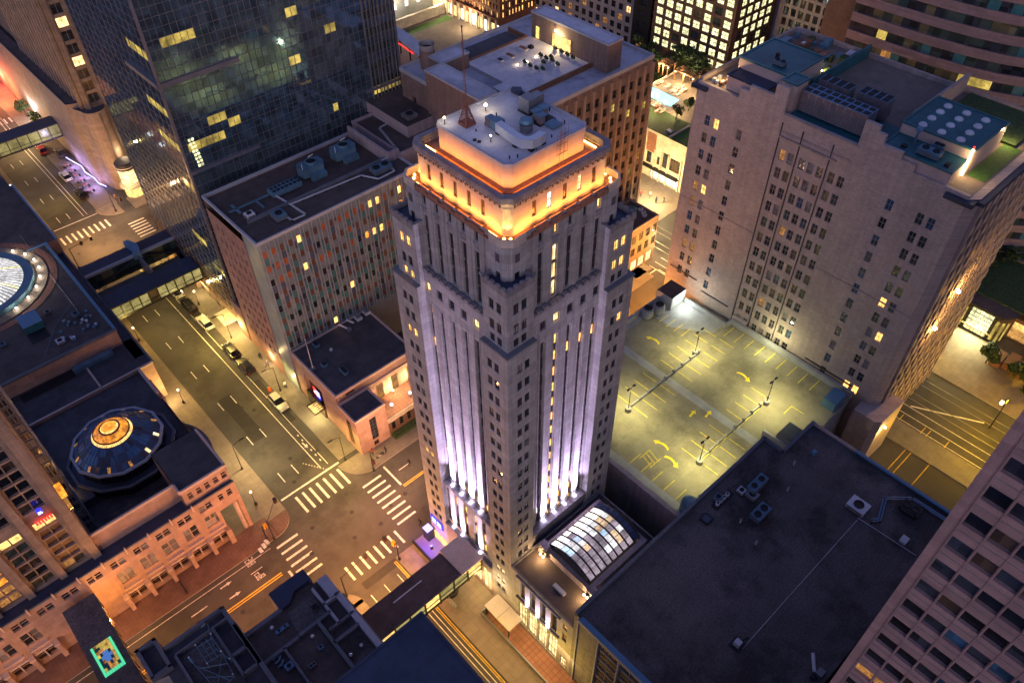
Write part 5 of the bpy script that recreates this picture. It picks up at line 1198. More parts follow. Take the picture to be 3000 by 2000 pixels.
q = MB(); q.cyl(74.2, 102.2, 1.3, 38.3, 41.4, 'brown_brick', 16); q.lathe(74.2, 102.2, [(1.15, 41.4), (1.3, 42.4)], 'concrete', 18, cap=False); q.cyl(74.2, 102.2, 1.1, 41.5, 41.6, 'fan_black', 18); q.build('chimney', br)
q = MB(); q.ball(93.7, 91.6, 41.9, .2, 'lamp_warm'); q.ball(98, 99.4, 40, .14, 'lamp_white')
for x, y in ((84.6, 91.4), (86.5, 91.2), (88.8, 91.4), (89.8, 91.3)): q.ball(x, y, 39.05, .1, 'lamp_warm')
q.build('roof_lamp', br); lamp('POINT', (93.2, 91., 41.2), 110, (1., .7, .35), .2, br)
for x, y in ((84.6, 91.4), (86.6, 91.2), (89.2, 91.4)): lamp('POINT', (x, y, 39.5), 4, (1., .7, .4), .1, br)
pl0 = None
for k, (x, y) in enumerate(((85.4, 90.5), (85.2, 89.), (85.3, 87.6), (85.9, 86.7), (89.1, 90.5), (89., 89.1), (89.2, 87.8), (88.8, 86.2), (92.7, 90.7), (92.6, 89.1), (92.5, 87.6), (92.4, 86.2), (89.9, 89.4 - .6), (87.6, 88.3))):
    lb = 'round planter tub with a small bush on the pale brown-building terrace'
    if pl0 is None:
        pl0 = thing('planter', lb, 'planter', (x, y, 38.9), 'planter tubs on the roof terrace'); q = MB(); q.lathe(x, y, [(.28, 38.9), (.42, 39.35)], 'metal_white', 10); q.build('tub', pl0); q = MB()
        for j in range(14): q.ball(x + random.uniform(-.3, .3), y + random.uniform(-.3, .3), 39.5 + random.uniform(-.1, .3), .17, pick(('leaf_a', 1), ('leaf_c', 2)), 5)
        q.build('bush', pl0)
    else: copy_thing(pl0, (x, y, 38.9), lb)
for k, (x, y, lb) in enumerate(((83.46, 94.4, 'small low bench on the roof terrace, left of the benches'), (85.7, 94.4, 'long bench box on the roof terrace, middle of the benches'), (89.2, 94.9, 'long bench box on the roof terrace, nearest the lit door'), (90.6, 94.5, 'short dark bench on the roof terrace beside the long one'))):
    q = MB(); a = (.5, .9, .9, .45)[k]; q.box(x - .35, x + .35, y - a, y + a, 38.9, 39.25, 'metal_white' if k < 3 else 'metal_dark'); q.box(x - .3, x + .3, y - a + .06, y + a - .06, 39.25, 39.38, 'wood' if k in (1, 2) else 'fan_black'); q.box(x - .25, x - .15, y - a, y + a, 38.9, 39., 'metal_dark'); single(q, 'roof_bench', lb, 'bench', (x, y, 38.9))
# small brown building in front of it
sb = thing('shop_building', 'small brown brick building with teal tank on its roof beside the lit street', 'building', (97, 74, 0))
ops = grid(88.8, 7, 2., 1.2, 4., 2, 3., 1.9); og = grid(88.8, 6, 2.2, 1.7, .3, 1, 1, 2.3)
block(sb, 86, 102.1, 71.1, 78.2, 0, 10.3, 'brown_brick', {'S': ops + og, 'E': []}, 'roof_brown', par_m='brown_pier')
windows(sb, [('S', 71.1, *o, pick(('glass_dark', 3), ('lit_dim', 1))) for o in ops] + [('S', 71.1, *o, 'lit_warm') for o in og], .16, 'frame_dark', 2, 2, .07)
q = MB(); q.box(93.5, 93.7, 70.5, 71., 3.5, 6.4, 'sign_white'); q.box(93.45, 93.75, 70.9, 71.1, 3.4, 6.5, 'metal_dark'); q.build('sign', sb)
q = MB(); q.lathe(99.4, 75.4, [(1.0, 10.2), (1.0, 10.9), (.7, 11.2)], 'teal_panel', 12); single(q, 'water_tank', 'low teal tank on the small brown roof', 'tank', (99.4, 75.4, 10.2))
for k, (x, y) in enumerate(((100.6, 73.6), (101., 74.6), (100.1, 72.9))):
    q = MB(); q.box(x - .35, x + .35, y - .3, y + .3, 10.2, 10.7, 'metal_white'); q.cyl(x, y, .2, 10.7, 10.75, 'fan_black', 8); single(q, 'rooftop_unit', ('white unit in the middle of the trio by the teal tank', 'white unit of the trio closest to the roof corner', 'white unit of the trio closest to the front edge')[k], 'rooftop unit', (x, y, 10.2))
# ------------------------------------------------------------------ rose stone arcade building with glass dome
pm = thing('arcade_building', 'rose stone building with paired windows and stone piers beside the brick sidewalk', 'building', (0, 78, 0))
mb = MB(); o1 = []; o2 = []; o3 = []; BX = [8.55 - 3.02 * k for k in range(13)]
skip = lambda k: k in (5, 6)
w_ = []
for k, x in enumerate(BX):
    if k in (6,): o1 += [(x - .95, x - .1, 8.9, 10.1), (x + .05, x + .9, 8.9, 10.1)]; continue
    o1 += [(x - .92, x - .07, 8.9, 10.1), (x + .07, x + .92, 8.9, 10.1)]
    if k not in (5, 7): o2 += [(x - .95, x - .35 + .28, 5.2, 7.6), (x + .07, x + .95, 5.2, 7.6)]; o3 += [(x - 1.1, x + 1.1, 1.1, 2.9)]
o1 += [(10.5, 11.2, 9., 10.2), (11.75, 12.45, 9., 10.2)]
wall(mb, 'S', 71.2, -60, 9.95, 0, 11., [o for o in o1 if o[1] < 9.9] + o2 + o3, 'pink_stone', .22)
wall(mb, 'S', 71.2, 9.95, 13.2, 7.0, 11., [o for o in o1 if o[0] > 10], 'pink_stone', .22)
mb.box(9.9, 13.2, 71.2, 74.6, 7., 7.1, 'pink_stone'); mb.box(12.6, 13.2, 71.2, 72., 0, 7., 'pink_stone'); mb.cyl(12.3, 71.6, .35, 0, 7, 'pink_trim', 10)
wall(mb, 'E', 9.95, 71.2, 74.6, 0, 7, [], 'pink_stone'); wall(mb, 'E', 13.2, 71.2, 79, 7, 11., [], 'pink_stone')
u1 = [(-4.2 + 1.42 * i, -3.4 + 1.42 * i, 12.3, 13.6) for i in range(10)]; u2 = [(7.3 + 1.2 * i, 8. + 1.2 * i, 12., 13.2) for i in range(5)]
wall(mb, 'S', 73.2, -4.6, 6.6, 11., 14.6, [o for o in u1 if o[1] < 6.3], 'pink_stone', .2); wall(mb, 'S', 71.75, 6.6, 13.1, 11., 14.2, u2, 'pink_stone', .2)
mb.box(6.6, 6.7, 71.75, 73.2, 11, 14.2, 'pink_stone'); wall(mb, 'E', 13.1, 71.75, 80, 7., 14.2, [], 'pink_stone'); mb.build('wall', pm)
fw = [('S', 71.2, *o, pick(('glass_brown', 5), ('glass_dark', 2), ('blind_grey', .7))) for o in o1] + [('S', 71.2, *o, pick(('blind_grey', 3), ('glass_dark', 2), ('blind_olive', .8))) for o in o2] + [('S', 71.2, *o, 'glass_brown') for o in o3] + [('S', 73.2, *o, 'glass_black') for o in u1 if o[1] < 6.3] + [('S', 71.75, *o, 'glass_brown') for o in u2]
windows(pm, fw, .2, 'pink_trim', 1, 2, .07, cap=100)
q = MB(); q.box(-60, 13., 71.3, 73.2, 10.85, 11., 'roof_navy'); flat(q, -4.5, 6.6, 73.4, 80.2, 7.8, 'roof_gravel'); q.box(-4.5, 6.6, 73.22, 73.38, 7.8, 14.3, 'pink_stone'); q.box(6.6, 6.7, 73.2, 80.4, 7.8, 13.9, 'pink_stone'); q.box(6.7, 13.1, 80.4, 80.5, 7.8, 13.9, 'pink_stone'); flat(q, 6.6, 13., 71.9, 80.5, 13.9, 'roof_dark'); flat(q, -30, 12.9, 80, 103, 8.9 - 1.2, 'roof_dark'); flat(q, -60, -4.6, 86, 103, 9, 'roof_dark'); q.build('roof', pm)
q = MB(); q.box(-4.6, 6.6, 73.05, 73.35, 14.3, 14.7, 'pink_trim'); q.box(6.5, 13.2, 71.65, 71.95, 14., 14.4, 'pink_trim'); q.box(12.9, 13.2, 71.7, 80, 14., 14.4, 'pink_trim'); q.box(6.45, 6.75, 71.7, 73.2, 14., 14.6, 'pink_trim'); q.box(-60, 13.2, 71.1, 71.3, 11., 11.2, 'coping_dark')
for k, x in enumerate(BX): q.box(x - 1.6, x - 1.42, 70.95, 71.2, 10.3, 11.6, 'pink_trim'); 
q.build('parapet', pm)
q = MB()
for k, x in enumerate(BX):
    if k in (6,): continue
    q.box(x - 1.78, x - 1.24, 70.3, 71.2, 0, 3.2, 'pink_stone'); q.box(x - 1.85, x - 1.17, 70.2, 71.2, 3.2, 3.45, 'pink_trim')
    if k not in (5, 7): q.box(x - 1.1, x + 1.1, 70.9, 71.2, 2.95, 3.35, 'pink_trim'); q.box(x - 1.1, x + 1.1, 70.7, 71.2, 4.3, 4.5, 'pink_trim'); q.box(x - .08, x + .08, 70.95, 71.2, 1.1, 2.95, 'pink_trim')
q.box(9.4, 10.1, 70.3, 71.2, 0, 3.4, 'pink_stone'); split(q, 'pier', pm)
# street side block behind the dome and the terraces further up
q = MB(); wall(q, 'E', 13.1, 80, 103, 0, 8.3, [(88, 88.8, 5.8, 7.), (89.3, 90.1, 5.8, 7.), (86, 86.8, 5.8, 7)], 'pink_stone', .2, back='glass_warm'); q.box(12.8, 13.15, 96, 103, 7., 8.7, 'pink_trim'); wall(q, 'N', 103, -30, 13.1, 0, 8.3, [], 'pink_stone'); q.box(13.1, 13.9, 98, 104.5, 0, 5., 'pink_stone'); q.build('street_wall', pm)
# dome
do = thing('glass_dome', 'many-sided blue glass dome with a glowing stepped amber lantern', 'dome', (4.4, 88.6, 8))
q = MB(); q.lathe(4.4, 88.4, [(7.2, 7.6), (7.2, 9.3)], 'metal_dark', 12, ph=.26); q.build('drum', do)
q = MB()
for k in range(12):
    a0, a1 = 2 * PI * k / 12 + .26, 2 * PI * (k + 1) / 12 + .26
    for j in range(4):
        t0, t1 = (j + .12) / 4, (j + .88) / 4
        p = [(4.4 + 7.24 * (math.cos(a0) * (1 - t) + math.cos(a1) * t), 88.4 + 7.24 * (math.sin(a0) * (1 - t) + math.sin(a1) * t)) for t in (t0, t1)]
        q.face([(*p[0], 7.9), (*p[1], 7.9), (*p[1], 9.), (*p[0], 9.)], 'glass_black')
        p = [(4.4 + 6.14 * (math.cos(a0) * (1 - t) + math.cos(a1) * t), 88.6 + 6.14 * (math.sin(a0) * (1 - t) + math.sin(a1) * t)) for t in (t0, t1)]
        q.face([(*p[0], 9.6), (*p[1], 9.6), (*p[1], 10.7), (*p[0], 10.7)], 'glass_black')
q.build('clerestory', do)
q = MB(); q.ring(circ(4.4, 88.4, 7.45, 12, .26), circ(4.4, 88.4, 7.05, 12, .26), 9.25, 9.55, 'coping_dark'); q.ring(circ(4.4, 88.6, 6.35, 12, .26), circ(4.4, 88.6, 5.95, 12, .26), 10.9, 11.2, 'coping'); q.lathe(4.4, 88.6, [(6.1, 9.3), (6.1, 10.95)], 'metal_dark', 12, cap=False, ph=.26); q.lathe(4.4, 88.4, [(7.1, 9.3), (6.1, 9.4)], 'roof_navy', 12, cap=False, ph=.26); q.box(-8, -1.6, 83.4, 86.6, 7.6, 9.2, 'roof_navy'); q.build('rim', do)
NB = 48; R1 = [(5.95, 10.95), (5.0, 11.75), (3.9, 12.5), (2.75, 13.1)]
for r_, (nm, m_) in enumerate((('glass', None),)):
    q = MB()
    for i in range(NB):
        a0, a1 = 2 * PI * i / NB + .26, 2 * PI * (i + 1) / NB + .26
        for (ra, za), (rb_, zb) in zip(R1[:-1], R1[1:]):
            q.face([(4.4 + ra * math.cos(a0), 88.6 + ra * math.sin(a0), za), (4.4 + ra * math.cos(a1), 88.6 + ra * math.sin(a1), za), (4.4 + rb_ * math.cos(a1), 88.6 + rb_ * math.sin(a1), zb), (4.4 + rb_ * math.cos(a0), 88.6 + rb_ * math.sin(a0), zb)], pick(('dome_glass', 6), ('blue_panel', 3), ('glass_violet', 1)))
    q.build('glazing', do)
q = MB()
for i in range(NB):
    a = 2 * PI * i / NB + .26
    for (ra, za), (rb_, zb) in zip(R1[:-1], R1[1:]): q.tube((4.4 + ra * math.cos(a), 88.6 + ra * math.sin(a), za + .03), (4.4 + rb_ * math.cos(a), 88.6 + rb_ * math.sin(a), zb + .03), .022, 'coping_dark', 3)
for ra, za in R1[1:-1]: q.ring(circ(4.4, 88.6, ra + .03, NB, .26), circ(4.4, 88.6, ra - .03, NB, .26), za, za + .05, 'coping_dark')
q.build('glazing_bar', do)
q = MB()
for k in range(12):
    a = 2 * PI * (k + .5) / 12 + .26 - .05; ra, za = 5.45, 11.42
    c_ = (4.4 + ra * math.cos(a), 88.6 + ra * math.sin(a)); tx, ty = -math.sin(a) * .2, math.cos(a) * .2; rx, ry = math.cos(a) * .3, math.sin(a) * .3
    q.face([(c_[0] + rx - tx, c_[1] + ry - ty, za - .2), (c_[0] + rx + tx, c_[1] + ry + ty, za - .2), (c_[0] - rx + tx, c_[1] - ry + ty, za + .32), (c_[0] - rx - tx, c_[1] - ry - ty, za + .32)], 'lit_warm' if k in (9, 10) else 'lit_dim')
q.build('lit_pane', do)
q = MB()
for i in range(60):
    a0, a1 = 2 * PI * i / 60, 2 * PI * (i + .8) / 60; a2 = 2 * PI * (i + 1) / 60
    for (ra, za), (rb_, zb), m1, m2 in (((2.75, 13.1), (2.45, 13.4), 'lit_gold', 'metal_dark'), ((2.35, 13.5), (1.35, 14.1), 'lit_orange', 'mast_rust'), ((1.2, 14.2), (1., 14.45), 'lit_gold', 'metal_dark')):
        for b0, b1, mm in ((a0, a1, m1), (a1, a2, m2)): q.face([(4.4 + ra * math.cos(b0), 88.6 + ra * math.sin(b0), za), (4.4 + ra * math.cos(b1), 88.6 + ra * math.sin(b1), za), (4.4 + rb_ * math.cos(b1), 88.6 + rb_ * math.sin(b1), zb), (4.4 + rb_ * math.cos(b0), 88.6 + rb_ * math.sin(b0), zb)], mm)
q.ring(circ(4.4, 88.6, 2.5, 24), circ(4.4, 88.6, 2.3, 24), 13.38, 13.52, 'mast_rust'); q.ring(circ(4.4, 88.6, 1.42, 24), circ(4.4, 88.6, 1.15, 24), 14.08, 14.22, 'mast_rust'); q.lathe(4.4, 88.6, [(1., 14.45), (.75, 14.5), (.7, 14.62), (.35, 14.7)], 'lit_orange', 20); q.build('lantern', do)
q = MB(); q.ring(circ(6.4, 85.2, 8.6, 40), circ(6.4, 85.2, 8.2, 40), 5.6, 6.1, 'coping_dark')
q.lathe(6.4, 85.2, [(8.2, 0), (8.2, 5.8)], 'glass_black', 40, cap=False); q.lathe(6.4, 85.2, [(8.15, 5.7), (6, 5.2)], 'metal_grey', 40, cap=False)
for k in range(5): a = -.5 + k * .3; q.tube((6.4 + 7.9 * math.cos(a), 85.2 + 7.9 * math.sin(a), 5.4), (6.4 + 6.5 * math.cos(a + .12), 85.2 + 6.5 * math.sin(a + .12), 6.6), .2, 'lit_warm' if k < 3 else 'metal_grey', 5)
q.build('winter_garden', pm)
# ------------------------------------------------------------------ ribbed tower rising out of it
pt_ = thing('office_tower', 'rose stone office tower with deep vertical ribs and a band of gold lit windows', 'skyscraper', (-20, 80, 0))
mb = MB(); c = 73.; ow = []; dark = []
BAYS = [-7.2 - 3.85 * k for k in range(12)]
for k, x in enumerate(BAYS):
    for j in range(34):
        z = 11.6 + 1.72 * j
        if 1 and j in (6,): continue
        for s in (-1, 1):
            o = (x + (s - 1) * .62 + .04, x + (s + 1) * .62 - .04, z, z + 1.42); ow.append(o)
            g_ = pick(('glass_black', 9), ('glass_brown', 4), ('glass_dark', 3))
            if j == 5: g_ = 'lit_gold'
            elif j == 0 and k < 4: g_ = pick(('lit_dim', 2), ('blind_olive', 2))
            elif k >= 2 and j in (1, 2, 3, 4) and k % 3 == 2: g_ = 'lit_orange' if j > 1 else 'lit_dim'
            elif k == 0 and 1 <= j <= 4: g_ = 'brown_blind'
            elif k in (1, 2) and j in (3, 4) : g_ = 'glass_green'
            dark.append(('S', c, *o, g_))
wall(mb, 'S', c, -54, -4.4, 9, 72, ow, 'stone_brown', .35); wall(mb, 'E', -4.4, c, 86.5, 0, 72, [], 'stone_brown')
for k, x in enumerate([-4.95] + [b - 1.92 for b in BAYS]): mb.box(x - (.42 if k else .5), x + (.42 if k else .5), c - .5, c, 10.9, 72, 'stone_brown')
mb.build('wall', pt_); windows(pt_, dark, .3, 'frame_tan', 1, 1, .08, cap=100)
q = MB(); ew = []
for j in range(44):
    for i in range(6): ew.append(('E', -3.4, 80 + i * 1.05, 80.85 + i * 1.05, 9 + 1.45 * j, 10.1 + 1.45 * j, pick(('glass_dark', 6), ('lit_amber', 1), ('glass_violet', 2))))
windows(pt_, ew, -.05, 'coping', 1, 1, .07, cap=60, name='side_window')
ew2 = [('S', 79.2, -4.3, -3.5, 9 + 1.45 * j, 10.1 + 1.45 * j, pick(('glass_dark', 6), ('lit_gold', 1), ('blind_grey', 2))) for j in range(44)]
windows(pt_, ew2, -.03, 'coping', 2, 1, .07, cap=60, name='bay_window'); q.box(-4.4, -3.42, 79.22, 86.5, 8, 72, 'coping_dark'); q.box(-54, -4.4, 73, 86.5, 71.5, 72, 'roof_dark'); q.build('side_pier', pt_)
q = MB(); [q.box(-7.9 + .32 * k_, -7.68 + .32 * k_, 72.4, 72.62, 21.7, 22.25, 'lamp_red') for k_ in range(6)]; q.cyl(-6.85, 72.5, .3, 23.3, 23.9, 'sign_blue', 10); q.box(-7.1, -6.6, 72.15, 72.25, 23.45, 23.55, 'sign_glyph'); q.box(-7.05, -6.7, 72.15, 72.25, 23.7, 23.8, 'sign_glyph'); q.build('sign', pt_, label='red lit letters below a small blue emblem')
q = MB(); q.box(-4.4, -3.7, 73.3, 75, 22.6, 23.6, 'lit_orange'); q.box(-4.4, -4., 73.2, 75.2, 20.4, 20.6, 'lit_dim'); q.build('side_lamp', pt_)
# ------------------------------------------------------------------ building with the round skylight
lu = thing('civic_building', 'dark roofed building with a huge round skylight ringed by white lamps', 'building', (-2, 125, 0))
mb = MB(); LZ = 11.
mb.prism([(-40, 112.2), (13.6, 110.6), (13.7, 141.5), (15.6, 141.5), (15.6, 165.), (-40, 165)], 0, LZ, 'pink_stone', top='roof_brown'); mb.box(-40, 15.3, 103.2, 111., 0, 7.9, 'pink_stone', top='roof_dark'); mb.box(13.6, 15.4, 106, 141.5, 0, 7.9, 'pink_stone', top='roof_navy'); mb.box(5., 13.2, 99.6, 103.4, 0, 5, 'pink_stone', top='roof_dark')
mb.build('wall', lu)
q = MB()
q.box(-40, 13.7, 110.5, 110.95, 10.9, 11.35, 'coping_dark'); q.box(13.3, 13.75, 110.6, 141.5, 10.9, 11.3, 'coping_blue'); q.box(15.2, 15.55, 103.2, 141.5, 7.8, 8.15, 'coping_dark'); q.box(15.35, 15.7, 141.5, 165, 10.9, 11.2, 'coping_blue'); q.box(-40, 15.3, 103.1, 103.5, 7.8, 8.2, 'pink_trim'); q.box(10, 13.3, 141.2, 141.6, 10.9, 11.2, 'coping_blue')
q.box(4.8, 13.3, 103.2, 103.35, 4.9, 5.2, 'pink_trim'); q.box(6.9, 7.2, 103.3, 109, 7.9, 8.2, 'pink_trim'); q.build('parapet', lu)
q = MB(); flat(q, -3, 5.2, 108.6, 110.6, 7.93, 'fan_black'); q.box(5.2, 11.6, 109.2, 110.3, 7.9, 8.6, 'metal_blue'); q.box(2.5, 5.4, 116.6, 119.4, 10.6, 11.02, 'fan_black'); q.box(2.6, 5.6, 119.4, 123., 11, 12.4, 'teal_panel', top='coping_blue'); q.build('roof_well', lu)
q = MB(); cx, cy = -.3, 136.4
q.lathe(cx, cy, [(4.2, 13.2), (4.6, 13.3)], 'teal_panel', 40, cap=True)
for i in range(72):
    a0, a1, a2 = 2 * PI * i / 72, 2 * PI * (i + .72) / 72, 2 * PI * (i + 1) / 72
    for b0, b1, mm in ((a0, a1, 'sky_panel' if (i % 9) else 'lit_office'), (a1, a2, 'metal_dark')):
        q.face([(cx + 8.1 * math.cos(b0), cy + 8.1 * math.sin(b0), 11.9), (cx + 8.1 * math.cos(b1), cy + 8.1 * math.sin(b1), 11.9), (cx + 4.6 * math.cos(b1), cy + 4.6 * math.sin(b1), 13.3), (cx + 4.6 * math.cos(b0), cy + 4.6 * math.sin(b0), 13.3)], mm)
q.build('round_skylight', lu)
q = MB(); q.ring(circ(cx, cy, 9.6, 56), circ(cx, cy, 8.1, 56), 11.02, 11.9, 'metal_blue'); q.ring(circ(cx, cy, 11.7, 56), circ(cx, cy, 10., 56), 11.01, 11.2, 'paving_warm'); q.ring(circ(cx, cy, 13.3, 56), circ(cx, cy, 12., 56), 11.005, 11.06, 'tile_red'); q.build('skylight_kerb', lu)
q = MB()
for k in range(8):
    a = -1.2 + k * .26; x, y = cx + 10.6 * math.cos(a), cy + 10.6 * math.sin(a); q.ball(x, y, 11.55, .15, 'lamp_white', 6); lamp('POINT', (x, y, 11.9), 12, (1., .8, .5), .12, lu)
q.build('ring_lamp', lu)
q = MB(); q.tube((11., 147, 11.1), (10.8, 114., 11.1), .05, 'metal_grey', 4); q.tube((11, 122, 11.1), (6.5, 118, 11.2), .06, 'coping_blue', 4); q.tube((6.5, 118, 11.2), (3, 112.4, 11.2), .06, 'coping_blue', 4)
for k in range(26):
    x, y = 6 + random.random() * 6, 112.5 + random.random() * 6; q.box(x - .2, x + .2, y - .15, y + .3, 11, 11.25 + .2 * random.random(), pick(('metal_blue', 2), ('metal_grey', 1), ('metal_white', .8)))
q.build('roof_pipe', lu, kind='stuff')
unit(10.2, 118.2, 11., 1.1, 1., .8, 'teal unit among pipes at the right of the civic roof'); unit(6., 113.9, 11., 1.2, 1.2, .6, 'pale square unit among pipes near the front edge of the civic roof', m='metal_white'); unit(7, 122.2, 11, .9, .9, .5, 'little grey unit near the teal skylight box', m='metal_grey'); unit(-1., 119.4, 11., 1., .8, .6, 'small teal unit at the left of the civic roof')
q = MB(); q.box(10.9, 15.6, 165.2, 175, 0, 8, 'pink_stone', top='roof_dark'); q.box(4, 15.8, 175, 215, 0, 7, 'red_brick', top='roof_brown')
o = single(q, 'corner_block', 'low red brick blocks at the left edge beyond the civic building', 'building', (13, 180, 0)); q = MB()
for y in (180.1, 173.8):
    q.box(15.9, 16.9, y - .9, y + .9, 2.6, 2.75, 'sign_white')
    for k in range(4): q.box(16., 16.8, y - .8 + .45 * k, y - .6 + .45 * k, 2.75, 2.8, 'coping_blue')
q.build('awning', o)
# ------------------------------------------------------------------ skyways over the streets
def skyway(label, x0, x1, y0, y1, z0, z1, n, roof, glow='pane_dull', face='S', end=None):
    t = thing('skyway', label, 'skyway', ((x0 + x1) / 2, (y0 + y1) / 2, z0))
    q = MB(); q.box(x0, x1, y0 - .15, y1 + .15, z1, z1 + .25, 'metal_dark', top=roof); q.build('roof', t)
    q = MB(); q.box(x0, x1, y0, y1, z0, z0 + .35, 'metal_dark', top='paving_warm'); q.build('deck', t)
    q = MB()
    for k in range(n + 1):
        x = x0 + (x1 - x0) * k / n
        for y in (y0 - .06, y1 - .06): q.box(x - .1, x + .1, y, y + .14, z0, z1, 'metal_dark')
    for y in (y0 - .05, y1 - .03): q.box(x0, x1, y, y + .1, z0 + 1.1, z0 + 1.18, 'metal_dark')
    q.build('frame', t)
    q = MB()
    for k in range(n):
        xa = x0 + (x1 - x0) * k / n + .1; xb = x0 + (x1 - x0) * (k + 1) / n - .1
        quad(q, 'S', y0, xa, xb, z0 + .4, z1 - .06, pick((glow, 6), ('blind_olive', 1)), .02); quad(q, 'N', y1, xa, xb, z0 + .4, z1 - .06, 'glass_green', .02)
    q.build('pane', t)
    return t
s1 = skyway('enclosed skyway with plain dark roof and lit glazed side over the street', 15.5, 32, 119.9, 123.9, 5.2, 8.0, 10, 'roof_navy')
lamp('AREA', (23, 121.9, 5.1), 60, (1., .8, .3), 3, s1, (0, 0, 0), 12)
s2 = skyway('older blue roofed skyway with a peaked middle just before the far crossing', 15.5, 34.6, 130.6, 134., 5.2, 8.2, 8, 'roof_navy', 'glass_green')
q = MB(); q.prism([(15.5, 130.4), (34.6, 130.4), (34.6, 130.9), (15.5, 130.9)], 8.2, 8.7, 'coping'); q.prism([(24.2, 129.4), (25.6, 129.4), (26.2, 131.8), (25.4, 134.4), (24.4, 134.4), (24.9, 131.8)], 8.3, 9.6, 'coping_blue'); q.box(24.9, 25.2, 124, 129.8, 5.4, 8.9, 'frame_steel'); q.tube((16.5, 130.3, 5.4), (24.4, 130.2, 8.1), .18, 'metal_dark'); q.tube((33.4, 130.3, 5.4), (25.4, 130.2, 8.1), .18, 'metal_dark'); q.build('roof_peak', s2)
q = MB(); q.box(16, 33.5, 124.2, 129.6, 4.9, 5.2, 'metal_dark', top='paving_warm'); q.box(16, 32, 124.6, 125.3, 5.2, 5.35, 'lit_yellow'); q.box(26.4, 28.1, 124.8, 125.5, 5.5, 6.2, 'lit_white'); q.build('terrace', s2)
s3 = skyway('far skyway with dark roof at the left edge before the red lit street', 14, 32, 188.2, 192.4, 5.2, 8.4, 8, 'roof_navy')
sA = thing('skyway', 'long skyway with dark roof and pale end leading to the floodlit tower', 'skyway', (24, 42, 5))
q = MB(); q.box(7., 31.4, 40.9, 45.1, 8., 8.25, 'metal_dark', top='roof_brown'); q.box(27.8, 31.4, 40.7, 45.3, 8.27, 8.5, 'awning_pale'); q.box(19.2, 23.6, 43.6, 43.75, 8.26, 8.32, 'metal_white'); q.build('roof', sA)
q = MB(); q.box(7., 31.4, 41, 45, 5.2, 5.6, 'metal_dark'); q.build('deck', sA); q = MB()
for k in range(11):
    x = 31.2 - 2.3 * k; q.box(x - .08, x + .08, 40.85, 41., 5.2, 8., 'metal_dark'); q.box(x - .08, x + .08, 45., 45.15, 5.2, 8., 'metal_dark')
    if k < 10: quad(q, 'S', 41., x - 2.2, x - .1, 5.7, 7.9, 'pane_dull' if k % 3 else 'lit_gold', .03); quad(q, 'N', 45., x - 2.2, x - .1, 5.7, 7.9, 'pane_dull', .03)
q.box(7, 31.4, 40.9, 40.98, 6.6, 6.72, 'metal_dark'); q.build('glazing', sA)
lamp('AREA', (20, 43, 5.1), 40, (1., .7, .25), 3, sA, (0, 0, 0), 16)
sB = thing('skyway', 'dark covered skyway with a glowing green and gold crystal skylight', 'skyway', (-9.4, 62, 5))
q = MB(); q.box(-11.4, -7.5, 46, 70.2, 8.2, 8.5, 'metal_dark', top='roof_gravel'); q.build('roof', sB); q = MB(); q.box(-11.2, -7.7, 46, 70.2, 4.9, 5.3, 'metal_dark')
for k in range(14): q.box(-7.65, -7.5, 47 + 1.75 * k, 47.15 + 1.75 * k, 5.2, 8.2, 'metal_dark'); q.box(-11.4, -11.25, 47 + 1.75 * k, 47.15 + 1.75 * k, 5.2, 8.2, 'metal_dark')
quad(q, 'E', -7.6, 46, 70, 5.4, 8.1, 'glass_warm', 0); quad(q, 'W', -11.3, 46, 70, 5.4, 8.1, 'glass_warm', 0); q.build('glazing', sB)
q = MB()
for i in range(8):
    for j in range(9):
        x0, y0 = -11. + .31 * i + .05, 58.8 + .5 * j; cc_ = abs(i - 3.5) + abs(j - 4)
        x0 += .25
        hz = 8.55 + .5 * (1 - max(abs(i - 3.5) / 4, abs(j - 4) / 4.5))
        q.prism([(x0, y0), (x0 + .27, y0), (x0 + .27, y0 + .44), (x0, y0 + .44)], 8.5, hz, 'neon_green' if i in (0, 7) or j in (0,) else ('crystal_blue' if cc_ < 1.6 else pick(('lit_yellow', 4), ('lit_dim', 2), ('teal_panel', 2))))
q.build('crystal_skylight', sB)
# ------------------------------------------------------------------ foreground roofs
fa = thing('corner_building', 'foreground building with stepped parapets and steel lattice on its dark roof', 'building', (-2, 48, 0))
q = MB(); FZ = 12.
q.prism([(-5., 30), (3.5, 30), (3.5, 52.2), (3.3, 55.), (-4., 55.), (-4.2, 56.8), (-6.6, 56.8), (-6.6, 52.5), (-5, 52)], 0, FZ, 'concrete', top='roof_dark'); q.build('wall', fa)
q = MB()
for a in ((3.0, 3.5, 30, 52), (2.9, 3.4, 46, 55), (-4., 3.4, 54.6, 55.), (-3.4, 2.9, 53.2, 53.4), (-6.6, -6.2, 52.5, 56.8), (-6.6, -4.2, 56.4, 56.8), (-4.6, -4.2, 52.4, 56.8), (-6.6, -4.2, 52.3, 52.7), (1., 1.3, 46, 53.2), (-3.6, -3.3, 30, 53.2), (1.2, 3., 48.6, 49.), (1.2, 3., 46., 46.3)): q.box(a[0], a[1], a[2], a[3], FZ, FZ + .75, 'coping_dark')
q.box(-3.2, 1., 40, 52.9, FZ + .01, FZ + .1, 'roof_gravel'); q.build('parapet', fa)
t = thing('steel_lattice', 'tangle of pale blue steel pipes and trusses on the foreground roof', 'lattice', (-1, 50, FZ)); q = MB()
def tl(*p, r=.045): 
    for a, b in zip(p[:-1], p[1:]): q.tube((a[0], a[1], FZ + a[2]), (b[0], b[1], FZ + b[2]), r, 'metal_blue', 5)
for k in range(4): tl((-1.2, 52.2 - .8 * k, 1.), (.7, 52. - .8 * k, 1.)); tl((-1.2 + .6 * k, 52.4, 1.), (-1.2 + .6 * k, 49.6, 1.))
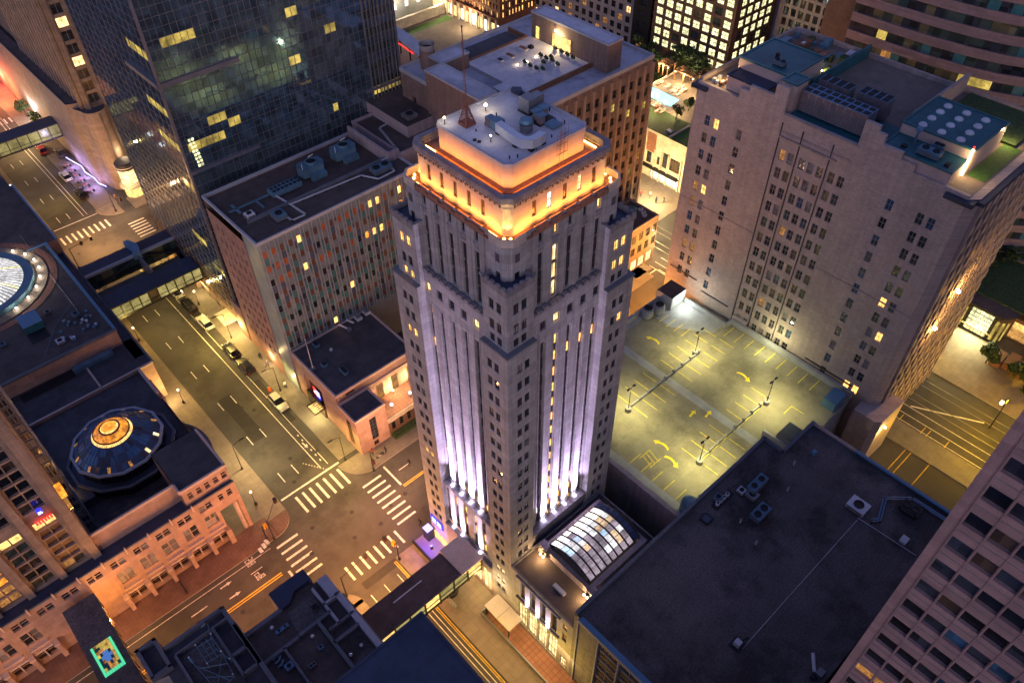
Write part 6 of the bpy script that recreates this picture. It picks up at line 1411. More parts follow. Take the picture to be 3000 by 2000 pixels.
tl((-2.4, 51.6, .6), (-1.8, 46.4, .6), (.3, 46.6, .6), (.6, 50, .6)); tl((-2.2, 50, .8), (.4, 48.4, .8)); tl((-1.8, 46.5, .7), (.4, 49.6, .7)); tl((-2.3, 50.8, .5), (-.2, 46.5, .5)); tl((.3, 46.6, .7), (-2., 48.6, .7)); tl((1., 54, .9), (.2, 51, .9), (.9, 48.4, .9)); tl((-2.4, 51.6, 1.3), (-2.3, 50.8, 1.2), r=.12); tl((.3, 54.2, .8), (.7, 54., 1.2), r=.14)
for x, y in ((-1.2, 52.4), (.7, 52.4), (-2.4, 51.6), (-1.8, 46.4), (.3, 46.6), (.6, 49.8), (.9, 48.4), (-1.2, 49.6)): tl((x, y, 0), (x, y, 1.3), r=.05); q.ball(x, y, FZ + 1.35, .1, 'metal_white', 6)
q.build('pipe', t)
fb = thing('corner_building', 'foreground building with several sunken dark roofs right at the junction', 'building', (10, 45, 0))
q = MB(); q.prism([(3.5, 30), (14.3, 30), (14.6, 50.4), (12.9, 50.9), (12.9, 53.), (8.1, 53.), (8.1, 50.4), (3.5, 50.4)], 0, 11.4, 'concrete', top='roof_brown'); q.build('wall', fb)
q = MB(); q.prism([(8.1, 50.2), (8.1, 53.), (12.9, 53.), (12.9, 50.9), (12.6, 50.9), (12.6, 51.2), (10.6, 51.2), (9.4, 50.2)], 11.4, 12.1, 'roof_navy'); 
for a in ((3.5, 8.3, 50., 50.5), (13.9, 14.6, 30, 47.6), (13.3, 14.6, 47.4, 50.5), (12.2, 12.5, 44.2, 50), (12.2, 14.2, 47.2, 47.5), (10.4, 10.8, 30, 45.9), (10.6, 14, 42.4, 42.8), (5.9, 6.2, 38, 46), (3.4, 8, 45.8, 46.2), (8.1, 12.4, 45.9, 46.3), (11., 14.4, 44.1, 44.4)): q.box(*a, 11.4, 12.1, 'coping_dark' if a[0] < 12 else 'coping')
q.box(14., 14.9, 38, 47.4, 8, 11.4, 'coping_dark'); q.box(10.7, 13.6, 37.4, 42, 11.4, 11.5, 'roof_gravel'); q.box(8.3, 12, 46.6, 49.6, 11.4, 11.48, 'roof_gravel'); q.box(6.3, 10.3, 38, 45.6, 11.4, 11.48, 'roof_brown'); q.box(14.5, 15.4, 39.9, 42, 6, 8.1, 'cream_grid'); q.build('parapet', fb)
for x, y, w_2, l_, h, lb, m in ((7.1, 48.2, 1.6, .45, .5, 'long thin bright blue unit on the middle foreground roof', 'coping_blue'), (5.4, 43.8, .9, .8, .7, 'boxy pale blue unit beside curved ducts on the foreground roof', 'coping_blue'), (9.2, 43.3, .6, .5, .5, 'tiny blue unit on the dark central foreground roof', 'coping_blue'), (7.4, 42.2, .8, .5, .5, 'low grey unit near the front of the central foreground roof', 'metal_grey'), (11.3, 47.8, .7, .7, .7, 'dark unit in the sunken roof nearest the junction', 'metal_dark')): unit(x, y, 11.45, w_2, l_, h, lb, m=m)
for k in range(3): q = MB(); x = 4.9 + .0 * k; y = 46.3 - .6 * k - .5; q.tube((4.4, y, 11.75), (5.0, y + .1, 11.75), .14, 'metal_blue', 8); q.tube((5.0, y + .1, 11.75), (5.3, y + .45, 11.75), .14, 'metal_blue', 8); q.box(4.6, 4.8, y - .1, y + .1, 11.45, 11.7, 'metal_dark'); single(q, 'curved_duct', ('curved blue duct furthest from the boxy blue unit', 'curved blue duct in the middle of its row of three', 'curved blue duct nearest the boxy blue unit')[k], 'duct', (4.9, y, 11.45))
for k, (x, y, lb) in enumerate(((12.75, 40.4, 'white round vent nearest the kerb side on the front right foreground roof'), (11.2, 40.3, 'white round vent further left on the front right foreground roof'), (6.3, 49.2, 'dull round vent on the mottled rear foreground roof'), (9.2, 45.1, 'pale round vent against the wall on the central foreground roof'))):
    q = MB(); q.cyl(x, y, .13, 11.45, 11.75, 'metal_grey', 10); q.lathe(x, y, [(.22, 11.75), (.2, 11.85), (.05, 11.95)], 'metal_white', 10); single(q, 'roof_vent', lb, 'vent', (x, y, 11.45), 'round vents on the foreground roofs')
fn_ = thing('navy_roof_building', 'tall foreground building seen as a plain navy blue roof at the bottom edge', 'building', (8, 20, 0))
q = MB(); wall(q, 'E', 14.9, -20, 28.6, 0, 35, [], 'concrete'); wall(q, 'N', 28.6, -20, 14.9, 0, 35, [], 'concrete'); wall(q, 'W', -20, -20, 28.6, 0, 35, [], 'concrete'); q.build('wall', fn_)
q = MB(); flat(q, -20, 14.9, -20, 28.6, 35, 'roof_navy'); q.build('roof', fn_)
q = MB(); parapet(q, -20.05, 14.95, -20, 28.65, 34.9, .25, .2, 'roof_navy'); q.build('parapet', fn_)
# ------------------------------------------------------------------ banded office tower at lower right
ft = thing('office_tower', 'close pink granite office tower with rows of dark square windows at lower right', 'skyscraper', (45, -10, 0))
q = MB(); X0 = 33.; fw = []; ops = []
for i in range(21):
    for k in range(34):
        y1 = .6 - 1.36 * i; z = 2.2 + 2.42 * k
        o = (y1 - 1.26, y1 - .04, z, z + 1.2); ops.append(o)
        g_ = pick(('glass_black', 9), ('glass_dark', 5), ('glass_blue', 1.5), ('glass_brown', 2))
        if k == 17 and i in (0, 1, 2, 3): g_ = 'lit_dim' if i in (0, 1, 3) else 'lit_orange'
        fw.append(('W', X0, *o, g_))
wall(q, 'W', X0, -32, 1.25, 0, 86, ops, 'granite_pink', .28); wall(q, 'N', 1.25, X0, 70, 0, 86, [], 'granite_pink'); wall(q, 'S', -32, X0, 70, 0, 86, [], 'granite_pink'); q.box(X0, 70, -32, 1.25, 85.8, 86, 'roof_dark'); q.build('wall', ft)
windows(ft, fw, .26, 'frame_grey', 1, 1, .03, cap=100)
q = MB()
for i in range(22): y = .6 - 1.36 * i + .03; q.box(X0 - .05, X0, y - .028, y + .028, 0, 86, 'granite_pink')
for k in range(34): q.box(X0 - .03, X0, -32, .62, 2.2 + 2.42 * k - .56, 2.2 + 2.42 * k - .5, 'frame_grey')
q.box(X0 - .16, X0, .8, 1.28, 0, 86, 'granite_pink'); q.build('mullion', ft)
# ------------------------------------------------------------------ dark glass tower
gt = thing('glass_tower', 'black mirror glass office tower with a fine pale grid and scattered yellow lit windows', 'skyscraper', (52, 122, 0))
q = MB(); GY = 107.5
LIT = {}
def litrun(x0, n, z, g='lit_yellow'):
    for k in range(n): LIT[(x0 + k, z)] = g
ZC = 1.42
litrun(2, 6, 35); litrun(2, 5, 30); litrun(5, 3, 21); litrun(1, 6, 19); litrun(8, 2, 20); litrun(3, 2, 8); litrun(21, 2, 29); litrun(20, 2, 24); litrun(27, 2, 26); litrun(26, 1, 17); litrun(19, 2, 33); litrun(34, 6, 17); litrun(33, 2, 15); litrun(28, 2, 36)
NX = 40; NZ = 52
for i in range(NX):
    x0 = 32.3 + i * .99
    for k in range(NZ):
        z0 = 0 + k * ZC
        g_ = 'curtain_wall'
        if (i, k - 7) in LIT: g_ = LIT[(i, k - 7)]
        elif i > 33 and k > 14: g_ = 'glass_green' if k % 2 else 'curtain_wall'
        quad(q, 'S', GY, x0 + .03, x0 + .96, z0 + .04, z0 + ZC - .04, g_, .0)
for i in range(30):
    y0 = GY + i * 1.05
    for k in range(NZ):
        z0 = k * ZC; g_ = 'curtain_wall' if k > 6 else 'glass_warm'
        if (i < 7 and k in (36, 30, 26)) or (i < 4 and k in (21, 9)) or (i < 9 and k == 12 and i > 3): g_ = 'lit_yellow'
        elif k < 3 and i % 3: g_ = 'lit_dim'
        quad(q, 'W', 32.3, y0 + .03, y0 + 1.02, z0 + .04, z0 + ZC - .04, g_, 0)
q.build('glazing', gt)
q = MB()
for i in range(NX + 1): x0 = 32.3 + i * .99; q.box(x0 - .035, x0 + .035, GY - .06 - (.05 if i % 7 == 0 else 0), GY, 0, NZ * ZC, 'frame_steel')
for k in range(NZ + 1): q.box(32.2, 72, GY - .05, GY, k * ZC - .035, k * ZC + .035, 'frame_steel'); q.box(32.24, 32.3, GY, 139, k * ZC - .035, k * ZC + .035, 'frame_steel')
for i in range(0, 31, 2): y0 = GY + i * 1.05; q.box(32.22, 32.3, y0 - .035, y0 + .035, 0, NZ * ZC, 'frame_steel')
q.box(32.1, 32.5, GY - .12, GY + .2, 0, NZ * ZC, 'frame_steel'); q.box(71.8, 72.1, GY - .1, 139, 0, NZ * ZC, 'frame_steel'); q.box(32.3, 72, 138.9, 139, 0, NZ * ZC, 'frame_steel'); q.box(32.3, 72, GY, 139, NZ * ZC - .1, NZ * ZC, 'roof_dark')
q.box(32, 44.4, GY - .2, GY, 47.4, 48.1, 'frame_steel'); q.box(32., 44, GY - .2, GY, 33.4, 33.9, 'frame_steel'); q.box(64.6, 72, GY - .2, GY, 34.9, 35.4, 'frame_steel'); q.box(31.9, 32.3, GY, 118, 47.4, 48.1, 'frame_steel')
for i in range(9): q.box(66 + i * .75, 66.14 + i * .75, GY - .28, GY - .06, 20, NZ * ZC, 'frame_grey')
q.build('mullion', gt)
q = MB(); q.box(32.02, 32.3, 108, 139, 2.6, 3.2, 'stone_brown'); q.box(31.6, 32.3, 124.5, 138.5, 0, 5.2, 'stone_brown', top='roof_navy'); q.box(30.9, 31.6, 125, 126, 3, 3.3, 'lit_warm'); q.box(29.6, 32.2, 108.9, 112.8, 2.5, 2.75, 'awning_pale', top='awning_pale'); q.box(31.9, 32.3, 105, 108.2, 0, 8, 'pink_brick'); q.build('street_front', gt)
# stack of small bright squares (office lights) near the corner
q = MB()
for k in range(16):
    x = 33.6 + (k % 2) * .5 + (k // 4) * .09; z = 38.6 - (k // 2) * .62; q.box(x, x + .36, GY - .09, GY - .05, z, z + .4, 'lit_office')
q.build('lit_sign', gt, label='upright stack of small white lights')
# ------------------------------------------------------------------ stone tower with round corner and lantern
st = thing('stone_tower', 'brown stone tower with a rounded corner above a glowing glass rotunda', 'skyscraper', (40, 180, 0))
q = MB(); arc = [(35.9 + 2.3 * math.cos(a), 168.3 + 0 + 2.3 * math.sin(a)) for a in [PI + PI / 2 * k / 6 for k in range(7)]]
q.prism([(33., 240), (33., 171.)] + [(36.2 - 1.2 * 0 + 2.4 * math.cos(PI + PI * k / 10), 168.6 + 2.4 * math.sin(PI + PI * k / 10)) for k in range(11)] + [(42.4, 168.2), (42.4, 240)], 0, 18.6, 'stone_brown', top='roof_dark')
q.prism([(32.1, 240), (32.1, 171.5), (34.6, 170.5), (34.6, 240)], 0, 19.6, 'stone_brown', top='roof_brown'); q.build('base_wall', st)
q = MB(); 
for x in (36.3, 38.6, 41.2): q.box(x, x + .1, 165.9, 166.2, 5, 18, 'tower_trim')
q.box(32.0, 32.12, 171.6, 240, 19.4, 19.8, 'tower_trim'); q.build('groove', st)
q = MB(); ow = []
for k in range(22):
    z = 19.6 + 2.6 * k
    ow += [('S', 168.6, 36.2, 38.3, z, z + 1.9, 'lit_warm' if k in (6, 3) else pick(('glass_brown', 4), ('glass_dark', 2), ('glass_warm', 2))), ('S', 168.6, 39.4, 40.6, z, z + 1.7, 'lit_warm' if k in (4, 10, 11) else pick(('glass_dark', 3), ('glass_warm', 2)))]
wall(q, 'S', 168.6, 34.8, 44.5, 18.6, 78, [o[2:6] for o in ow], 'stone_brown', .25)
for x in (35.4, 38.5, 41.2): q.box(x, x + .45, 168.2, 168.6, 18.6, 78, 'stone_brown')
for k in range(15): y = 169.5 + 2.4 * k; q.box(34.2, 34.8, y, y + 1.1, 18.6, 78, 'stone_brown')
wall(q, 'W', 34.8, 168.6, 206, 18.6, 78, [], 'glass_warm'); q.box(34.8, 60, 168.7, 206, 77.8, 78, 'roof_dark'); q.build('tower_wall', st); windows(st, ow, .22, 'frame_tan', 2, 1, .1, cap=50)
t = thing('rotunda', 'round glass lantern entrance glowing cream under a dark disc roof', 'rotunda', (36.6, 163.2, 0)); cx, cy = 36.6, 163.4
q = MB(); q.lathe(cx, cy, [(2.0, .1), (2.0, 2.6)], 'lit_gold', 24, cap=False); q.lathe(cx, cy, [(1.8, 3.4), (1.85, 6.6)], 'lit_warm', 24, cap=False); q.build('glazing', t)
q = MB(); q.ring(circ(cx, cy, 2.7, 28), circ(cx, cy, 1.7, 28), 2.6, 2.8, 'cream_stone'); q.ring(circ(cx, cy, 2., 28), circ(cx, cy, 1.8, 28), 3.2, 3.4, 'cream_stone')
for k in range(14): a = 2 * PI * k / 14; q.tube((cx + 1.88 * math.cos(a), cy + 1.88 * math.sin(a), 3.3), (cx + 1.88 * math.cos(a), cy + 1.88 * math.sin(a), 6.6), .06, 'cream_stone', 4)
for zz in (4.4, 5.5): q.ring(circ(cx, cy, 1.94, 28), circ(cx, cy, 1.84, 28), zz, zz + .1, 'cream_stone')
q.build('frame', t); q = MB(); q.lathe(cx, cy, [(1.9, 6.6), (2.05, 6.7), (2.05, 8.0), (1.9, 8.1)], 'metal_dark', 26); q.lathe(cx, cy, [(2.1, 7.2), (2.1, 7.35)], 'cream_stone', 26); q.lathe(cx, cy, [(1.75, 8.1), (1.75, 8.2)], 'roof_dark', 26); q.build('roof', t)
lamp('POINT', (34., 161.4, 4.6), 90, (1., .72, .38), .3, t); lamp('POINT', (37.6, 165.2, 8.9), 70, (1., .72, .4), .3, t)
q = MB(); q.box(36.6, 39.4, 146, 158, 0, 6.2, 'metal_dark', top='roof_navy'); quad(q, 'W', 36.58, 146.2, 157.8, .4, 4.8, 'lit_dim'); q.box(36.3, 36.5, 149, 150.2, 2, 2.3, 'sign_violet'); single(q, 'entrance_wing', 'low dark wing by the far crossing, right of the rotunda', 'building', (38, 152, 0))
# ribbed tower further back on the left
rt = thing('ribbed_tower', 'brown tower of fine vertical ribs with gold light lines at top left', 'skyscraper', (45, 225, 0))
q = MB(); q.box(36, 80, 206.2, 262, 0, 90, 'stone_brown', top='roof_dark')
for k in range(40): q.box(35.6, 36, 206.6 + k * 1.4, 207.2 + k * 1.4, 17, 90, 'stone_brown')
q.build('wall', rt); q = MB()
for k in range(40): q.box(35.97, 36.02, 207.2 + k * 1.4, 208. + k * 1.4, 17, 90, 'glass_warm')
for j in range(2): q.box(35.9, 36.05, 207, 262, 40 + 14 * j, 40.8 + 14 * j, 'lit_gold')
q.build('window_strip', rt)
# ------------------------------------------------------------------ pool deck building across the lit street
po = thing('club_building', 'cream building with brick panel and a bright rooftop pool deck with lawn', 'building', (138, 90, 0))
q = MB(); PZ2 = 11.4; ops = []
ow = []
for y0, y1, z0, z1, g_ in ((90.2, 91.6, 3.4, 6.2, 'glass_dark'), (87.9, 88.7, 4., 6, 'glass_dark'), (85.8, 87.2, 4.0, 7.6, 'glass_dark'), (82.4, 85.2, 4.2, 7.2, 'glass_brown'), (93, 97, 3.4, 6.2, 'glass_dark'), (78, 81, 4, 7, 'glass_dark'), (92.6, 98, .4, 2.6, 'lit_warm'), (82, 90, .4, 2.8, 'lit_white')): ops.append((y0, y1, z0, z1)); ow.append(('W', 123.4, y0, y1, z0, z1, g_))
wall(q, 'W', 123.4, 62, 104, 0, PZ2, ops, 'cream_stone', .25); wall(q, 'S', 62, 123.4, 150, 0, PZ2, [], 'cream_stone'); wall(q, 'N', 104, 123.4, 150, 0, PZ2, [], 'cream_stone'); wall(q, 'E', 150, 62, 104, 0, PZ2, [], 'cream_stone'); q.box(123.3, 123.4, 89.4, 91.8, 6.4, 10.8, 'red_brick'); q.box(123.3, 123.4, 93, 96, 6.4, 10.8, 'red_brick'); q.build('wall', po)
windows(po, ow, .22, 'frame_dark', 4, 2, .09)
q = MB()
for y in (92.2, 89.2, 87.5, 85.5, 82.1): q.box(123.1, 123.4, y - .15, y + .15, 0, 7.6, 'cream_stone')
q.box(122.2, 123.4, 82, 96, 3.0, 3.2, 'metal_dark'); split(q, 'pier', po)
q = MB()
xs, ys = [123.6, 150.], None
flat(q, 123.6, 134.2, 86, 104, PZ2 - .1, 'hedge'); flat(q, 134.2, 149.8, 86, 94.2, PZ2 - .1, 'paving_warm'); flat(q, 134.2, 149.8, 103.9, 108, PZ2 - .1, 'paving_warm') if 0 else None
q.ring([(131.5, 92.5), (149.8, 92.5), (149.8, 104), (131.5, 104)], [(133.8, 94.6), (138., 95.2), (138.2, 103.6), (133.4, 102.6)], PZ2 - .25, PZ2 - .02, 'paving_warm'); q.box(123.4, 150, 103.8, 104.1, PZ2, 11.8, 'cream_stone')
q.build('pool_deck', po)
q = MB(); q.prism([(133.4, 94.4), (138.2, 94.8), (138.4, 103.8), (133, 102.8)], PZ2 - .6, PZ2 - .14, 'water'); q.build('pool', po)
q = MB(); flat(q, 123.8, 131.5, 64, 86, PZ2 - .08, 'grass'); q.ring(circ(126.6, 80.4, 2.6, 28), circ(126.6, 80.4, 1.9, 28), PZ2 - .07, PZ2 - .03, 'paving_warm'); flat(q, 131.5, 149.8, 64, 92.5, PZ2 - .09, 'paving_warm'); q.box(125.2, 126.2, 87.4, 88.6, PZ2 - .1, PZ2 + .25, 'metal_white'); q.box(123.7, 130.5, 86.2, 86.6, PZ2 - .1, PZ2 + .25, 'cream_stone'); flat(q, 131, 133.6, 84, 87, PZ2 - .05, 'grass'); q.build('roof_lawn', po)
def pergola(x, y, a, b, lb):
    t = thing('pergola', lb, 'pergola', (x, y, PZ2), 'pergolas beside the pool'); q = MB()
    for sx in (-1, 1):
        for sy in (-1, 0, 1): q.box(x + sx * a - .12, x + sx * a + .12, y + sy * b - .12, y + sy * b + .12, PZ2 - .1, PZ2 + 2.4, 'wood')
    q.build('post', t); q = MB(); q.ring(rc(x - a - .3, x + a + .3, y - b - .3, y + b + .3), rc(x - a, x + a, y - b, y + b), PZ2 + 2.4, PZ2 + 2.7, 'wood')
    for k in range(int(b * 4)): q.box(x - a, x + a, y - b + k * .5, y - b + k * .5 + .12, PZ2 + 2.45, PZ2 + 2.6, 'wood')
    q.build('roof', t); q = MB(); q.ball(x - a, y - b, PZ2 + 2.1, .16, 'lamp_warm', 6); q.ball(x - a, y + b, PZ2 + 2.1, .16, 'lamp_warm', 6); q.build('lamp', t)
    lamp('POINT', (x - a - .6, y, PZ2 + 1.9), 260, (1., .66, .3), .2, t)
pergola(145.6, 99.4, 1.3, 2.6, 'long pergola with small lamps beside the pool'); pergola(145.8, 106. - .4, 1.3, 1.3, 'short pergola with small lamps at the left of the pool')
for x, y in ((131.6, 98.5), (140.5, 97), (139.6, 102.6), (132., 91.4), (141, 92.2), (128.4, 95.2)): lamp('POINT', (x, y, PZ2 + 2.2), 210, (1., .66, .3), .25, po)
lamp('POINT', (135, 97, PZ2 + .4), 60, (.5, .9, 1.), .3, po); lamp('POINT', (136, 101.5, PZ2 + .4), 60, (.5, .9, 1.), .3, po)
q = MB(); 
for k in range(16):
    x, y = (139.6 + random.random() * 3, 94.2 + random.random() * 9) if k % 2 else (130.2 + random.random() * 2, 94 + random.random() * 7); q.box(x - .9, x + .9, y - .3, y + .3, PZ2 - .02, PZ2 + .3, pick(('wood', 2), ('awning_pale', 2))); q.box(x + .3, x + .9, y - .3, y + .3, PZ2 + .3, PZ2 + .6, 'awning_pale')
q.build('sun_lounger', po, kind='stuff')
# ------------------------------------------------------------------ far buildings along the top
def facade_block(name, label, x0, x1, y0, y1, z, m, wx, wg, fr='frame_dark', px=3.2, pz=2.3, ww=2.0, wh=1.5, z0=1.5, cols=2, rows=2, faces='WS', depth=.25, roof='roof_dark', cat='building'):
    t = thing(name, label, cat, ((x0 + x1) / 2, (y0 + y1) / 2, 0)); D = {}; items = []
    for F in faces:
        c, u0, u1 = (x0, y0, y1) if F == 'W' else (y0, x0, x1)
        n = int((u1 - u0 - .6) / px); k = int((z - z0 - .6) / pz); off = (u1 - u0 - n * px) / 2 + (px - ww) / 2
        D[F] = grid(u0 + off, n, px, ww, z0, k, pz, wh); items += [(F, c, *o, wg()) for o in D[F]]
    block(t, x0, x1, y0, y1, 0, z, m, D, roof, depth); windows(t, items, depth - .02, fr, cols, rows, .1, cap=100); return t
facade_block('lit_office_block', 'dark brick office block with nearly every square window brightly lit', 155, 172, 95.6, 118.5, 38, 'dark_brick', 0, lambda: pick(('lit_office', 14), ('glass_green', 1), ('blind_olive', .6)), px=2.75, pz=2.45, ww=1.95, wh=1.75, z0=11.8)
facade_block('grid_building', 'pale concrete grid apartment block behind the tan roof', 172.5, 190, 79.5, 95.3, 36, 'cream_grid', 0, lambda: pick(('glass_dark', 5), ('glass_brown', 4), ('lit_dim', 1), ('glass_green', 1), ('lit_amber', .4)), px=1.95, pz=2.5, ww=1.25, wh=1.8, z0=1.2, cols=1, rows=1)
facade_block('dark_slab', 'narrow dark slab with a column of dim windows between the grid block and the curved tower', 160, 175, 66, 73.6, 46, 'dark_brick', 0, lambda: pick(('glass_dark', 4), ('lit_dim', 2), ('blind_grey', 1)), px=3.4, pz=3., ww=1.8, wh=1.7)
facade_block('white_apartments', 'cream apartment block with dark balcony bays at the top', 160, 185, 126, 174, 30, 'cream_grid', 0, lambda: pick(('glass_dark', 6), ('glass_brown', 3), ('lit_warm', .7), ('lit_dim', .8)), px=2.6, pz=2.6, ww=1.5, wh=1.7, z0=.8)
facade_block('dark_apartments', 'dark balconied block beside the lit brick offices', 156, 175, 120., 125.6, 32, 'metal_dark', 0, lambda: pick(('glass_dark', 6), ('lit_dim', 1), ('lit_amber', .5)), px=2.6, pz=2.6, ww=2.3, wh=1.4, z0=.8)
facade_block('brick_offices', 'red brick offices with a bright colonnade facing the plaza', 146, 170, 165, 200, 26, 'red_brick', 0, lambda: pick(('glass_warm', 3), ('lit_amber', 2), ('lit_gold', 2)), px=1.25, pz=2.2, ww=.55, wh=1.5, z0=5.6, cols=1, rows=1)
q = MB()
for k in range(12): q.box(145.4, 145.9, 166 + k * 2.8, 166.5 + k * 2.8, 0, 5.4, 'cream_stone')
q.box(145.2, 146, 165, 200, 5.2, 5.6, 'red_brick')
for k in range(20): q.box(145.9, 146., 165.6 + k * 1.7, 166.8 + k * 1.7, .5, 3.6, 'lit_lobby' if k % 3 else 'lit_white')
single(q, 'colonnade', 'row of cream columns along the foot of the red brick offices', 'colonnade', (145.6, 180, 0)); lamp('POINT', (143, 176, 4), 450, (1., .75, .42), .4); lamp('POINT', (143, 190, 4), 450, (1., .75, .42), .4)
q = MB(); flat(q, 112, 146, 160, 204, .15, 'paving_warm'); struct(q, 'plaza'); q = MB(); flat(q, 128.9, 144.8, 184.6, 187.8, .17, 'grass'); struct(q, 'lawn')
q = MB(); q.box(126, 146, 189.4, 190.2, 0, 3., 'cream_stone'); single(q, 'plaza_wall', 'long pale retaining wall behind the bright green lawn', 'wall', (136, 190, 0))
q = MB(); q.box(126, 150, 196, 206, 0, 6, 'metal_grey', top='metal_white'); 
for k in range(5): q.box(127 + 4.4 * k, 128 + 4.4 * k, 195.8, 196, 3, 4.5, 'lit_white')
single(q, 'white_pavilion', 'bright white curved hall beyond the plaza wall', 'building', (138, 200, 0)); lamp('POINT', (132, 193, 6), 500, (1., .85, .6), .5)
t = thing('station_canopy', 'curved station canopy edged with red and white light at the top', 'canopy', (119, 174, 0)); q = MB()
q.loft([[(116.8 + k * .4, 165 + k * 4.2, 4.6 + math.sin(k * .6)), (119.8 + k * .45, 164.6 + k * 4.2, 5.4 + math.sin(k * .6)), (119.8 + k * .45, 164.6 + k * 4.2, 5.1 + math.sin(k * .6)), (116.8 + k * .4, 165 + k * 4.2, 4.3 + math.sin(k * .6))] for k in range(6)], 'metal_white'); q.build('roof', t)
q = MB(); q.tube((116.7, 167, 4.4), (118.6, 184, 4.6), .14, 'lamp_red'); q.ball(118, 179, 4.2, .35, 'sign_glyph'); q.ball(117.7, 176, 4.2, .3, 'lamp_red'); q.tube((119.8, 165, 5.6), (122, 185, 5.8), .1, 'sign_white'); q.build('light_strip', t); q = MB()
for k in range(4): q.cyl(118.6 + .5 * k, 167 + 5 * k, .2, 0, 4.6, 'metal_dark')
q.build('post', t)
# banded curved tower
ct = thing('banded_tower', 'large curved building of pink stone bands and dark ribbon windows at the top right', 'skyscraper', (150, 40, 0))
pl = [(135, 60.5), (135.2, 52), (135.5, 46), (136.2, 40.5), (137.4, 35.5), (139.4, 31), (142, 27), (146, 22), (150, 18.), (156, 12)]
back = [(190, 12), (190, 60.5)]
q = MB(); qb = MB(); NF = 26; FH = 3.05
def off(p, d): return (p[0] + d, p[1] + d * .3)
for k in range(NF):
    z = 1.5 + FH * k
    a = [off(p, 0) for p in pl] + back; q.prism(a, z, z + 1.45, 'granite_pink')
    for j in range(3): pass
q.prism(pl + back, 1.5 + FH * NF, 2.2 + FH * NF, 'granite_pink'); q.build('stone_band', ct)
q = MB()
for k in range(NF):
    z = 1.5 + FH * k + 1.45
    for (xa, ya), (xb, yb) in zip(pl[:-1], pl[1:]):
        n = max(2, int(math.hypot(xb - xa, yb - ya) / 1.5))
        for j in range(n):
            p0 = (xa + (xb - xa) * j / n + .35, ya + (yb - ya) * j / n); p1 = (xa + (xb - xa) * (j + 1) / n + .35, ya + (yb - ya) * (j + 1) / n)
            g_ = pick(('glass_green', 5), ('glass_dark', 6), ('teal_panel', 1), ('blind_olive', 2.), ('lit_yellow', .55), ('lit_dim', .4))
            if k == 11 and 44 > ya > 38 and j < 4: g_ = 'lit_yellow'
            q.face([(*p0, z), (*p1, z), (*p1, z + 1.6), (*p0, z + 1.6)], g_)
q.build('ribbon_window', ct)
q = MB()
for k in range(NF):
    z = 1.5 + FH * k
    for zz in (z + .5, z + .95):
        for (xa, ya), (xb, yb) in zip(pl[:-1], pl[1:]): q.tube((xa - .02, ya, zz), (xb - .02, yb, zz), .03, 'granite_pink', 4)
q.build('band_groove', ct)
q = MB(); q.box(136, 160, 60.5, 66, 0, 80, 'dark_brick', top='roof_dark'); q.build('side_core', ct)
# ------------------------------------------------------------------ right hand plaza with glowing entrance
ep = thing('entrance_pavilion', 'curved glass entrance pavilion glowing pale yellow by the amber plaza', 'pavilion', (130, 18.4, 0)); q = MB()
quad(q, 'W', 127.9, 16.3, 20.4, 1.5, 5., 'lit_office'); quad(q, 'W', 127.8, 16.4, 20.3, .2, 1.2, 'lit_lobby')
for k in range(6):
    for y_, sy in ((20.8, 1), (15.8, -1)):
        a0, a1 = PI / 2 * k / 6, PI / 2 * (k + 1) / 6
        q.face([(129.3 - 1.6 * math.cos(a0), y_ + sy * 1.8 * math.sin(a0), .3), (129.3 - 1.6 * math.cos(a1), y_ + sy * 1.8 * math.sin(a1), .3), (129.3 - 1.6 * math.cos(a1), y_ + sy * 1.8 * math.sin(a1), 4.6), (129.3 - 1.6 * math.cos(a0), y_ + sy * 1.8 * math.sin(a0), 4.6)], 'blind_olive' if k % 2 else 'lit_yellow')
quad(q, 'W', 131, 22.8, 26, .4, 3.8, 'lit_gold'); quad(q, 'W', 131, 10.6, 13.8, .4, 3.8, 'lit_gold'); q.build('glazing', ep)
q = MB()
for y in (16.1, 20.5): q.box(127.5, 128.4, y - .3, y + .3, 0, 5.2, 'metal_dark')
for k in range(7): q.box(127.7, 127.8, 16.5 + .62 * k, 16.58 + .62 * k, .2, 1.3, 'metal_dark')
for zz in (2.4, 3.3, 4.2): q.box(127.8, 127.88, 16.4, 20.3, zz, zz + .07, 'metal_dark')
for k in range(4): q.box(127.8, 127.88, 17.2 + .8 * k, 17.26 + .8 * k, 3.3, 5, 'metal_dark')
q.box(127.4, 128.2, 15.8, 20.9, 1.25, 1.5, 'cream_stone'); q.lathe(129.3, 20.8, [(1.75, .1), (1.75, .3)], 'metal_dark', 20); q.lathe(129.3, 15.8, [(1.75, .1), (1.75, .3)], 'metal_dark', 20); q.box(131, 150, 8, 34, 0, 4.6, 'dark_brick'); q.prism([(127.6, 15.4), (127.6, 21.2), (129.6, 23), (133, 24), (150, 34), (150, 8), (133, 13), (129.6, 13.8)], 5.2, 5.7, 'metal_dark', top='roof_brown'); q.build('frame', ep)
lamp('AREA', (127.2, 18.3, 3.4), 420, (1., .9, .45), 3., ep, aim((-1, 0, -.35)), 3.)
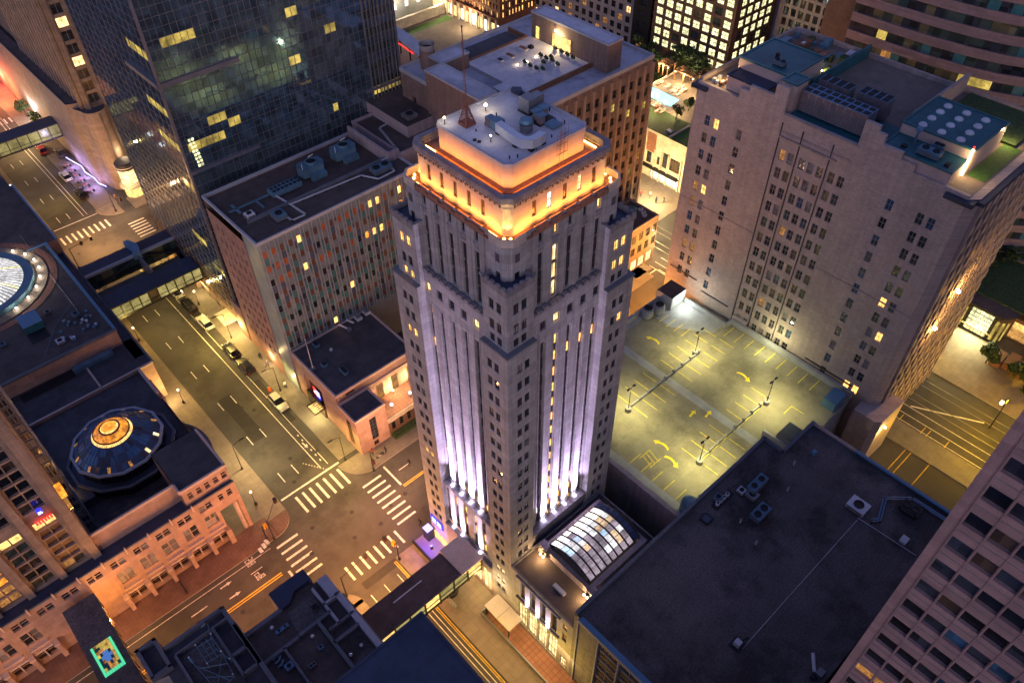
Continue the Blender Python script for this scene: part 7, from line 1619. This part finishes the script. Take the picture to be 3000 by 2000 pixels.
# ------------------------------------------------------------------ trees
def tree(x, y, z, h, r, label, cols=('leaf_a', 'leaf_b', 'leaf_c'), group=None, n=420, trunk=.09, leaf=.2):
    t = thing('tree', label, 'tree', (x, y, z), group); tk = MB(); tk.tube((x, y, z), (x + .1, y, z + h * .55), trunk * 1.5, 'bark', 7, trunk)
    cl = []
    for k in range(7):
        a = random.random() * 2 * PI; rr = r * (.35 + .5 * random.random()); zz = z + h * (.5 + .4 * random.random()); c = Vector((x + rr * math.cos(a), y + rr * math.sin(a), zz)); cl.append((c, r * (.35 + .25 * random.random())))
        tk.tube((x + .05, y, z + h * .4), tuple(c), trunk * .8, 'bark', 5, trunk * .25)
    cl.append((Vector((x, y, z + h * .9)), r * .45)); tk.build('trunk', t)
    lf = MB()
    for k in range(n):
        c, cr_ = cl[k % len(cl)]; v = Vector((random.gauss(0, 1), random.gauss(0, 1), random.gauss(0, .75))).normalized() * cr_ * (.45 + .6 * random.random()); p = c + v
        nrm = Vector((random.uniform(-1, 1), random.uniform(-1, 1), random.uniform(.1, 1))).normalized(); u_ = nrm.orthogonal().normalized(); w_ = nrm.cross(u_); s = leaf * (.6 + .9 * random.random())
        lf.face([p - u_ * s, p + w_ * s * .7, p + u_ * s, p - w_ * s * .7], cols[k % 3 if random.random() < .5 else (k // 60) % 3])
    lf.build('crown', t); return t
for k in range(11):
    x = 149.5 + random.uniform(-1.4, 1.8); y = 97.5 + 2.1 * k; tree(x, y, 11.2 if y < 104 else 0, 4.6 + random.random() * 1.5 + (0 if y < 104 else 9), 2.3, 'leafy tree in the dark row below the lit office windows', group='trees below the lit office block', n=520, leaf=.34)
tree(130.4, 90.2, 11.3, 3.4, 1.5, 'small bushy tree at the street side edge of the pool deck'); tree(135.6, 90.8, 11.3, 2.8, 1.4, 'small round tree just behind the pool edge'); tree(143.5, 92.5, 11.3, 2., 1.2, 'little shrub tree near the circular lawn path')
tree(122, 13.4, .1, 3.6, 1.9, 'dark tree on the amber plaza nearest the glowing entrance', n=700, leaf=.26); tree(121.8, 8.6, .1, 3.4, 2., 'wide dark tree on the amber plaza further from the entrance', n=700, leaf=.26); tree(119.8, 5.2, .1, 3., 1.6, 'low dark tree on the amber plaza closest to the office tower', n=500, leaf=.26)
for k, (x, y) in enumerate(((134, 26), (137.5, 23.5), (141, 25.5), (137, 29.5), (143.5, 21.5), (146, 27), (140.5, 31), (147, 17), (141, 13))): tree(x, y, 5.7, 2.2, 1.7, 'bushy roof garden tree behind the glowing entrance', group='roof garden trees', n=420, leaf=.26, cols=('leaf_c', 'leaf_a', 'leaf_c'))
q = MB(); q.box(131, 160, -10, 40, 5.72, 5.9, 'hedge'); q.ring(circ(139, 27, 2.6, 20), circ(139, 27, 1.8, 20), 5.91, 6.1, 'paving_warm'); q.ring(circ(147, 20, 2.6, 20), circ(147, 20, 1.8, 20), 5.91, 6.1, 'paving_warm'); q.build('roof_garden', ep)
q = MB()
for k in range(5): x = 124.2 + .6 * (k % 2); y = 12.6 - 1.9 * k; q.prism([(x - 2, y - 1.2), (x + 1.6, y - 1.2), (x + 1.6, y + .5), (x - 2, y + .5)], .1, 1.2 + .3 * (k % 2), 'tile_red', top='wood')
single(q, 'plaza_terrace', 'zigzag brick planters on the plaza below the entrance', 'planter', (124, 9, 0))
# ------------------------------------------------------------------ cars
def car(x, y, rot, body, label, kind='sedan', group='cars parked along the kerb', z=.0):
    t = thing('car', label, 'car', (0, 0, 0), group); L, W = 4.5, 1.85; suv = kind == 'suv'
    hh = .98 if suv else .78; rf = 1.78 if suv else 1.42
    def ringx(x, w, z0, z1): return [(x, -w, z0), (x, w, z0), (x, w * 1., z1 * .75 + z0 * .25), (x, w * .9, z1), (x, -w * .9, z1), (x, -w, z1 * .75 + z0 * .25)]
    b = MB(); b.loft([ringx(-2.25, .72, .35, hh - .1), ringx(-2.1, .86, .25, hh), ringx(-1.2, .92, .22, hh + .02), ringx(.9, .92, .22, hh), ringx(1.8, .88, .24, hh - .08), ringx(2.18, .76, .3, hh - .2), ringx(2.27, .6, .38, hh - .32)], 'paint_car_' + body); b.build('body', t)
    b = MB(); xs = ((-1.95, -1.5, .55, .95) if not suv else (-2.1, -1.75, .6, 1.0))
    lo = [(xs[0], -.78, hh - .02), (xs[0], .78, hh - .02), (xs[3], .8, hh - .02), (xs[3], -.8, hh - .02)]; up = [(xs[1], -.6, rf), (xs[1], .6, rf), (xs[2] - .35, .62, rf), (xs[2] - .35, -.62, rf)]
    b.loft([lo, up], 'glass_black'); b.build('window', t)
    b = MB(); b.loft([[(p[0], p[1], rf - .0) for p in up], [(p[0] * .96, p[1] * .94, rf + .05) for p in up]], 'paint_car_' + body); b.build('roof', t)
    for sx in (-1.38, 1.36):
        for sy in (-.86, .86):
            b = MB(); b.tube((sx, sy - .1, .32), (sx, sy + .1, .32), .32, 'tyre', 14); b.tube((sx, sy - .12, .32), (sx, sy + .12, .32), .19, 'paint_car_silver', 10); b.build('wheel', t)
    for sy in (-.62, .62):
        b = MB(); b.box(2.12, 2.26, sy - .16, sy + .16, .5, .62, 'headlamp'); b.build('headlight', t)
        b = MB(); b.box(-2.27, -2.14, sy - .17, sy + .17, .55, .72, 'lamp_red_off'); b.build('tail_light', t)
    b = MB()
    for sy in (-1, 1): b.box(.55, .75, sy * .92, sy * 1.06, hh, hh + .13, 'paint_car_' + body)
    b.build('mirror', t)
    t.location = (x, y, z); t.rotation_euler = (0, 0, math.radians(rot)); return t
car(28.0, 114.6, 90, 'white', 'white sedan parked alone by the kerb in front of the pale canopy'); car(27.95, 120.7, 90, 'black', 'large black SUV parked just in front of the dark roofed skyway', 'suv'); car(28.0, 126.4, 90, 'white', 'pale car parked partly under the dark roofed skyway')
car(28.05, 104.9, 90, 'black', 'black sedan with shiny trim, behind the other of the close pair'); car(28.05, 99.8, 90, 'black', 'plain black car parked nose to tail, nearest the white letter sign'); car(27.9, 88.8, -90, 'silver', 'silver sedan parked near the lit entrance canopy')
car(27.5, 180, 90, 'white', 'small white car by the cafe terrace up the far street', group='cars up the far street'); car(27.4, 170.8, 90, 'black', 'dark car by the kerb just beyond the far stop line', group='cars up the far street'); car(27.6, 195., 90, 'red', 'red car half hidden under the far skyway', group='cars up the far street'); car(30.2, 190.6, 90, 'grey', 'dark grey van-like car beside the far skyway end', 'suv', group='cars up the far street')
# ------------------------------------------------------------------ people
def person(x, y, rot, top, legs, label, pose='walk', z=.14, extra=None):
    t = thing('person', label, 'person', (0, 0, 0)); me = bpy.data.meshes.new('person'); k = .16 if pose == 'walk' else .05
    V = [(0, 0, .95), (0, 0, 1.2), (0, 0, 1.42), (0, 0, 1.52), (0.02, 0, 1.66), (0, .1, .9), (k, .1, .5), (k - .02 + .06, .1, .08), (k + .15, .1, .04), (0, -.1, .9), (-k * .6, -.1, .5), (-k * 1.6, -.1, .1), (-k * 1.3, -.1, .04),
         (0, .2, 1.4), (-.08, .26, 1.12), (.1, .26, .9), (.17, .26, .84), (0, -.2, 1.4), (.1, -.26, 1.12), (.24, -.24, .95), (.3, -.24, .92), (.06, .0, 1.7)]
    E = [(0, 1), (1, 2), (2, 3), (3, 4), (0, 5), (5, 6), (6, 7), (7, 8), (0, 9), (9, 10), (10, 11), (11, 12), (2, 13), (13, 14), (14, 15), (15, 16), (2, 17), (17, 18), (18, 19), (19, 20), (4, 21)]
    rad = [.15, .15, .16, .06, .095, .09, .065, .045, .04, .09, .065, .045, .04, .06, .045, .035, .04, .06, .045, .035, .04, .07]
    me.from_pydata(V, E, []); o = bpy.data.objects.new('body', me); link(o, t)
    md = o.modifiers.new('s', 'SKIN'); o.modifiers.new('u', 'SUBSURF').levels = 1
    for i, rr in enumerate(rad): me.skin_vertices[0].data[i].radius = (rr, rr)
    me.skin_vertices[0].data[0].use_root = True
    me.materials.append(MATS[top]); o.modifiers['u'].render_levels = 1
    h_ = MB(); h_.ball(-.01, 0, 1.72, .11, 'hair', 10); h_.build('hair', t)
    h_ = MB(); h_.lathe(.045, 0, [(.06, 1.56), (.085, 1.62), (.08, 1.7), (.04, 1.74)], 'skin', 10); h_.build('face', t)
    h_ = MB(); h_.tube((0, .1, .92), (k, .1, .52), .1, legs, 8, .075); h_.tube((k, .1, .52), (k + .03, .1, .12), .075, legs, 8, .055); h_.tube((0, -.1, .92), (-k * .6, -.1, .52), .1, legs, 8, .075); h_.tube((-k * .6, -.1, .52), (-k * 1.5, -.1, .12), .075, legs, 8, .055); h_.build('trousers', t)
    t.location = (x, y, z); t.rotation_euler = (0, 0, math.radians(rot)); return t
person(30.9, 99.6, 80, 'cloth_dark', 'cloth_dark', 'person in dark clothes walking below the white letter sign'); person(30.8, 97.2, -60, 'cloth_blue', 'cloth_dark', 'person in a blue top walking on the pavement, nearer the bank'); person(30.6, 90.9, 90, 'cloth_pale', 'cloth_dark', 'person in a pale top at the panel building foot')
person(33.2, 69.4, 30, 'cloth_red', 'cloth_dark', 'person in red standing at the corner below the rose pavilion', 'stand'); person(34.9, 67.9 + .4, 0, 'cloth_dark', 'cloth_dark', 'person in dark clothes pushing a frame at the corner kerb')
person(36.3, 64.1, 180, 'cloth_dark', 'cloth_dark', 'person crossing the wide street left of the tower', z=.01); person(31., 54.6, 0, 'cloth_dark', 'cloth_dark', 'person waiting by the violet lit corner of the tower', z=.01)
for k, (x, y, c) in enumerate(((117.2, 84.6, 'cloth_pale'), (116.6, 82.4, 'cloth_blue'), (118., 81.4, 'cloth_dark'), (116., 86.2, 'cloth_red'))): person(x, y, 70 * k, c, 'cloth_dark', ('person in pale clothes on the bright pavement by the club building', 'person in blue on the bright pavement by the club building', 'person in black on the bright pavement by the club building', 'person in red on the bright pavement by the club building')[k])
sc_ = thing('scooter', 'small scooter parked on the corner paving by the kerb', 'scooter', (33.8, 68.4, .14)); q = MB()
for x in (33.4, 34.4):
    q.tube((x, 68.37, .42), (x, 68.43, .42), .26, 'tyre', 14)
q.build('wheel', sc_); q = MB(); q.tube((33.4, 68.4, .42), (33.7, 68.4, .6), .05, 'cloth_pale'); q.tube((33.7, 68.4, .45), (34.4, 68.4, .5), .07, 'cloth_pale'); q.tube((33.45, 68.4, .5), (33.55, 68.4, 1.15), .04, 'cloth_pale'); q.tube((33.55, 68.15, 1.15), (33.55, 68.65, 1.15), .03, 'metal_dark'); q.box(33.95, 34.5, 68.28, 68.52, .6, .8, 'cloth_dark'); q.build('frame', sc_)
# ------------------------------------------------------------------ street lamps and signals
YEL = (1., .66, .14); ORA = (1., .42, .10); AMB2 = (1., .60, .10)
def street_lamp(x, y, dx, dy, h, energy, col, label, lit=True, group='street lamps', reach=1.6):
    t = thing('street_lamp', label, 'street lamp', (x, y, .14), group); q = MB(); q.cyl(x, y, .16, .14, .5, 'metal_dark', 10); q.tube((x, y, .4), (x, y, h - .4), .075, 'metal_dark', 7, .05)
    pts = [(x + dx * reach * s, y + dy * reach * s, h - .4 + .4 * math.sin(s * PI / 2)) for s in (0, .25, .5, .75, 1)]
    for a, b in zip(pts[:-1], pts[1:]): q.tube(a, b, .045, 'metal_dark', 5)
    q.build('pole', t); e = pts[-1]; q = MB(); q.box(e[0] - .3 * abs(dx) - .1, e[0] + .3 * abs(dx) + .1, e[1] - .3 * abs(dy) - .1, e[1] + .3 * abs(dy) + .1, e[2] - .05, e[2] + .07, 'metal_dark'); q.build('lamp_head', t)
    q = MB(); q.box(e[0] - .2 * abs(dx) - .05, e[0] + .2 * abs(dx) + .05, e[1] - .2 * abs(dy) - .05, e[1] + .2 * abs(dy) + .05, e[2] - .09, e[2] - .05, 'lamp_warm'); q.build('bulb', t)
    if energy: lamp('SPOT', (e[0], e[1], e[2] - .15), energy, col, .12, t, (0, 0, 0), spot=165, blend=.5)
    return t
SE = 1.55
street_lamp(29.7, 108., -1, 0, 6.3, 760 * SE, YEL, 'tall curved lamp over the kerb beside the pale canopy'); street_lamp(29.5, 71.6, -1, 0, 6.3, 520 * SE, YEL, 'curved lamp on the corner kerb in front of the rose pavilion'); street_lamp(16.9, 81.1, 1, 0, 6.2, 560 * SE, (1., .72, .3), 'curved lamp on the brick pavement beside the street, left side'); street_lamp(29.6, 135, -1, 0, 6.3, 400 * SE, YEL, 'curved lamp just past the older blue skyway'); street_lamp(29.6, 91., -1, 0, 6.2, 500, YEL, 'curved lamp on the pavement between the silver car and the bank')
def globe(x, y, h, energy, col, label, r=.14):
    t = thing('globe_lamp', label, 'street lamp', (x, y, .14), 'globe lamps on the pavements'); q = MB(); q.cyl(x, y, .2, .14, .7, 'metal_dark', 10); q.tube((x, y, .5), (x, y, h), .06, 'metal_dark', 6, .04); q.build('pole', t); q = MB(); q.ball(x, y, h + .12, r, 'lamp_warm', 8, 1.3); q.build('globe', t); lamp('POINT', (x, y, h + .45), energy, col, .14, t)
globe(16.4, 99.6, 3.3, 170, YEL, 'globe lamp on the left pavement beside the winter garden'); globe(17.2, 118.6, 3.3, 170, YEL, 'globe lamp on the left pavement near the dark skyway'); globe(29.6, 120.2, 3.3, 150, YEL, 'globe lamp on the right pavement beside the black SUV')
globe(15.2, 73.9, 3.3, 50, (1., .6, .3), 'globe lamp on the brick corner pavement')
for x, y, e in ((31.3, 122.2, 90), (31., 110., 90), (31.4, 107.7, 110), (31.2, 90.3, 50), (15.2, 100.8, 120), (31.2, 97, 100)): lamp('POINT', (x, y, 2.3), e, (1., .68, .28), .2)
# signals: mast arms with hanging heads
def signal(x, y, dx, dy, L, h, label, yellow=False):
    t = thing('traffic_signal', label, 'traffic light', (x, y, .14), 'traffic signals at the crossings'); q = MB(); q.cyl(x, y, .2, .14, .6, 'metal_dark', 8); q.tube((x, y, .3), (x, y, h), .1, 'metal_dark', 7, .07); q.tube((x, y, h - .2), (x + dx * L, y + dy * L, h + .1), .06, 'metal_dark', 6, .035); q.build('mast_arm', t)
    q = MB()
    for s in ((1.,) if L < 3 else (1., .55)):
        a, b = x + dx * L * s, y + dy * L * s; q.box(a - .22, a + .22, b - .22, b + .22, h - .55, h + .35, 'signal_yellow' if yellow else 'metal_dark')
        for k in range(3): q.cyl(a, b - .24, .09, h - .42 + .27 * k, h - .3 + .27 * k, 'lamp_red_off', 8)
    q.build('signal_head', t); return t
signal(14.2, 67., 1, .9, 2.6, 4.8, 'signal mast on the brick corner in front of the arcade building'); signal(16.9, 52.7, 1, .1, 7.6, 5.2, 'long signal arm reaching over the street from the near left corner'); signal(25.4, 52.2, -.2, .3, 1., 4.4, 'yellow signal head glowing orange on the near right kerb', True); signal(17.2, 146.4, 1, .1, 4.4, 5., 'signal arm at the far crossing, left side'); signal(30.4, 159.6, .2, -1, 4.4, 5.2, 'signal mast at the far crossing by the rotunda'); signal(13.4, 67.6, .5, -.3, .8, 3.6, 'short yellow signal post on the brick corner', True); signal(31.6, 66.9, -.3, -.8, 2.2, 4.9, 'signal mast at the corner by the scooter')
q = MB()
for x, y in ((11.8, 66.5), (12.5, 66.8), (13.1, 67.1)): q.box(x - .25, x + .25, y - .45, y + .45, .14, .5, 'metal_grey', top='metal_white')
single(q, 'utility_box', 'three pale utility boxes in a row on the brick pavement edge', 'utility box', (12.5, 66.8, .14))
q = MB()
for k in range(7): q.cyl(1.2 - .0 * k, 67.7 + .35 * k, .09, .14, .8, 'metal_dark', 6)
single(q, 'bike_rack', 'short dark row of posts on the brick pavement near the arcade', 'bike rack', (1.2, 68.6, .14))
# cones
for k, (x, y, lb) in enumerate(((28.3, 92.4, 'small orange barrel by the kerb behind the silver car'),)):
    q = MB(); q.lathe(x, y, [(.28, .01), (.26, .3), (.2, .75), (.1, .85)], 'barrel_orange', 10); single(q, 'traffic_barrel', lb, 'barrel', (x, y, 0))
# cafe terrace with blue light rope
q = MB()
pts = [(30.3, 186.4), (30.9, 183), (31.5, 180.2), (31.1, 177.2), (31.7, 173.6), (31.6, 170.8), (32.3, 168.4)]
for a, b in zip(pts[:-1], pts[1:]): q.tube((*a, 1.2), (*b, 1.2), .09, 'neon_blue', 5); q.tube((*a, .2), (*a, 1.2), .04, 'metal_dark', 4)
single(q, 'light_rope', 'wavy blue glowing rope along the far cafe terrace', 'light rope', (31.2, 178, .2)); 
for y in (183, 177, 171): lamp('POINT', (30.4, y, 1.8), 130, (.45, .35, 1.), .2)
for k in range(6):
    y = 184 - 2.7 * k; q = MB(); q.cyl(29.3, y, .05, .14, .75, 'metal_dark', 6); q.box(28.8, 29.8, y - .5, y + .5, .75, .82, 'tile_red'); q.box(28.5, 28.8, y - .3, y + .3, .14, .5, 'cloth_dark'); q.box(29.9, 30.2, y - .3, y + .3, .14, .5, 'cloth_dark'); single(q, 'cafe_table', 'square red cafe table with two stools beside the blue light rope', 'table', (29.3, y, .14), 'cafe tables on the far pavement')
tree(31.2, 205.6, .1, 4.4, 1.6, 'street tree beyond the far skyway against the striped wall'); tree(30.6, 214, .1, 4.2, 1.5, 'street tree near the red lit street at the top left')
# red glare up the street
q = MB(); q.box(33., 33.3, 226, 236, 3., 3.6, 'lamp_red'); q.box(33., 33.3, 226, 236, 2.2, 2.6, 'lamp_white'); single(q, 'shop_sign', 'glaring red and white shop sign at the far left edge', 'sign', (33, 231, 2))
for x, y, e, c in ((30, 232, 1500, (1., .12, .06)), (28, 224, 700, (1., .4, .15)), (24, 205, 700, (1., .6, .2)), (31.2, 209, 400, (1., .95, .9)), (24, 196, 300, (1., .7, .3))): lamp('POINT', (x, y, 4.5), e, c, .3)
# unseen point lights without poles, some over open crossings, give the street glow
for x, y, e, c in ((23, 151, 1700, (1., .5, .18)), (30, 156, 500, (1., .6, .3)), (44, 152, 500, (1., .6, .3)), (22, 172, 350, YEL), (22, 64, 420, (1., .46, .2)), (30, 60.5, 600, (1., .38, .22)), (10, 63, 260, (1., .34, .14)), (20.6, 49.5, 1100, ORA), (22, 56.5, 520, ORA), (36, 63, 520, (1., .55, .3)), (4, 60.2, 150, (1., .4, .22)), (-7.2, 66.6, 300, ORA), (-18, 64.6, 240, ORA), (-4.5, 60.6, 330, ORA), (8, 59.5, 110, ORA), (26, 34, 240, AMB2), (27, 26, 240, AMB2), (30, 37.6, 60, (1., .7, .4)), (14, 55, 260, ORA)): 
    t = thing('street_lamp', 'unseen point light over the street' , 'street lamp', (x, y, .1), 'unseen street lights') if 0 else None
    lamp('POINT', (x, y, 6.5), e, c, .2)
for x, y, e in ((92, 61, 1300), (98.5, 67, 700), (84, 61, 900), (76, 61, 600)): lamp('POINT', (x, y, 6), e, (1., .38, .06), .3)
for x, y, e in ((113.5, 91, 900), (115.5, 82.6, 1300), (110, 76, 450), (104, 69.5, 500)): lamp('POINT', (x, y, 4.5), e, (1., .72, .34), .3)
for x, y, e in ((108.6, 6.6, 800), (117.6, 20.4, 380), (104, 20, 500), (100, 5, 500), (122, 3, 500), (92, 14, 90)): lamp('POINT', (x, y, 6.5), e, (1., .56, .015), .3)
for x, y, z, lb in ((108.6, 6.6, 7, 'street lamp over the tram tracks close to the office tower'), (117.4, 20.6, 7, 'street lamp by the amber plaza near the tan building')):
    t = thing('street_lamp', lb, 'street lamp', (x, y, .1), 'street lamps'); q = MB(); q.tube((x, y, 0), (x, y, z), .12, 'metal_dark', 7, .07); q.tube((x, y, z), (x - 1.4, y + .4, z + .2), .06, 'metal_dark'); q.build('pole', t); q = MB(); q.box(x - 1.9, x - 1.2, y + .2, y + .6, z + .1, z + .3, 'lamp_warm'); q.build('lamp_head', t)
